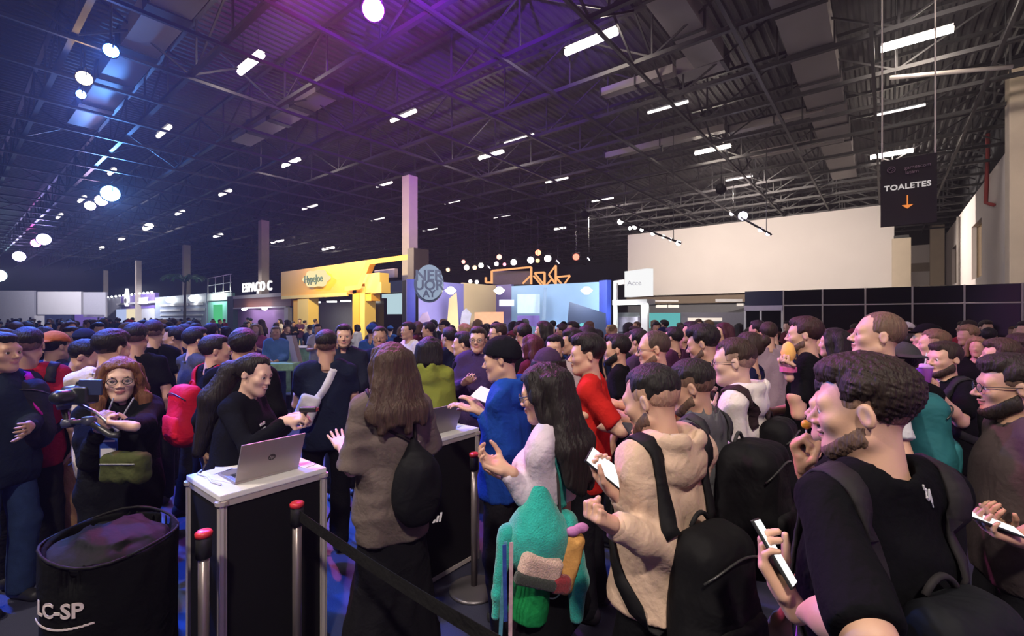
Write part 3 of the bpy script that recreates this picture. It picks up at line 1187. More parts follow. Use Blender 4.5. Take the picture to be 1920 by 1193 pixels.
            for k in (-1, 1):                                        # locks framing the face
                fl = opt.get('front', 0.0)
                a = s.H((k * 0.060, 0.035, 0.085))
                b = s.H((k * 0.086, 0.020, 0.0))
                c2 = s.H((k * 0.088, 0.0, -0.10))
                fs += [(cap(a, b, 0.024, 0.024), 0.02), (cap(b, c2, 0.024, 0.026), 0.02)]
                if fl:
                    c3 = s.nb + s.fwd * 0.125 + np.array([k * 0.105, 0, -fl])
                    c25 = s.nb + s.fwd * 0.06 + np.array([k * 0.10, 0, 0.03])
                    fs += [(cap(c2, c25, 0.028, 0.032), 0.03), (cap(c25, c3, 0.034, 0.018), 0.02)]
        elif kind in ('pony', 'bun'):
            k0 = s.H((0, -0.105, 0.03))
            if kind == 'bun':
                fs.append((ell(s.H((0, -0.115, 0.07)), (0.042, 0.04, 0.042)), 0.01))
            else:
                bk = -s.fwd
                off = np.array([opt.get('sx', 0.0), 0, 0])
                p = [k0, s.H((0, -0.16, -0.02)), s.nb + bk * 0.17 + off * 0.6 - s.u * 0.04, s.nb + bk * 0.17 + off - s.u * L]
                rr = [0.045, 0.062, 0.070, 0.035]
                for i in range(3):
                    fs.append((cap(p[i], p[i + 1], rr[i] * wv, rr[i + 1] * wv), 0.03))
        f = folds(union(fs, 0.02), 0.0034, seed, (210, 170, 5))
        f = minus(f, [ih(ell((0, 0.095, -0.020), (0.060, 0.085, 0.098)))], 0.010)
        if cap_col is not None:
            f = cut(f, [ih(plane((0, 0, 0.055), (0, 0, 1)))], 0.004)
        lo = hc - np.array([0.24, 0.32, 0.30 + L * 1.15])
        v, q = polygonise(f, lo, hc + 0.22, max(s.hh * 1.15, 0.0045))
        s.add('hair', v, q, HAIR, col)

    # ---- things worn or held
    def surf(s, p, gap=0.006):
        """push a point onto the outside of the top garment"""
        p = np.asarray(p, float)
        f = s.shirt_field
        for _ in range(5):
            e = 0.006
            pts = np.array([p, p + [e, 0, 0], p + [0, e, 0], p + [0, 0, e]], F32)
            d = f(pts)
            g = (d[1:] - d[0]) / e
            g = g / max(np.linalg.norm(g), 1e-6)
            p = p - g * (float(d[0]) - gap)
        return p, g

    def ribbon(s, pts, width, thick=0.006, n=26, gap=0.004):
        """strap lying on the garment, given way-points in the person's frame"""
        pts = [np.asarray(p, float) for p in pts]
        seg = np.linspace(0, len(pts) - 1, n)
        path = []
        for t in seg:
            i = min(int(t), len(pts) - 2)
            u = t - i
            p0, p1, p2, p3 = pts[max(i - 1, 0)], pts[i], pts[i + 1], pts[min(i + 2, len(pts) - 1)]
            q = 0.5 * (2 * p1 + (p2 - p0) * u + (2 * p0 - 5 * p1 + 4 * p2 - p3) * u * u + (3 * p1 - p0 - 3 * p2 + p3) * u ** 3)
            path.append(s.surf(q, gap))
        mb = MB()
        rows = []
        for i, (p, g) in enumerate(path):
            d = unit(path[min(i + 1, n - 1)][0] - path[max(i - 1, 0)][0])
            x = unit(np.cross(d, g))
            rows.append([p - x * width / 2, p + x * width / 2, p + x * width / 2 + g * thick, p - x * width / 2 + g * thick])
        vs = [v for r in rows for v in r]
        fs = []
        for i in range(n - 1):
            for k in range(4):
                k2 = (k + 1) % 4
                fs.append((i * 4 + k, i * 4 + k2, i * 4 + 4 + k2, i * 4 + 4 + k))
        fs += [(0, 1, 2, 3), tuple(range(4 * n - 4, 4 * n))[::-1]]
        return mb.add(vs, fs)

    def backpack(s, label, col, size=(0.30, 0.17, 0.45), strap_col=None, drop=0.0, name='backpack', one=None, sag=0.0, tilt=0.0, pocket=True, group=None):
        """a backpack of its own on this person's back, straps over the shoulders"""
        b = thing(name, label, 'backpack', tuple(s.loc), s.rotz, group)
        bk, u = -s.fwd, s.u
        w, t, hgt = size
        R = np.stack([np.array([1, 0, 0]), s.fwd, u], 1)
        topc = s.nb - u * (0.06 + drop)
        c = topc + bk * (0.090 * (0.6 + 0.4 * s.fat) + 0.004 + t / 2 + sag) - u * hgt / 2
        f0 = rbox((0, 0, 0), (w / 2, t / 2, hgt / 2), min(t * 0.42, 0.08))
        Rf, cf = R.astype(F32), c.astype(F32)

        def f(P):
            q = (P - cf) @ Rf
            k_ = 1.0 - 0.20 * np.clip(q[:, 2] / hgt + 0.1, 0, 0.6) / 0.6
            q = q / np.stack([k_, 0.6 + 0.4 * k_, np.ones_like(k_)], 1).astype(F32)
            return f0(q) * F32(0.85)
        f = union([f, (ell(c - u * hgt * 0.22 + bk * t * 0.2, (w * 0.5, t * 0.5, hgt * 0.3), R), 0.05)])
        f = folds(f, 0.004, s.seed + 9, (22, 22, 16))
        e = max(w, t, hgt) * 0.75 + 0.05
        g = max(s.hb, 0.010)
        v, q = polygonise(f, c - e, c + e, g)
        link('body', np_mesh('body', v, q), NYLON, b, col)
        if pocket:
            pc = c + bk * (t * 0.5) - u * hgt * 0.18
            f2 = folds(rbox(pc, (w * 0.36, 0.035, hgt * 0.20), 0.033, R), 0.003, s.seed + 2, (30, 30, 30))
            v, q = polygonise(f2, pc - e * 0.7, pc + e * 0.7, g)
            link('pocket', np_mesh('pocket', v, q), NYLON, b, tuple(np.array(col) * 1.25 + 0.003))
            zp = MB()
            zp.tube([c + np.array([x * w * 0.45, 0, 0]) + bk * (t * 0.46 + 0.012 - abs(x) ** 3 * 0.03) + u * hgt * (0.28 + 0.10 * (1 - x * x)) for x in np.linspace(-1, 1, 11)], 0.004, 5)
            zp.build('zip', PLASTIC, b, (0.03, 0.03, 0.03), True)
            lp = MB()
            lp.tube([c + np.array([x * 0.045, 0, 0]) + u * (hgt / 2 - 0.01 + 0.035 * (1 - x * x)) - bk * (t * 0.25) for x in np.linspace(-1, 1, 9)], 0.008, 6)
            lp.build('carry_loop', NYLON, b, strap_col or col, True)
        for k in ((-1, 1) if one is None else (one,)):
            x = k * 0.128 * s.w
            top = s.nb + np.array([x, 0, 0]) - u * 0.03
            pts = [c + np.array([x * 0.9, 0, 0]) + u * hgt * 0.42 - bk * t * 0.42, top + bk * 0.07, top + s.fwd * 0.05 + u * 0.02,
                   s.chest + np.array([k * 0.115 * s.w, 0, 0]) + s.fwd * 0.13 + u * 0.02, s.chest + np.array([k * 0.16 * s.w, 0, 0]) + s.fwd * 0.05 - u * 0.16,
                   c - u * hgt * 0.36 + np.array([k * w * 0.42, 0, 0]) - bk * t * 0.45]
            s.ribbon(pts, 0.052, 0.009, 30, 0.003).build('strap', NYLON, b, strap_col or col, True)
        return b, c, R

    def phone(s, side, label, lit=True, size=(0.073, 0.008, 0.150), up=None, screen=(0.9, 0.9, 1.0), to=None, estr=2.5):
        """a phone lying in that hand, screen turned to the holder's face"""
        grip, HRr = s.hands[side]
        a = s.arms[side]
        n = unit(a['n'] - a['f'] * (a['n'] @ a['f']))
        n = HRr[:, 2]
        f = a['f']
        t = HRr[:, 0]
        ax = unit(f * 0.95 + t * 0.25)
        xx = unit(np.cross(ax, n))
        c = a['wr'] + f * 0.10 * s.hs + n * 0.030 * s.hs
        c, ax, n, xx = [s.Rz @ q for q in (c, ax, n, xx)]
        c = c + s.loc
        p = thing('smartphone', label, 'phone', tuple(c))
        M = Matrix((xx, n, ax)).transposed()
        MB().box((0, 0, 0), size, M=M).build('case', PLASTIC, p, (0.02, 0.02, 0.022), False, 0.003)
        MB().box(tuple(n * (size[1] / 2 + 0.0006)), (size[0] * 0.92, 0.001, size[2] * 0.94), M=M).build('screen', emis('screen_lit', screen, estr) if lit else PLASTIC, p, (0.03, 0.03, 0.04))
        return p


# ------------------------------------------------------------------ the hall (axes: +Y = along the right wall, -X = down the length of the hall)
def dY(px, Y):
    return Y / (FWD[1] + RGT[1] * (px - 960) / FPX)


def dX(px, X):
    return X / (FWD[0] + RGT[0] * (px - 960) / FPX)


def onY(px, py, Y):
    return W(px, py, dY(px, Y))


def onX(px, py, X):
    return W(px, py, dX(px, X))


def wchild(o, parent):
    """make o (modelled in world space) a part of parent, an unrotated Empty at the thing's base"""
    o.parent = parent
    o.location = -parent.location
    return o


def struct(o):
    o['kind'] = 'structure'
    return o


FLOORM = mat('carpet', (0.036, 0.038, 0.066), rough=0.5, noise=0.35, nscale=1.3, bump=0.3, bscale=220, spec=0.35)
struct(MB().box((-52, 24, -0.05), (124, 80, 0.1)).build('floor', FLOORM))
DECK = mat('deck', (0.055, 0.052, 0.058), rough=0.6, noise=0.15, nscale=0.5)
STEEL = mat('dark_steel', (0.028, 0.027, 0.031), rough=0.5, noise=0.15, nscale=2)
CONC = mat('concrete', (0.56, 0.47, 0.37), rough=0.85, noise=0.12, nscale=1.8, bump=0.1, bscale=14)
WALLW = mat('white_wall', (0.62, 0.57, 0.56), rough=0.85, noise=0.05, nscale=0.6)
DARKW = mat('dark_wall', (0.018, 0.018, 0.024), rough=0.9, noise=0.2, nscale=0.4)
BLACKP = mat('black_gloss', (0.010, 0.010, 0.012), rough=0.16, noise=0.1, nscale=1.0)
BLACKM = mat('black_matt', (0.004, 0.004, 0.005), spec=0.2, rough=0.85, noise=0.15, nscale=2)
ALU = mat('aluminium', (0.62, 0.56, 0.52), rough=0.36, metal=0.45, noise=0.05, nscale=10)
WHITEP = mat('white_panel', (0.78, 0.77, 0.76), rough=0.6, noise=0.03, nscale=2)

# corrugated roof deck, ribs running along Y
X0, X1, YB, YF = 10.0, -113.0, 63.5, -15.0
ZT = 12.3
prof = []
x = X0
while x > X1:
    prof += [(x, ZT), (x - 0.10, ZT), (x - 0.16, ZT + 0.07), (x - 0.28, ZT + 0.07)]
    x -= 0.34
nP = len(prof)
V = [(px_, YF, z_) for px_, z_ in prof] + [(px_, YB, z_) for px_, z_ in prof]
Fc = [(i, i + 1, nP + i + 1, nP + i) for i in range(nP - 1)]
mb = MB().add(V, Fc)
mb.box((-52, 24, ZT + 0.15), (124, 80, 0.1))
struct(mb.build('ceiling', DECK))
struct(MB().box((X1, 24, 6.2), (0.3, 80, 12.6)).build('wall_left', DARKW))
struct(MB().box((-52, YB, 6.2), (124, 0.3, 12.6)).build('wall_back', DARKW))
struct(MB().box((-52, YF, 6.2), (124, 0.3, 12.6)).build('wall_front', DARKW))

# roof trusses across the hall's length, 2.9 m apart; cross ties under them
ZB, ZTOP, MOD = 10.0, 11.7, 3.0
vert_me = MB().bar((0, 0, 0), (0, 0, ZTOP - ZB), 0.055).mesh('strut')
diag_me = MB().bar((0, 0, 0), (-MOD, 0, ZTOP - ZB), 0.055).mesh('strut')
diag2_me = MB().bar((0, 0, ZTOP - ZB), (-MOD, 0, 0), 0.055).mesh('strut')
for me in (vert_me, diag_me, diag2_me):
    me.materials.append(STEEL)
ty = [2.5 + 2.9 * k for k in range(-5, 21)]
for i, Y in enumerate(ty):
    t = thing('roof_truss', 'dark steel roof truss running the length of the hall', 'roof truss', (X0, Y, 0), 0, 'steel roof trusses under the deck')
    wchild(MB().bar((X0, Y, ZB), (X1, Y, ZB), 0.15, 0.13).build('bottom_chord', STEEL), t)
    wchild(MB().bar((X0, Y, ZTOP), (X1, Y, ZTOP), 0.13, 0.12).build('top_chord', STEEL), t)
    web = MB()
    k = 0
    xx = 9.3
    while xx > X1 + 4:
        near = -34 < xx and 0 < Y < 36
        if near:
            for me in (vert_me, diag_me if k % 2 else diag2_me):
                wchild(link('strut', me), t).location += Vector((xx, Y, ZB))
        else:
            web.bar((xx, Y, ZB), (xx, Y, ZTOP), 0.07)
            web.bar((xx, Y, ZB if k % 2 else ZTOP), (xx - MOD, Y, ZTOP if k % 2 else ZB), 0.07)
        xx -= MOD
        k += 1
    if web.v:
        tag(wchild(web.build('far_struts', STEEL), t), kind='stuff')
for k in range(32):
    X = -0.3 - MOD * (k - 3)
    if X < X1 + 3:
        break
    o = MB().bar((0, YF, 0), (0, YB, 0), 0.10).build('cross_tie', STEEL, loc=(X, 0, ZB - 0.10))
    tag(o, 'thin steel tie running across under the roof trusses', 'steel tie', 'cross ties under the roof trusses')
    if k % 4 == 1:
        br = MB()
        for j in range(len(ty) - 1):
            br.bar((0, ty[j], ZB), (0, ty[j + 1], ZTOP), 0.06)
            br.bar((0, ty[j], ZTOP), (0, ty[j + 1], ZB), 0.06)
        wb = br.build('cross_bracing', STEEL, loc=(X, 0, 0.0))
        tag(wb, 'crossed steel bracing between neighbouring roof trusses', 'bracing', 'bracing bays between the trusses', 'stuff')

# concrete columns along the hall
for i, (px, d, lab) in enumerate(((768.5, 26.0, 'tall concrete column rising beside the yellow stand'), (494.5, 38.0, 'pale column standing behind the white ESPACO lettering'),
                                  (349.5, 51.0, 'concrete column behind the palm'), (259.5, 65.0, 'grey column behind the drop-shaped sign'),
                                  (198.0, 79.0, 'thin far column beside the drop-sign stand, second from the left'), (154.0, 95.0, 'farthest and leftmost thin column near the end wall'))):
    p = G(px, d)
    t = thing('column', lab, 'column', tuple(p), 0, 'columns down the hall')
    MB().box((0, 0, 4.85), (0.62, 0.62, 9.7)).build('shaft', CONC, t, None, False, 0.03)
    MB().box((0, 0, 9.78), (0.5, 0.5, 0.2)).build('bearing', STEEL, t)

# big white wall high above the toilets, right wall with its windows
zt, zb = CAM_Z + 0.188 * 42, CAM_Z + 0.047 * 42
struct(MB().box((-19.7 / 2 + 0.4, 42.2, (zt + zb) / 2), (19.7 + 0.2, 0.4, zt - zb)).build('wall_white_gallery', WALLW))
o = MB().box((-8.2, 42.6, 3.5), (23, 0.5, 0.9)).build('trim_1', mat('brown_band', (0.16, 0.12, 0.09), rough=0.8))
struct(o)
struct(MB().box((-8.2, 42.9, 1.55), (23, 0.4, 3.1)).build('wall_lower_gallery', mat('grey_fascia', (0.10, 0.10, 0.115), rough=0.7)))
RW = MB()
RX = 4.35
HW = 9.45
holes = [(37.9, 41.9, 4.2, 7.6), (49.4, 53.3, 4.5, 7.5)]
ys = sorted({-15.0, 60.0} | {h for q in holes for h in q[:2]})
for a, b in zip(ys[:-1], ys[1:]):
    hq = [h for h in holes if abs(h[0] - a) < 1e-6 and abs(h[1] - b) < 1e-6]
    if hq:
        RW.box((RX + 0.2, (a + b) / 2, hq[0][2] / 2), (0.4, b - a, hq[0][2]))
        RW.box((RX + 0.2, (a + b) / 2, (HW + hq[0][3]) / 2), (0.4, b - a, HW - hq[0][3]))
    else:
        RW.box((RX + 0.2, (a + b) / 2, HW / 2), (0.4, b - a, HW))
struct(RW.build('wall_right', mat('right_wall', (0.66, 0.60, 0.60), rough=0.85, noise=0.05, nscale=0.5)))
for i, (a, b, z0, z1) in enumerate(holes):
    w_ = struct(MB().box((RX + 0.32, (a + b) / 2, (z0 + z1) / 2), (0.06, b - a, z1 - z0)).build('window_%d' % (i + 1), mat('window_glass', (0.16, 0.11, 0.06), rough=0.2)))
    fr = MB()
    for yy in (a, (a + b) / 2, b):
        fr.box((RX + 0.27, yy, (z0 + z1) / 2), (0.08, 0.08, z1 - z0))
    for zz in (z0, z1):
        fr.box((RX + 0.27, (a + b) / 2, zz), (0.08, b - a, 0.08))
    fr.build('window_frame', mat('window_frame', (0.2, 0.15, 0.1)), w_)
struct(MB().box((RX + 0.45, 22.0, 10.9), (0.3, 75, 2.9)).build('wall_right_upper', DARKW))
for (px, Y, w_, z1, lab) in ((1690, 41.4, 1.0, 7.2, 'beige concrete pillar at the right end of the big white wall'), (1757, 58.0, 1.0, 10.3, 'beige pillar in the corner by the right wall')):
    p = onY(px, HOR, Y)
    t = thing('pillar', lab, 'pillar', (p[0], Y, 0))
    MB().box((0, 0, z1 / 2), (w_, 0.5, z1)).build('shaft', CONC, t, None, False, 0.03)
    MB().box((0, 0, z1 + 0.1), (w_ * 0.8, 0.4, 0.2)).build('bearing', STEEL, t)
p = onY(1723, HOR, 59.4)
struct(MB().box((p[0], 59.6, 4.4), (7.0, 0.3, 8.8)).build('wall_corner', WALLW))
struct(MB().box((p[0] + 0.1, 59.4, 9.5), (6.6, 0.2, 1.5)).build('window_3', BLACKM))
struct(MB().box((p[0] + 0.1, 59.38, 6.6), (6.6, 0.16, 0.8)).build('trim_2', mat('grey_trim', (0.25, 0.2, 0.16))))
t = thing('pillar', 'big beige concrete pillar at the right edge of the hall', 'pillar', (3.98, 25.6, 0))
MB().box((0.0, 0, 5.55), (0.72, 0.85, 11.1)).build('shaft', CONC, t, None, False, 0.04)
MB().box((0.0, 0, 11.25), (0.9, 1.0, 0.3)).build('bearing', STEEL, t)
# red pipe and grey downpipe on the right wall
pw = [onX(1857, 250, RX), onX(1857, 290, RX), onX(1853, 380, RX), onX(1868, 384, RX)]
pp = MB().tube([q + np.array([-0.095, 0, 0]) for q in pw], 0.09, 8)
tag(pp.build('water_pipe', PAINT, None, (0.28, 0.04, 0.04), True), 'dark red water pipe bent at the foot on the right wall', 'pipe')
q = onX(1801, 430, RX)
tag(MB().tube([(RX - 0.12, q[1], 0), (RX - 0.12, q[1], HW - 0.2)], 0.1, 8).build('downpipe', PAINT, None, (0.22, 0.2, 0.19), True), 'grey downpipe on the right wall between two windows', 'pipe')

# ------------------------------------------------------------------ ducts under the roof
DUCT = mat('duct', (0.30, 0.27, 0.27), rough=0.45, metal=0.3, noise=0.08, nscale=1.5)


def duct(label, a, b, w, h, nseg, gap=0.12):
    a, b = Vector(a), Vector(b)
    t = thing('air_duct', label, 'duct', (a.x, a.y, a.z - h / 2), 0, 'ventilation ducts under the roof')
    for i in range(nseg):
        s0 = a.lerp(b, i / nseg)
        s1 = a.lerp(b, (i + 1) / nseg)
        d = (s1 - s0).normalized() * gap * 0.5
        wchild(MB().bar(s0 + d, s1 - d, w, h).build('duct_section', DUCT), t)
        wchild(MB().bar(s0 - d, s0 + d, w + 0.1, h + 0.1).build('flange', STEEL), t)
    return t


zc = 10.9
a = HGT(1512, 40, zc); b = HGT(1583, 325, zc)
duct('long pale air duct with dark seams above the toilet sign', (a[0], a[1] - 4, zc), (a[0] - 0.1, b[1], zc), 1.25, 0.7, 9)
a = HGT(1250, 0, zc); b = HGT(1330, 105, zc); c = HGT(1275, 140, zc)
duct('grey duct elbow left of the long pale duct', (b[0], a[1] - 3, zc), (b[0], b[1], zc), 0.95, 0.6, 3)
duct('short grey duct branch turning left at the elbow', (b[0] + 0.4, b[1] + 0.4, zc), (c[0], b[1] + 0.4, zc), 0.75, 0.55, 1)
a = HGT(300, 30, zc); b = HGT(185, 195, zc)
duct('grey duct beside the blue spotlight at upper left', (a[0] + 4, a[1], zc), (b[0] - 3, a[1], zc), 1.0, 0.6, 5, 0.5)
a = HGT(620, 165, 10.9); b = HGT(448, 262, 10.9)
duct('pale duct with bright underside left of the violet glow', (a[0], (a[1] + b[1]) / 2, zc), (b[0], (a[1] + b[1]) / 2, zc), 0.9, 0.5, 4, 0.35)
for (p0, p1, lab) in (((1100, 152), (1240, 140), 'long dark duct crossing behind the brightest light bar'), ((1370, 247), (1520, 210), 'dim grey duct right of the centre light bars'),
                      ((1145, 298), (1340, 245), 'slim grey duct above the white gallery wall'), ((1420, 308), (1560, 262), 'slim duct under the elbow near the gallery wall')):
    a = HGT(p0[0], p0[1], 10.6)
    b = HGT(p1[0], p1[1], 10.6)
    duct(lab, (a[0], b[1], 10.6), (b[0] + 0.5, b[1], 10.6), 0.4, 0.3, 2, 0.05)

# ------------------------------------------------------------------ linear ceiling lights
BARW = emis('led_warm_white', (1.0, 0.86, 0.72), 62)
BARD = emis('led_dim', (1.0, 0.92, 0.88), 2.2)
BARF = emis('led_far', (1.0, 0.9, 0.82), 12)


def led_bar(a, b, m, label, r=0.055, group='linear lights on the roof trusses'):
    a, b = Vector(a), Vector(b)
    t = thing('linear_light', label, 'ceiling light', ((a.x + b.x) / 2, (a.y + b.y) / 2, a.z), 0, group)
    hs_ = MB().bar(a + Vector((0, 0, r + 0.04)), b + Vector((0, 0, r + 0.04)), r * 2 + 0.02, 0.03)
    wchild(hs_.build('housing', STEEL), t)
    wchild(MB().tube([a, b], r, 8).build('lamp', m), t)
    for q in (a.lerp(b, 0.15), a.lerp(b, 0.85)):
        wchild(MB().tube([q + Vector((0, 0, 0.1)), (q.x, q.y, ZT + 0.12)], 0.008, 4).build('hanger', STEEL), t)
    return t


ZL = 10.35


def bar_px(p0, p1, m, label, z=ZL, r=0.055):
    a = HGT(p0[0], p0[1], z)
    b = HGT(p1[0], p1[1], z)
    led_bar((a[0], (a[1] + b[1]) / 2, z), (b[0], (a[1] + b[1]) / 2, z), m, label, r)


for p0, p1, m, lab, r in (
        ((1060, 98), (1158, 60), BARW, 'brightest lit bar light right of the violet glow', 0.10),
        ((449, 135), (492, 103), BARW, 'lit bar light under the ribbed roof at upper left', 0.10),
        ((1652, 93), (1788, 54), BARW, 'long lit bar light above the toilet sign at upper right', 0.10),
        ((897, 297), (945, 285), BARW, 'short lit bar light above the centre of the hall', 0.07),
        ((530, 312), (562, 299), BARW, 'small lit bar light above the yellow stand', 0.07),
        ((1303, 288), (1370, 274), BARW, 'lit bar light above the white gallery wall', 0.08),
        ((1632, 295), (1712, 283), BARW, 'lit bar light just above the toilet sign', 0.09),
        ((1215, 212), (1290, 190), BARD, 'unlit pale bar light right of the brightest one', 0.06),
        ((1640, 215), (1735, 198), BARD, 'unlit thin bar light below the long lit one', 0.05),
        ((733, 227), (780, 208), BARD, 'pale unlit bar light under the violet glow', 0.08),
        ((297, 256), (318, 237), BARD, 'pale bar light at left below the grey duct', 0.09),
        ((1022, 342), (1066, 334), BARD, 'faint bar light over the stage, upper one', 0.06),
        ((1110, 378), (1150, 371), BARD, 'faint bar light over the stage, lower one', 0.06),
        ((1360, 338), (1412, 331), BARD, 'faint bar light over the gallery wall', 0.05),
        ((940, 266), (1006, 255), BARD, 'thin unlit bar light right of the short lit one', 0.05),
        ((706, 350), (735, 342), BARD, 'faint bar light left of the tall column top', 0.08),
        ((832, 381), (864, 376), BARD, 'faint bar light right of the tall column', 0.08),
        ((566, 392), (596, 385), BARD, 'faint pale bar light over the pale column', 0.08),
        ((696, 413), (720, 408), BARD, 'faint far bar light left of the tall column', 0.09),
        ((792, 432), (820, 428), BARD, 'faint far bar light right of the tall column', 0.09),
        ((204, 326), (216, 318), BARD, 'tiny pale bar light above the blue flare', 0.10),
        ((148, 378), (160, 369), BARD, 'tiny pale bar light left of the blue flare', 0.10),
        ((106, 409), (117, 402), BARD, 'tiny pale bar light farther left of the blue flare', 0.10),
        ((413, 366), (432, 357), BARD, 'tiny pale bar light right of the blue flare', 0.10),
        ((330, 402), (345, 396), BARD, 'tiny pale bar light below and right of the blue flare', 0.10),
        ((512, 455), (528, 450), BARF, 'small bright far light beside the pale column', 0.12),
        ((607, 468), (624, 464), BARF, 'small bright far light above the yellow fascia', 0.12),
        ((270, 428), (285, 424), BARF, 'bright far light right of the blue flare', 0.22),
        ((223, 450), (233, 447), BARD, 'faint far light in the blue haze', 0.15),
        ((186, 466), (195, 464), BARD, 'faintest far light in the blue haze', 0.15),
        ((402, 444), (416, 440), BARD, 'faint far light over the green stand', 0.14),
        ((1040, 430), (1060, 427), BARD, 'faint far bar light beside the gallery wall', 0.10),
        ((927, 408), (955, 402), BARD, 'faint far bar light over the stage lights', 0.09)):
    bar_px(p0, p1, m, lab, ZL, r)
# the rows go on behind and beside the camera
for i, (x, y, m) in enumerate(((-9.0, -1.4, BARW), (2.0, -3.4, BARW), (-3.5, -5.4, BARW), (1.2, 4.6, BARW), (-14.5, -3.4, BARW))):
    led_bar((x + 0.9, y, ZL), (x - 0.9, y, ZL), m, ['lit bar light overhead left of the viewpoint', 'lit bar light overhead behind the viewpoint on the right',
            'lit bar light overhead behind the viewpoint', 'lit bar light overhead right of the viewpoint', 'lit bar light far overhead on the left'][i], 0.10)
# the slanting tube beside the right pillar and the two rows of tiny lights
a, b = W(1668, 146, 15.0), W(1898, 125, 14.0)
t = thing('metal_tube', 'long pale metal tube slanting up to the right pillar', 'tube', tuple(a))
wchild(MB().tube([a, b], 0.07, 8).build('tube_run', ALU, None, None, True), t)
for f_ in (0.05, 0.95):
    q = a + (b - a) * f_
    wchild(MB().tube([q, (q[0], q[1], ZT + 0.12)], 0.012, 5).build('hanger', STEEL), t)
t = thing('light_string', 'row of tiny bulbs left of the right pillar', 'light string', tuple(W(1775, 285, 26)))
pts_ = []
for i in range(13):
    p = W(1775 + i * 8.6, 285 - i * 1.3, 26)
    pts_.append(p)
    if i == 5:
        continue
    wchild(MB().lathe([(0.03, -0.05), (0.06, 0), (0.03, 0.05)], tuple(p), 8).build('bulb', emis('bulb', (1, .95, .9), 5)), t)
wchild(MB().tube([(pts_[0][0], pts_[0][1], ZT + 0.1)] + [p + np.array([0, 0, 0.06]) for p in pts_] + [(pts_[-1][0], pts_[-1][1], ZT + 0.1)], 0.012, 4).build('cable', STEEL), t)


# ------------------------------------------------------------------ stage and wash lamps (each with its own light)
def spot(loc, target, energy, color, angle=60, blend=0.6, size=0.12):
    l = bpy.data.lights.new('beam', 'SPOT')
    l.energy = energy
    l.color = color
    l.spot_size = math.radians(angle)
    l.spot_blend = blend
    l.shadow_soft_size = size
    o = bpy.data.objects.new('beam', l)
    COL.objects.link(o)
    o.location = loc
    o.rotation_euler = (Vector(target) - Vector(loc)).to_track_quat('-Z', 'Y').to_euler()
    return o


def lamp(label, px, py, z, target, energy, color, r=0.22, angle=70, glow=60, d=None, group='stage lamps under the roof', hang=True, cat='stage light'):
    p = HGT(px, py, z) if d is None else W(px, py, d)
    p = Vector(p)
    t = thing('stage_lamp', label, cat, tuple(p), 0, group)
    dirn = (Vector(target) - p).normalized()
    M = dirn.to_track_quat('Z', 'Y').to_matrix().to_4x4()
    me = MB().lathe([(r * 0.5, -r * 2.2), (r * 0.95, -r * 1.9), (r * 1.0, 0.0), (r * 1.08, 0.0), (r * 1.08, -0.02), (r * 0.95, -0.03)], n=14).mesh('housing')
    me.transform(M)
    link('housing', me, BLACKM, t)
    me = MB().lathe([(r * 0.2, 0.03), (r * 0.9, 0.012), (r * 0.92, 0.0)], n=14).mesh('lens')
    me.transform(M)
    link('lens', me, emis('lens_%02d' % len(MATS), color, glow), t)
    if hang:
        MB().tube([(0, 0, r), (0, 0, max(0.3, ZT + 0.12 - p.z))], 0.03 if p.length < 30 else 0.012, 6).build('hanger', STEEL, t)
        yk = MB().tube([(-r * 1.2, 0, 0), (-r * 1.2, 0, r * 1.2), (r * 1.2, 0, r * 1.2), (r * 1.2, 0, 0)], 0.02, 5)
        yk.build('yoke', STEEL, t)
    if energy:
        s_ = spot(tuple(dirn * 0.10), tuple(dirn * 3), energy, color, angle)
        s_.parent = t
    return t


CROWD = tuple(G(1250, 3.2, 1.2))
lamp('violet wash lamp flaring at the top of the picture', 700, 18, 9.4, CROWD, 2000, (0.62, 0.10, 1.0), 0.28, 75, 60)
lamp('magenta wash lamp just outside the top of the picture', 520, -60, 9.0, tuple(G(1500, 3.0, 1.5)), 5200, (1.0, 0.16, 0.55), 0.30, 50, 60)
for lab_, loc_, tg_, en_ in (('warm white flood lamp overhead behind the viewpoint, right-hand one', (2.6, -3.2, 8.2), tuple(G(1350, 2.2, 1.2)), 2300),
                             ('warm white flood lamp overhead behind the viewpoint, left-hand one', (-4.5, -4.0, 8.2), tuple(G(560, 3.2, 1.2)), 2100),
                             ('flood lamp under the roof shining on the right wall', (-6.0, 46.0, 9.2), (4.0, 42.0, 5.0), 9000),
                             ('flood lamp under the roof shining on the right pillar', (-0.5, 13.0, 9.3), (4.0, 25.6, 6.0), 2600),
                             ('flood lamp under the roof shining on the white gallery wall', (-7.0, 27.0, 8.8), (-7.5, 42.0, 5.0), 9500),
                             ('flood lamp shining on the left end of the gallery wall', (-16.0, 28.0, 8.8), (-16.0, 42.0, 5.0), 4500)):
    q_ = Vector(loc_)
    t = thing('stage_lamp', lab_, 'stage light', loc_)  # floods added to brighten queue, right wall, pillar and gallery wall
    M = (Vector(tg_) - q_).to_track_quat('Z', 'Y').to_matrix().to_4x4()
    me = MB().lathe([(0.12, -0.4), (0.24, -0.3), (0.26, 0.0), (0.28, 0.0), (0.28, -0.03)], n=14).mesh('housing')
    me.transform(M)
    link('housing', me, BLACKM, t)
    me = MB().lathe([(0.05, 0.02), (0.24, 0.01), (0.245, 0.0)], n=14).mesh('lens')
    me.transform(M)
    link('lens', me, emis('lens_flood', (1.0, 0.87, 0.74), 40), t)
    MB().tube([(0, 0, 0.25), (0, 0, ZT + 0.12 - loc_[2])], 0.03, 6).build('hanger', STEEL, t)
    dd_ = (Vector(tg_) - q_).normalized()
    s_ = spot(tuple(dd_ * 0.1), tuple(dd_ * 3), en_, (1.0, 0.86, 0.74), 70 if en_ < 4000 else 110, 0.8, 0.25)
    s_.parent = t
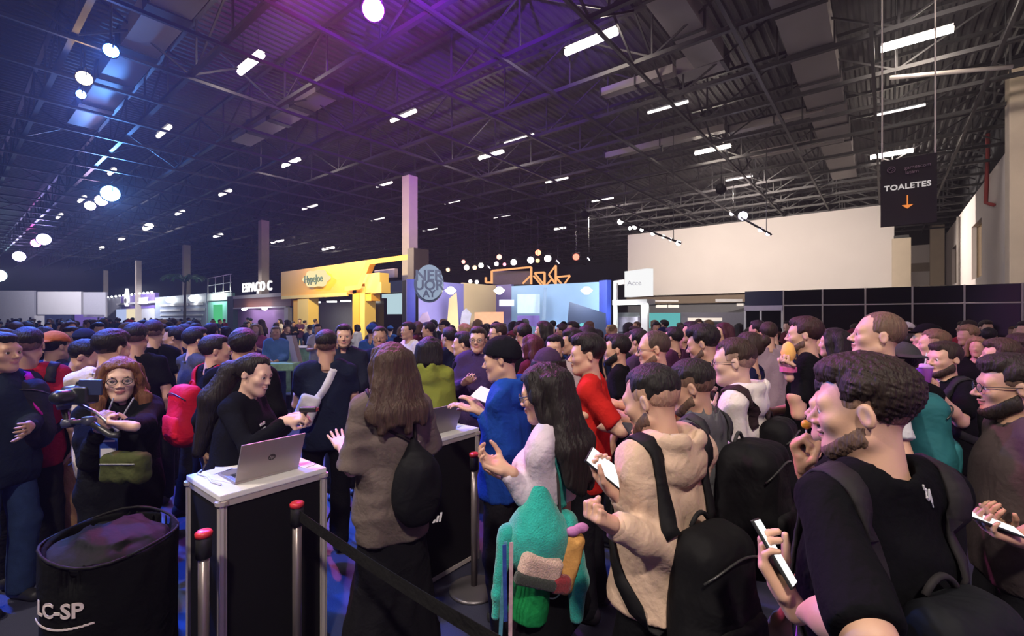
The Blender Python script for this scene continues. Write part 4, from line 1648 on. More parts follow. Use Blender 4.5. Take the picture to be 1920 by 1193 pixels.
lamp('blue spotlight at upper left', 208, 95, 9.2, tuple(G(60, 3.6)), 5500, (0.06, 0.22, 1.0), 0.19, 55, 60)
lamp('pale blue lamp under the warm one at upper left', 152, 177, 9.2, tuple(G(600, 3.0)), 6000, (0.10, 0.22, 1.0), 0.14, 45, 60)
lamp('warm yellow work lamp at upper left', 158, 147, 9.4, tuple(G(200, 5)), 500, (1.0, 0.62, 0.25), 0.22, 95, 60)
lamp('bright blue flare lamp over the left crowd', 207, 363, 9.2, tuple(G(300, 14)), 6000, (0.12, 0.35, 1.0), 0.50, 100, 60)
lamp('pinkish lamp next to the blue flare, upper', 190, 376, 9.0, tuple(G(280, 14)), 300, (0.9, 0.6, 1.0), 0.34, 80, 40)
lamp('pinkish lamp next to the blue flare, lower', 169, 386, 9.0, tuple(G(250, 14)), 300, (0.9, 0.6, 1.0), 0.30, 80, 40)
lamp('violet lamp in the far left cluster', 82, 449, 9.0, tuple(G(150, 22)), 900, (0.45, 0.4, 1.0), 0.55, 80, 40)
lamp('magenta lamp in the far left cluster', 67, 456, 9.0, tuple(G(150, 22)), 200, (1.0, 0.1, 0.6), 0.4, 80, 40)
lamp('pale violet lamp low in the far left cluster', 36, 481, 8.8, tuple(G(100, 25)), 500, (0.6, 0.5, 1.0), 0.6, 80, 40)
lamp('cool white lamp at the left edge', -3, 517, 7.0, tuple(G(60, 30)), 300, (0.6, 0.9, 1.0), 0.8, 80, 40)

# added uplights out of view tint the roof; added blue washes tint the left floor
up_ = HGT(640, 24, 9.2)
lamp('violet uplight on the roof above the top edge of the picture', 800, -80, 8.0, tuple(HGT(840, 70, 12.3)), 11000, (0.24, 0.03, 1.0), 0.2, 80, 20)
lamp('magenta uplight next to the violet one above the picture', 700, -60, 8.4, tuple(HGT(690, 40, 12.3)), 2600, (0.75, 0.03, 0.9), 0.16, 75, 20)
for nm_, loc_, tg_, en_ in (('blue wash lamp overhead left of the viewpoint', (-7.5, -1.2, 9.0), tuple(G(90, 3.3)), 11000), ('blue wash lamp overhead far left', (-10.5, 1.6, 9.0), tuple(G(610, 4.2)), 8000)):
    q_ = Vector(loc_)
    t = thing('stage_lamp', nm_, 'stage light', loc_)
    M = (Vector(tg_) - q_).to_track_quat('Z', 'Y').to_matrix().to_4x4()
    me = MB().lathe([(0.12, -0.4), (0.24, -0.3), (0.26, 0.0), (0.28, 0.0), (0.28, -0.03)], n=14).mesh('housing')
    me.transform(M)
    link('housing', me, BLACKM, t)
    me = MB().lathe([(0.05, 0.02), (0.24, 0.01), (0.245, 0.0)], n=14).mesh('lens')
    me.transform(M)
    link('lens', me, emis('lens_bluewash', (0.1, 0.25, 1.0), 30), t)
    MB().tube([(0, 0, 0.25), (0, 0, ZT + 0.12 - loc_[2])], 0.03, 6).build('hanger', STEEL, t)
    dd_ = (Vector(tg_) - q_).normalized()
    s_ = spot(tuple(dd_ * 0.1), tuple(dd_ * 3), en_, (0.03, 0.12, 1.0), 30, 0.5, 0.1)
    s_.parent = t

# two hanging bars of spotlights in front of the white gallery wall
for bi, (p0, p1, lamps, lab) in enumerate((((1160, 411), (1276, 456), ((1163, 416, 0.2), (1181, 428, 0.12), (1190, 426, 0.16), (1203, 431, 0.12), (1224, 438, 0.14), (1244, 444, 0.11), (1257, 449, 0.10), (1272, 456, 0.16)), 'hanging bar of small spotlights left of the white gallery wall'),
                                           ((1368, 396), (1446, 440), ((1372, 401, 0.14), (1393, 405, 0.30), (1426, 431, 0.14), (1440, 439, 0.12)), 'hanging bar of violet spotlights in front of the white gallery wall'))):
    dd = 24.0
    a, b = W(p0[0], p0[1], dd + 2), W(p1[0], p1[1], dd - 2)
    t = thing('lighting_bar', lab, 'lighting bar', tuple(a))
    wchild(MB().tube([a, b], 0.05, 6).build('bar', BLACKM, None), t)
    for f in (0.1, 0.9):
        q = a + (b - a) * f
        wchild(MB().tube([q, (q[0], q[1], ZT + 0.12)], 0.02, 5).build('hanger', STEEL), t)
    for k, (lx, ly, r) in enumerate(lamps):
        f = (lx - p0[0]) / (p1[0] - p0[0])
        tg = W(lx - 30, 590, dd + 9)
        lamp('small %s spotlight, number %s along the %s' % ('violet' if bi else 'white', ['one', 'two', 'three', 'four', 'five', 'six', 'seven', 'eight'][k], ['bar left of the gallery wall', 'bar before the gallery wall'][bi]),
             lx, ly, 0, tuple(G(lx - 60, 7.0, 1.0)), 160 if r > 0.15 else 40, (1.0, 0.88, 0.82) if not bi else (0.85, 0.75, 1.0), r * 0.8, 75, 40, d=dd + 2 - 4 * f, hang=False, group=None)

# lamps of the far stage
for i, (px, py, r, c) in enumerate(((840, 506, .20, (1, .55, .3)), (869, 491, .20, (1, .35, .3)), (875, 502, .28, (1, .85, .6)), (890, 502, .22, (1, .6, .3)), (902, 498, .26, (1, .85, .6)),
                                    (931, 495, .22, (1, .8, .8)), (936, 482, .26, (1, .4, .3)), (946, 496, .18, (1, .3, .4)), (963, 492, .32, (1, .95, .9)), (995, 488, .32, (1, .95, .9)),
                                    (1008, 489, .22, (1, .5, .2)), (1009, 474, .32, (1, .32, .18)), (1027, 485, .34, (1, .92, .9)), (1080, 482, .34, (1, .18, .12)), (882, 528, .2, (1, .9, .8)),
                                    (894, 529, .2, (1, .9, .8)))):
    nm = 'white' if min(c) > 0.55 else 'red' if c[1] < 0.45 else 'orange'
    lamp('far %s stage light, %s of the row counted from the left' % (nm, ['first', 'second', 'third', 'fourth', 'fifth', 'sixth', 'seventh', 'eighth', 'ninth', 'tenth', 'eleventh', 'twelfth', 'thirteenth', 'fourteenth', 'fifteenth', 'sixteenth'][i]),
         px, py, 0, tuple(G(px, 10, 2)), 25, c, r * 0.8, 90, 12 if nm == 'white' else 3.0, d=34 + 1.3 * (i % 3) + (3.0 if i > 13 else 0), hang=True)

# three narrow beams standing in the haze over the stage
for i, (px, py, tx, ty) in enumerate(((1104, 486, 1052, 530), (1046, 491, 1000, 530), (917, 501, 880, 532))):
    lamp('moving-head lamp throwing a white shaft over the stage, %s one' % ['right', 'middle', 'left'][i], px, py, 0, tuple(W(tx, ty, 33)), 14000, (0.85, 0.8, 0.9), 0.16, 9, 12, d=33)


# ------------------------------------------------------------------ exhibition stands
def ypan(px0, px1, z0, z1, Y, thick, name, material, parent, color=None):
    """upright panel in a plane Y = const (front face towards the camera), between two photo columns"""
    a, b = onY(px0, HOR, Y), onY(px1, HOR, Y)
    o = MB().box(((a[0] + b[0]) / 2, Y + thick / 2, (z0 + z1) / 2), (abs(b[0] - a[0]), thick, z1 - z0)).build(name, material, None, color)
    return wchild(o, parent)


def slab(A, B, z0, z1, thick, name, material, parent, color=None, dz=0.0):
    """upright panel standing between ground points A and B; thickness goes away from the camera"""
    A, B = Vector(A), Vector(B)
    d = (B - A)
    d.z = 0
    L = d.length
    d.normalize()
    n = Vector((-d.y, d.x, 0))
    if n.dot(Vector((FWD[0], FWD[1], 0))) < 0:
        n = -n
    mb = MB().prism([(0, z0), (L, z0), (L, z1 + dz), (0, z1)], 0, thick, ((A.x, A.y, 0), d, (0, 0, 1), n))
    return wchild(mb.build(name, material, None, color), parent)


def lettering(body, c, right, size, m, parent, depth=0.05, bold=0.0, color=None, name='lettering', spacing=1.0):
    o = text_mesh(name, body, size, m, None, depth, color, xf=frame(c, right, (0, 0, 1)), bold=bold, spacing=spacing)
    return wchild(o, parent)


def booth_fill(loc, energy, color, parent, size=1.2, rot_=None, sy=None):
    """a stand's own lamp strip: luminous tube and the light it gives"""
    l = bpy.data.lights.new('strip', 'AREA')  # area light put in to brighten the stand
    l.energy = energy
    l.color = color
    l.shape = 'RECTANGLE'
    l.size = size
    l.size_y = sy or 0.2
    o = bpy.data.objects.new('strip', l)
    COL.objects.link(o)
    o.location = Vector(loc) - parent.location
    o.rotation_euler = rot_ or (0, 0, 0)
    o.parent = parent
    return o


XDIR = (1, 0, 0)
YEL = mat('yellow_panel', (0.92, 0.46, 0.04), rough=0.5, noise=0.05, nscale=1.5)
YELP = mat('pale_yellow', (0.95, 0.66, 0.16), rough=0.5, noise=0.05, nscale=1.5)

# --- yellow stand
Yb = 12.9
t = thing('exhibition_stand', 'yellow exhibition stand with glowing cloud sign', 'booth', tuple(onY(610, HOR, Yb) * [1, 1, 0]))
zf0, zf1 = 2.98, 4.5
a, b, c_ = onY(527, HOR, Yb), onY(668, HOR, Yb), onY(690, HOR, Yb)
mb = MB().prism([(a[0], zf0), (b[0], zf0), (b[0] + 0.05, 3.3), (c_[0], zf1 + 0.05), (a[0], zf1)], 0, 0.5, ((0, Yb, 0), (1, 0, 0), (0, 0, 1), (0, 1, 0)))
wchild(mb.build('fascia', YEL), t)
ypan(527, 650, zf0 - 0.10, zf0 + 0.08, Yb - 0.06, 0.1, 'fascia_edge', YELP, t)
ypan(550, 558, 0, zf0 - 0.1, Yb + 0.1, 0.9, 'side_post', YEL, t)
ypan(558, 578, 0, zf0 - 0.1, Yb + 0.0, 0.6, 'post', YELP, t)
ypan(661, 674, 0, 3.3, Yb + 0.0, 0.6, 'post', YEL, t)
ypan(674, 684, 0, 3.3, Yb + 0.02, 0.6, 'post', YELP, t)
ypan(684, 715, 2.95, 3.45, Yb + 0.05, 0.5, 'stepped_fascia', YELP, t)
ypan(676, 712, 3.45, 3.9, Yb + 0.05, 0.5, 'stepped_fascia', YELP, t)
ypan(684, 696, 2.6, 3.0, Yb + 0.05, 0.5, 'stepped_fascia', YEL, t)
ypan(578, 661, 0, zf0 - 0.1, Yb + 4.0, 0.2, 'back_wall', mat('stand_grey', (0.16, 0.16, 0.17), rough=0.6), t)
ypan(684, 720, 0, 2.9, Yb + 3.0, 0.2, 'dark_screen', BLACKP, t)
ypan(716, 751, 2.0, 3.2, Yb + 4.0, 0.2, 'light_screen', emis('screen_ice', (0.62, 0.85, 0.92), 0.75), t)
ypan(706, 760, 3.25, 3.9, Yb + 3.6, 0.2, 'grey_header', mat('stand_dark', (0.05, 0.05, 0.055)), t)
TUBEO = emis('orange_tube', (1.0, 0.50, 0.10), 2.6)
p0, p1, p2, p3 = onY(648, 541, Yb - 0.2), onY(673, 539, Yb - 0.2), onY(690, 492, Yb - 0.2), onY(766, 482, Yb - 0.2)
for q0, q1 in ((p0, p1), (p1, p2), (p2, p3)):
    wchild(MB().bar(q0, q1, 0.10, 0.20).build('light_tube', TUBEO), t)
ypan(764, 776, 2.9, 4.7, Yb - 0.5, 0.8, 'dark_pylon', mat('dark_brown', (0.05, 0.03, 0.03)), t)
ypan(702, 740, 3.9, 4.35, Yb + 2.0, 0.2, 'mauve_panel', mat('mauve', (0.45, 0.34, 0.38)), t)
# cloud sign
cc = onY(597, 523, Yb)
cl = MB()
pts = []
for k in range(36):
    an = 2 * math.pi * k / 36
    rr = 1 + 0.10 * math.cos(6 * an)
    pts.append((1.15 * rr * math.cos(an), 0.44 * rr * math.sin(an)))
cl.prism(pts, -0.25, 0.0, ((cc[0], Yb, cc[2]), (1, 0, 0), (0, 0, 1), (0, 1, 0)))
wchild(cl.build('cloud_sign', emis('cloud_cream', (1.0, 0.84, 0.42), 1.0)), t)
lettering('HypeJoe', (cc[0], Yb - 0.29, cc[2] - 0.03), XDIR, 0.56, mat('ink_green', (0.10, 0.16, 0.10)), t, 0.03, 0.006)
for i, px in enumerate((592, 622, 648)):
    p = onY(px, 566, Yb + 2.0)
    wchild(MB().box((p[0], Yb + 2.0, 2.75), (0.7, 0.25, 0.08)).build('downlight', emis('dl_white', (1, .97, .9), 9)), t)
p = onY(620, HOR, Yb + 2.6)
booth_fill((p[0], Yb + 2.2, 2.7), 60, (1, .95, .88), t, 3.0)
p = onY(610, HOR, Yb - 2.5)
booth_fill((p[0], Yb - 3.6, 5.2), 900, (1, .82, .52), t, 9.0, (math.radians(68), 0, 0))

# --- stand with the white word
Yb = 16.0
t = thing('exhibition_stand', 'stand with big white ESPACO letters over a lilac wall', 'booth', tuple(onY(485, HOR, Yb) * [1, 1, 0]))
ypan(437, 545, 3.35, 3.62, Yb, 0.3, 'white_ledge', WHITEP, t)
ypan(437, 545, 2.62, 3.35, Yb + 0.05, 0.3, 'brown_band', mat('brown_panel', (0.20, 0.075, 0.035), rough=0.6), t)
ypan(437, 536, 2.52, 2.62, Yb - 0.02, 0.3, 'white_rail', WHITEP, t)
ypan(437, 534, 0, 2.52, Yb + 0.4, 0.2, 'lilac_wall', mat('lilac', (0.34, 0.20, 0.42), rough=0.6), t)
ypan(533, 540, 0, 2.52, Yb + 0.02, 0.3, 'white_post', WHITEP, t)
ypan(426, 437, 0, 3.6, Yb + 0.02, 0.4, 'side_post', mat('dark_teal', (0.02, 0.06, 0.06)), t)
p = onY(484, 538, Yb)
lettering('ESPAÇO C', (p[0] - 0.1, Yb - 0.08, p[2] - 0.03), XDIR, 1.05, emis('letter_white', (1, .95, .95), 1.3), t, 0.12, 0.004, spacing=1.12)
for px in (458, 496):
    p = onY(px, 579, Yb - 0.3)
    wchild(MB().lathe([(0.12, -0.1), (0.2, 0), (0.12, 0.1)], (p[0], Yb - 0.3, 2.45), 10).build('downlight', emis('dl_lilac', (1, .92, 1.0), 14)), t)
p = onY(484, HOR, Yb)
booth_fill((p[0], Yb - 1.2, 2.9), 90, (.9, .8, 1.0), t, 3.5, (math.radians(25), 0, 0))
booth_fill((p[0], Yb - 0.7, 5.0), 30, (1, .95, .95), t, 3.5, (math.radians(30), 0, 0))
# --- green stand
Yb = 17.0
t = thing('exhibition_stand', 'small mint green stand between the drop sign and the white letters', 'booth', tuple(onY(412, HOR, Yb) * [1, 1, 0]))
MINT = mat('mint', (0.32, 0.80, 0.66), rough=0.5)
ypan(390, 434, 0, 4.05, Yb, 0.3, 'mint_wall', MINT, t)
ypan(400, 416, 1.2, 3.0, Yb - 0.05, 0.1, 'green_screen', emis('screen_green', (0.10, 0.65, 0.25), 0.8), t)
ypan(388, 434, 3.4, 4.05, Yb - 0.1, 0.1, 'white_header', WHITEP, t)
p = onY(412, HOR, Yb)
booth_fill((p[0], Yb - 1.0, 4.5), 170, (.8, 1.0, .95), t, 2.5, (math.radians(25), 0, 0))

# wire cage on top of the next stand
for px in (390, 404, 419, 432):
    q = onY(px, HOR, 17.0)
    wchild(MB().bar((q[0], 17.0, 4.0), (q[0], 17.0, 5.7), 0.06).build('cage_post', ALU), t)
q0, q1 = onY(390, HOR, 17.0), onY(434, HOR, 17.0)
for z in (4.1, 4.9, 5.65):
    wchild(MB().bar((q0[0], 17.0, z), (q1[0], 17.0, z + 0.1), 0.06).build('cage_rail', ALU), t)

# --- stand with the drop-shaped sign
Yb = 18.0
t = thing('exhibition_stand', 'pale stand with drop-shaped white sign and small letters', 'booth', tuple(onY(290, HOR, Yb) * [1, 1, 0]))
GREYP = mat('pale_grey', (0.50, 0.50, 0.54), rough=0.6)
VIOP = mat('violet_band', (0.16, 0.10, 0.38), rough=0.5)
ypan(199, 226, 0, 4.9, Yb, 0.6, 'grey_tower', GREYP, t)
ypan(226, 290, 3.9, 5.0, Yb + 0.05, 0.5, 'violet_header', VIOP, t)
ypan(218, 290, 3.65, 3.9, Yb - 0.3, 0.5, 'white_rail', WHITEP, t)
ypan(214, 290, 3.0, 3.65, Yb + 0.1, 0.3, 'violet_band', VIOP, t)
ypan(212, 290, 0, 3.0, Yb + 0.15, 0.3, 'lower_wall', GREYP, t)
ypan(237, 252, 1.0, 3.0, Yb - 0.05, 0.1, 'cream_screen', emis('screen_cream', (1.0, 0.85, 0.55), 0.9), t)
ypan(218, 236, 1.0, 3.0, Yb - 0.05, 0.1, 'ice_screen', emis('screen_blue', (0.55, 0.65, 1.0), 0.8), t)
p = onY(242, 560, Yb)
dr = MB()
pts = []
for k in range(40):
    an = 2 * math.pi * k / 40 + math.pi / 2
    r_ = 1.0
    x_, y_ = 0.95 * math.cos(an), 0.95 * math.sin(an)
    if y_ > 0.3:
        y_ += (y_ - 0.3) * 1.1
        x_ *= 1 - 0.28 * (y_ - 0.3)
    pts.append((x_, y_))
dr.prism(pts, -0.4, -0.1, ((p[0], Yb, p[2] - 0.2), (1, 0, 0), (0, 0, 1), (0, 1, 0)))
wchild(dr.build('drop_sign', emis('sign_white', (0.95, 0.92, 1.0), 1.4)), t)
wchild(MB().prism([(0.55 * math.cos(k * .35), 0.36 * math.sin(k * .35)) for k in range(18)], -0.46, -0.40, ((p[0], Yb, p[2] - 0.35), (1, 0, 0), (0, 0, 1), (0, 1, 0))).build('drop_eye', mat('sign_grey', (0.2, 0.2, 0.22)), None), t)
p = onY(274, 562, Yb)
lettering('nuuv', (p[0], Yb - 0.3, p[2]), XDIR, 2.0, emis('sign_white', (1, 1, 1), 1), t, 0.2, 0.0)
ypan(291, 386, 0, 4.2, Yb - 1.0, 0.3, 'text_wall', mat('blue_grey', (0.30, 0.34, 0.44), rough=0.5), t)
for (x0_, x1_, z0_, z1_) in ((300, 352, 3.05, 3.3), (356, 380, 3.05, 3.3), (300, 338, 2.45, 2.72), (343, 383, 2.45, 2.72), (300, 380, 1.95, 2.1), (302, 376, 1.55, 1.66)):
    ypan(x0_, x1_, z0_, z1_, Yb - 1.06, 0.05, 'text_line', WHITEP, t)
for px in (318, 362):
    p = onY(px, 572, Yb - 1.3)
    wchild(MB().lathe([(0.2, -0.3), (0.42, 0), (0.2, 0.3)], (p[0], Yb - 1.3, 3.75), 10).build('floodlight', emis('flood_w', (.95, 1, 1.0), 16)), t)
for k in range(12):
    p = onY(202 + k * 7.5, 550, Yb - 0.2)
    wchild(MB().lathe([(0.08, -0.12), (0.16, 0), (0.08, 0.12)], (p[0], Yb - 0.2, 5.05), 8).build('rim_bulb', emis('rim_w', (.95, .95, 1.0), 12)), t)
p = onY(300, HOR, Yb)
booth_fill((p[0], Yb - 3, 5.5), 1300, (.85, .88, 1.0), t, 12.0, (math.radians(30), 0, 0))

# --- palm over the stands
p = G(346, 47.0)
t = thing('palm_tree', 'palm rising above the far stands before a column', 'palm', tuple(p))
LEAF = mat('palm_leaf', (0.06, 0.14, 0.05), rough=0.6)
MB().tube([(0, 0, 0), (0.1, 0, 3), (0, 0.1, 5.4)], [0.16, 0.13, 0.10], 8).build('trunk', mat('palm_bark', (0.10, 0.07, 0.05)), t)
for k in range(13):
    an = k * 2.4
    mb = MB()
    ln = 2.2 + 0.5 * math.sin(k * 1.7)
    pts, wd = [], []
    for j in range(7):
        u = j / 6
        pts.append(Vector((math.cos(an) * ln * u, math.sin(an) * ln * u, 5.4 + 0.9 * math.sin(u * 2.2) - 0.5 * u * u)))
    sd = Vector((-math.sin(an), math.cos(an), 0))
    for j in range(6):
        w0 = 0.30 * math.sin(math.pi * (j + 0.4) / 6.8)
        for sg in (-1, 1):
            a_, b_ = pts[j], pts[j + 1]
            mb.add([a_, b_, b_ + sd * sg * w0 + Vector((0, 0, -0.18)), a_ + sd * sg * w0 * 0.6 + Vector((0, 0, -0.12)), a_ + Vector((0, 0, 0.02)), b_ + Vector((0, 0, 0.02))],
                   [(0, 1, 2, 3), (4, 5, 2, 3)])
    mb.build('frond', LEAF, t)

# --- far end wall panels at the left
t = thing('partition_wall', 'pale grey partition panels at the far left end of the hall', 'partition', tuple(G(100, 70)))
for (x0_, x1_, y0_, y1_, m) in ((-40, 64, 545, 612, GREYP), (70, 152, 547, 590, WHITEP), (156, 198, 548, 595, GREYP), (58, 82, 592, 612, WHITEP), (140, 196, 590, 612, VIOP), (84, 134, 591, 612, mat('navy', (0.03, 0.04, 0.10)))):
    A, B = G(x0_, 66), G(x1_, 66)
    slab(A, B, max(0, CAM_Z + (HOR - y1_) / FPX * 66), CAM_Z + (HOR - y0_) / FPX * 66, 0.3, 'panel', m, t)
p = W(60, 560, 58)
booth_fill(tuple(p + np.array([0, 0, 4])), 1800, (.9, .85, 1.0), t, 14, (math.radians(40), 0, YAW))

# --- blue stand with the round emblem
t = thing('exhibition_stand', 'blue and lilac stand with a round emblem and murals', 'booth', tuple(G(950, 17)))
A, B, C_ = G(779, 16.0), G(930, 19.5), G(1139, 16.5)
LILA = mat('lilac_print', (0.30, 0.26, 0.66), rough=0.55, noise=0.25, nscale=0.9)
CREAM = mat('cream_print', (0.86, 0.62, 0.34), rough=0.55, noise=0.12, nscale=0.8)
SKYP = mat('sky_print', (0.30, 0.50, 0.82), rough=0.55, noise=0.22, nscale=0.7)
D_ = lambda u: tuple(np.array(A) * (1 - u) + np.array(B) * u)
E_ = lambda u: tuple(np.array(B) * (1 - u) + np.array(C_) * u)
slab(D_(0), D_(0.55), 0, 3.12, 0.15, 'lilac_mural', LILA, t)
slab(D_(0.55), D_(1.0), 0, 3.16, 0.15, 'cream_mural', CREAM, t)
slab(E_(0.0), E_(0.16), 0, 3.18, 0.15, 'violet_mural', mat('violet_print', (0.16, 0.13, 0.36), noise=0.3, nscale=1.5), t)
slab(E_(0.16), E_(1.0), 0, 3.1, 0.15, 'sky_mural', SKYP, t)
off = -0.06 * np.array([FWD[0], FWD[1], 0])
# printed shapes on the walls: raised thin boards
def board(poly, d, name, m, th=0.05):
    P = [W(x_, y_, d) for x_, y_ in poly]
    o = Vector(P[0])
    U, Vv, Nn = Vector((RGT[0], RGT[1], 0)), Vector((0, 0, 1)), Vector((FWD[0], FWD[1], 0))
    pl = [((Vector(q) - o).dot(U), (Vector(q) - o).dot(Vv)) for q in P]
    return wchild(MB().prism(pl, 0, th, (tuple(o), U, Vv, Nn)).build(name, m), t)


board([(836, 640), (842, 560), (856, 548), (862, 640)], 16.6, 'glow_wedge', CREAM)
board([(890, 618), (890, 586), (944, 585), (944, 618)], 17.0, 'peach_board', mat('peach', (0.86, 0.36, 0.20), rough=0.6))
board([(1060, 640), (1068, 566), (1136, 588), (1136, 640)], 15.6, 'navy_board', mat('navy_print', (0.015, 0.025, 0.06), rough=0.5))
board([(1082, 612), (1090, 606), (1100, 606), (1106, 613), (1104, 622), (1084, 622)], 15.4, 'cyan_mark', emis('cyan_mark', (0.25, 0.85, 0.9), 0.8))
board([(860, 622), (866, 585), (874, 578), (884, 588), (878, 622)], 16.7, 'pale_figure', mat('pale_print', (0.40, 0.38, 0.52), noise=0.5, nscale=4))
board([(785, 600), (792, 588), (801, 585), (807, 600), (800, 622), (788, 622)], 15.4, 'ring_print', mat('pink_print', (0.50, 0.36, 0.62), noise=0.3, nscale=4))
board([(936, 574), (936, 562), (964, 562), (964, 574)], 17.2, 'white_blocks', mat('pale_blue', (0.7, 0.75, 0.95)))
board([(970, 612), (970, 592), (1012, 592), (1012, 612)], 17.2, 'violet_print', VIOP)
board([(970, 588), (970, 552), (1012, 552), (1012, 588)], 17.0, 'light_print', mat('lightblue', (0.55, 0.72, 0.88)))
board([(1016, 600), (1020, 540), (1025, 540), (1023, 600)], 16.6, 'slim_print', mat('slate', (0.18, 0.26, 0.38)))
for (x0_, x1_, lab, m) in ((763, 779, 'navy_pilaster', mat('royal', (0.05, 0.06, 0.42), rough=0.4)), (1138, 1146, 'navy_pilaster', mat('royal2', (0.03, 0.06, 0.36), rough=0.4))):
    dd = 15.6 if x0_ < 900 else 16.0
    slab(G(x0_, dd), G(x1_, dd + 0.1), 0, 3.12, 0.4, lab, m, t)
slab(G(754, 16.2), G(763, 15.7), 0, 3.1, 0.4, 'dark_return', BLACKM, t)
# round emblem
ce = W(808, 531, 14.6)
U, Vv, Nn = (RGT[0], RGT[1], 0), (0, 0, 1), (-FWD[0], -FWD[1], 0)
circ = lambda r, n=36: [(0.82 * r * math.cos(2 * math.pi * k / n), 1.05 * r * math.sin(2 * math.pi * k / n)) for k in range(n)]
sh_ = ce + np.array([-RGT[0] * 0.04, -RGT[1] * 0.04, -0.05])
wchild(MB().prism(circ(0.54), 0, 0.25, (tuple(sh_), U, Vv, Nn)).build('emblem_disc', mat('emblem_dark', (0.02, 0.035, 0.07))), t)
wchild(MB().prism(circ(0.52), 0.25, 0.30, (tuple(ce), U, Vv, Nn)).build('emblem_face', emis('emblem_face', (0.40, 0.50, 0.66), 0.75)), t)
ink = mat('emblem_ink', (0.02, 0.03, 0.06))
fc = ce + np.array([-FWD[0], -FWD[1], 0]) * 0.31
lettering('NER', tuple(fc + np.array([0, 0, 0.20])), U, 0.46, ink, t, 0.02, 0.012)
lettering('UOR', tuple(fc + np.array([0, 0, -0.10])), U, 0.42, ink, t, 0.02, 0.012)
lettering('AY', tuple(fc + np.array([0, 0, -0.36])), U, 0.30, ink, t, 0.02, 0.010)
for (px, py, e, col) in ((845, 545, 90, (1, .95, .75)), (936, 545, 40, (.9, .95, 1)), (1100, 545, 130, (.85, .95, 1))):
    d = 15.2
    p = W(px, py, d)
    wchild(MB().lathe([(0.05, -0.12), (0.19, 0), (0.05, 0.12)], tuple(p), 12).build('floodlight', emis('flood_%d' % px, col, 26)), t)
    l = spot(tuple(p - np.array([FWD[0], FWD[1], 0]) * 0.4), tuple(W(px, 600, d + 4)), e * 2, col, 140, 0.9, 0.2)
    wchild(l, t)
    l.location = Vector(tuple(p - np.array([FWD[0], FWD[1], -0.1]) * 0.5)) - t.location
p = W(950, 470, 12.5)
booth_fill(tuple(p), 260, (.92, .92, 1.0), t, 8, (math.radians(48), 0, YAW))

# --- orange line frames above the far stage
t = thing('stage_set', 'glowing orange triangle frames over the far stage', 'stage set', tuple(G(1000, 30)))
OR = emis('orange_frame', (1.0, 0.45, 0.18), 1.1)
for poly in ([(922, 532), (922, 508), (996, 501), (996, 532)], [(980, 532), (996, 516), (996, 533)], [(1002, 512), (1021, 511), (1021, 535), (1002, 512)], [(1000, 517), (1016, 536)],
             [(1029, 515), (1042, 498), (1042, 533), (1029, 515)], [(1042, 520), (1069, 517), (1056, 536), (1042, 520)], [(911, 520), (911, 530), (921, 530)], [(1024, 535), (1036, 522)]):
    P = [W(x_, y_, 30) for x_, y_ in poly]
    for q0, q1 in zip(P[:-1], P[1:]):
        wchild(MB().bar(q0, q1, 0.11).build('light_line', OR), t)
A, B = G(924, 31), G(994, 31)
slab(A, B, 4.0, 4.9, 0.1, 'stage_screen', mat('screen_dim', (0.2, 0.17, 0.18)), t)
slab(G(905, 32), G(1080, 32), 0, 3.95, 0.4, 'stage_deck_wall', BLACKM, t)

# --- white stand with tilted sign
t = thing('exhibition_stand', 'white open stand with a bright square sign on top', 'booth', tuple(G(1185, 15)))
slab(G(1171, 15.4), G(1213, 14.4), 2.5, 3.35, 0.25, 'sign_box', emis('sign_panel', (1, 1, 1), 0.95), t)
p = W(1192, 531, 14.7)
lettering('Accer', tuple(p), (RGT[0] * 0.9 - FWD[0] * 0.4, RGT[1] * 0.9 - FWD[1] * 0.4, 0), 0.22, mat('sign_ink', (0.3, 0.3, 0.32)), t, 0.01)
slab(G(1148, 16.0), G(1213, 15.0), 2.25, 2.42, 0.5, 'white_beam', WHITEP, t)
slab(G(1150, 16.2), G(1170, 15.6), 2.95, 3.1, 0.3, 'upper_beam', mat('cream_beam', (0.7, 0.62, 0.55)), t)
slab(G(1150, 15.9), G(1156, 15.85), 0, 3.0, 0.2, 'post', WHITEP, t)
slab(G(1202, 15.0), G(1214, 14.9), 0, 2.3, 0.25, 'post', WHITEP, t)
slab(G(1156, 17.4), G(1200, 16.6), 0, 2.0, 0.2, 'back_wall', mat('grey_wall2', (0.4, 0.42, 0.42)), t)
slab(G(1160, 17.2), G(1196, 16.4), 1.3, 1.85, 0.1, 'poster', mat('poster_speck', (0.6, 0.55, 0.65), noise=0.8, nscale=3), t)
booth_fill(tuple(W(1185, 570, 15.2)), 30, (.9, 1, .95), t, 1.4)

# --- things along the wall under the white gallery
t = thing('sign_wall', 'dark fascia with white words and a teal panel under the gallery', 'sign', tuple(G(1300, 38)))
for (x0_, x1_, y0_, y1_, m, nm) in ((1213, 1276, 587, 616, emis('teal_panel', (0.20, 0.74, 0.74), 0.62), 'teal_panel'), (1230, 1251, 572, 577, WHITEP, 'word'), (1253, 1273, 572, 577, WHITEP, 'word'), (1214, 1272, 563, 566, GREYP, 'word_line'),
                                 (1342, 1392, 561, 566, GREYP, 'word_line'), (1382, 1394, 569, 574, WHITEP, 'word'), (1290, 1354, 596, 602, WHITEP, 'white_strip'), (1277, 1395, 586, 620, mat('slate_wall', (0.10, 0.10, 0.14)), 'slate_panel')):
    dd = 37.5 if nm != 'slate_panel' else 38.2
    slab(G(x0_, dd), G(x1_, dd), max(0.1, CAM_Z + (HOR - y1_) / FPX * dd), CAM_Z + (HOR - y0_) / FPX * dd, 0.08, nm, m, t)

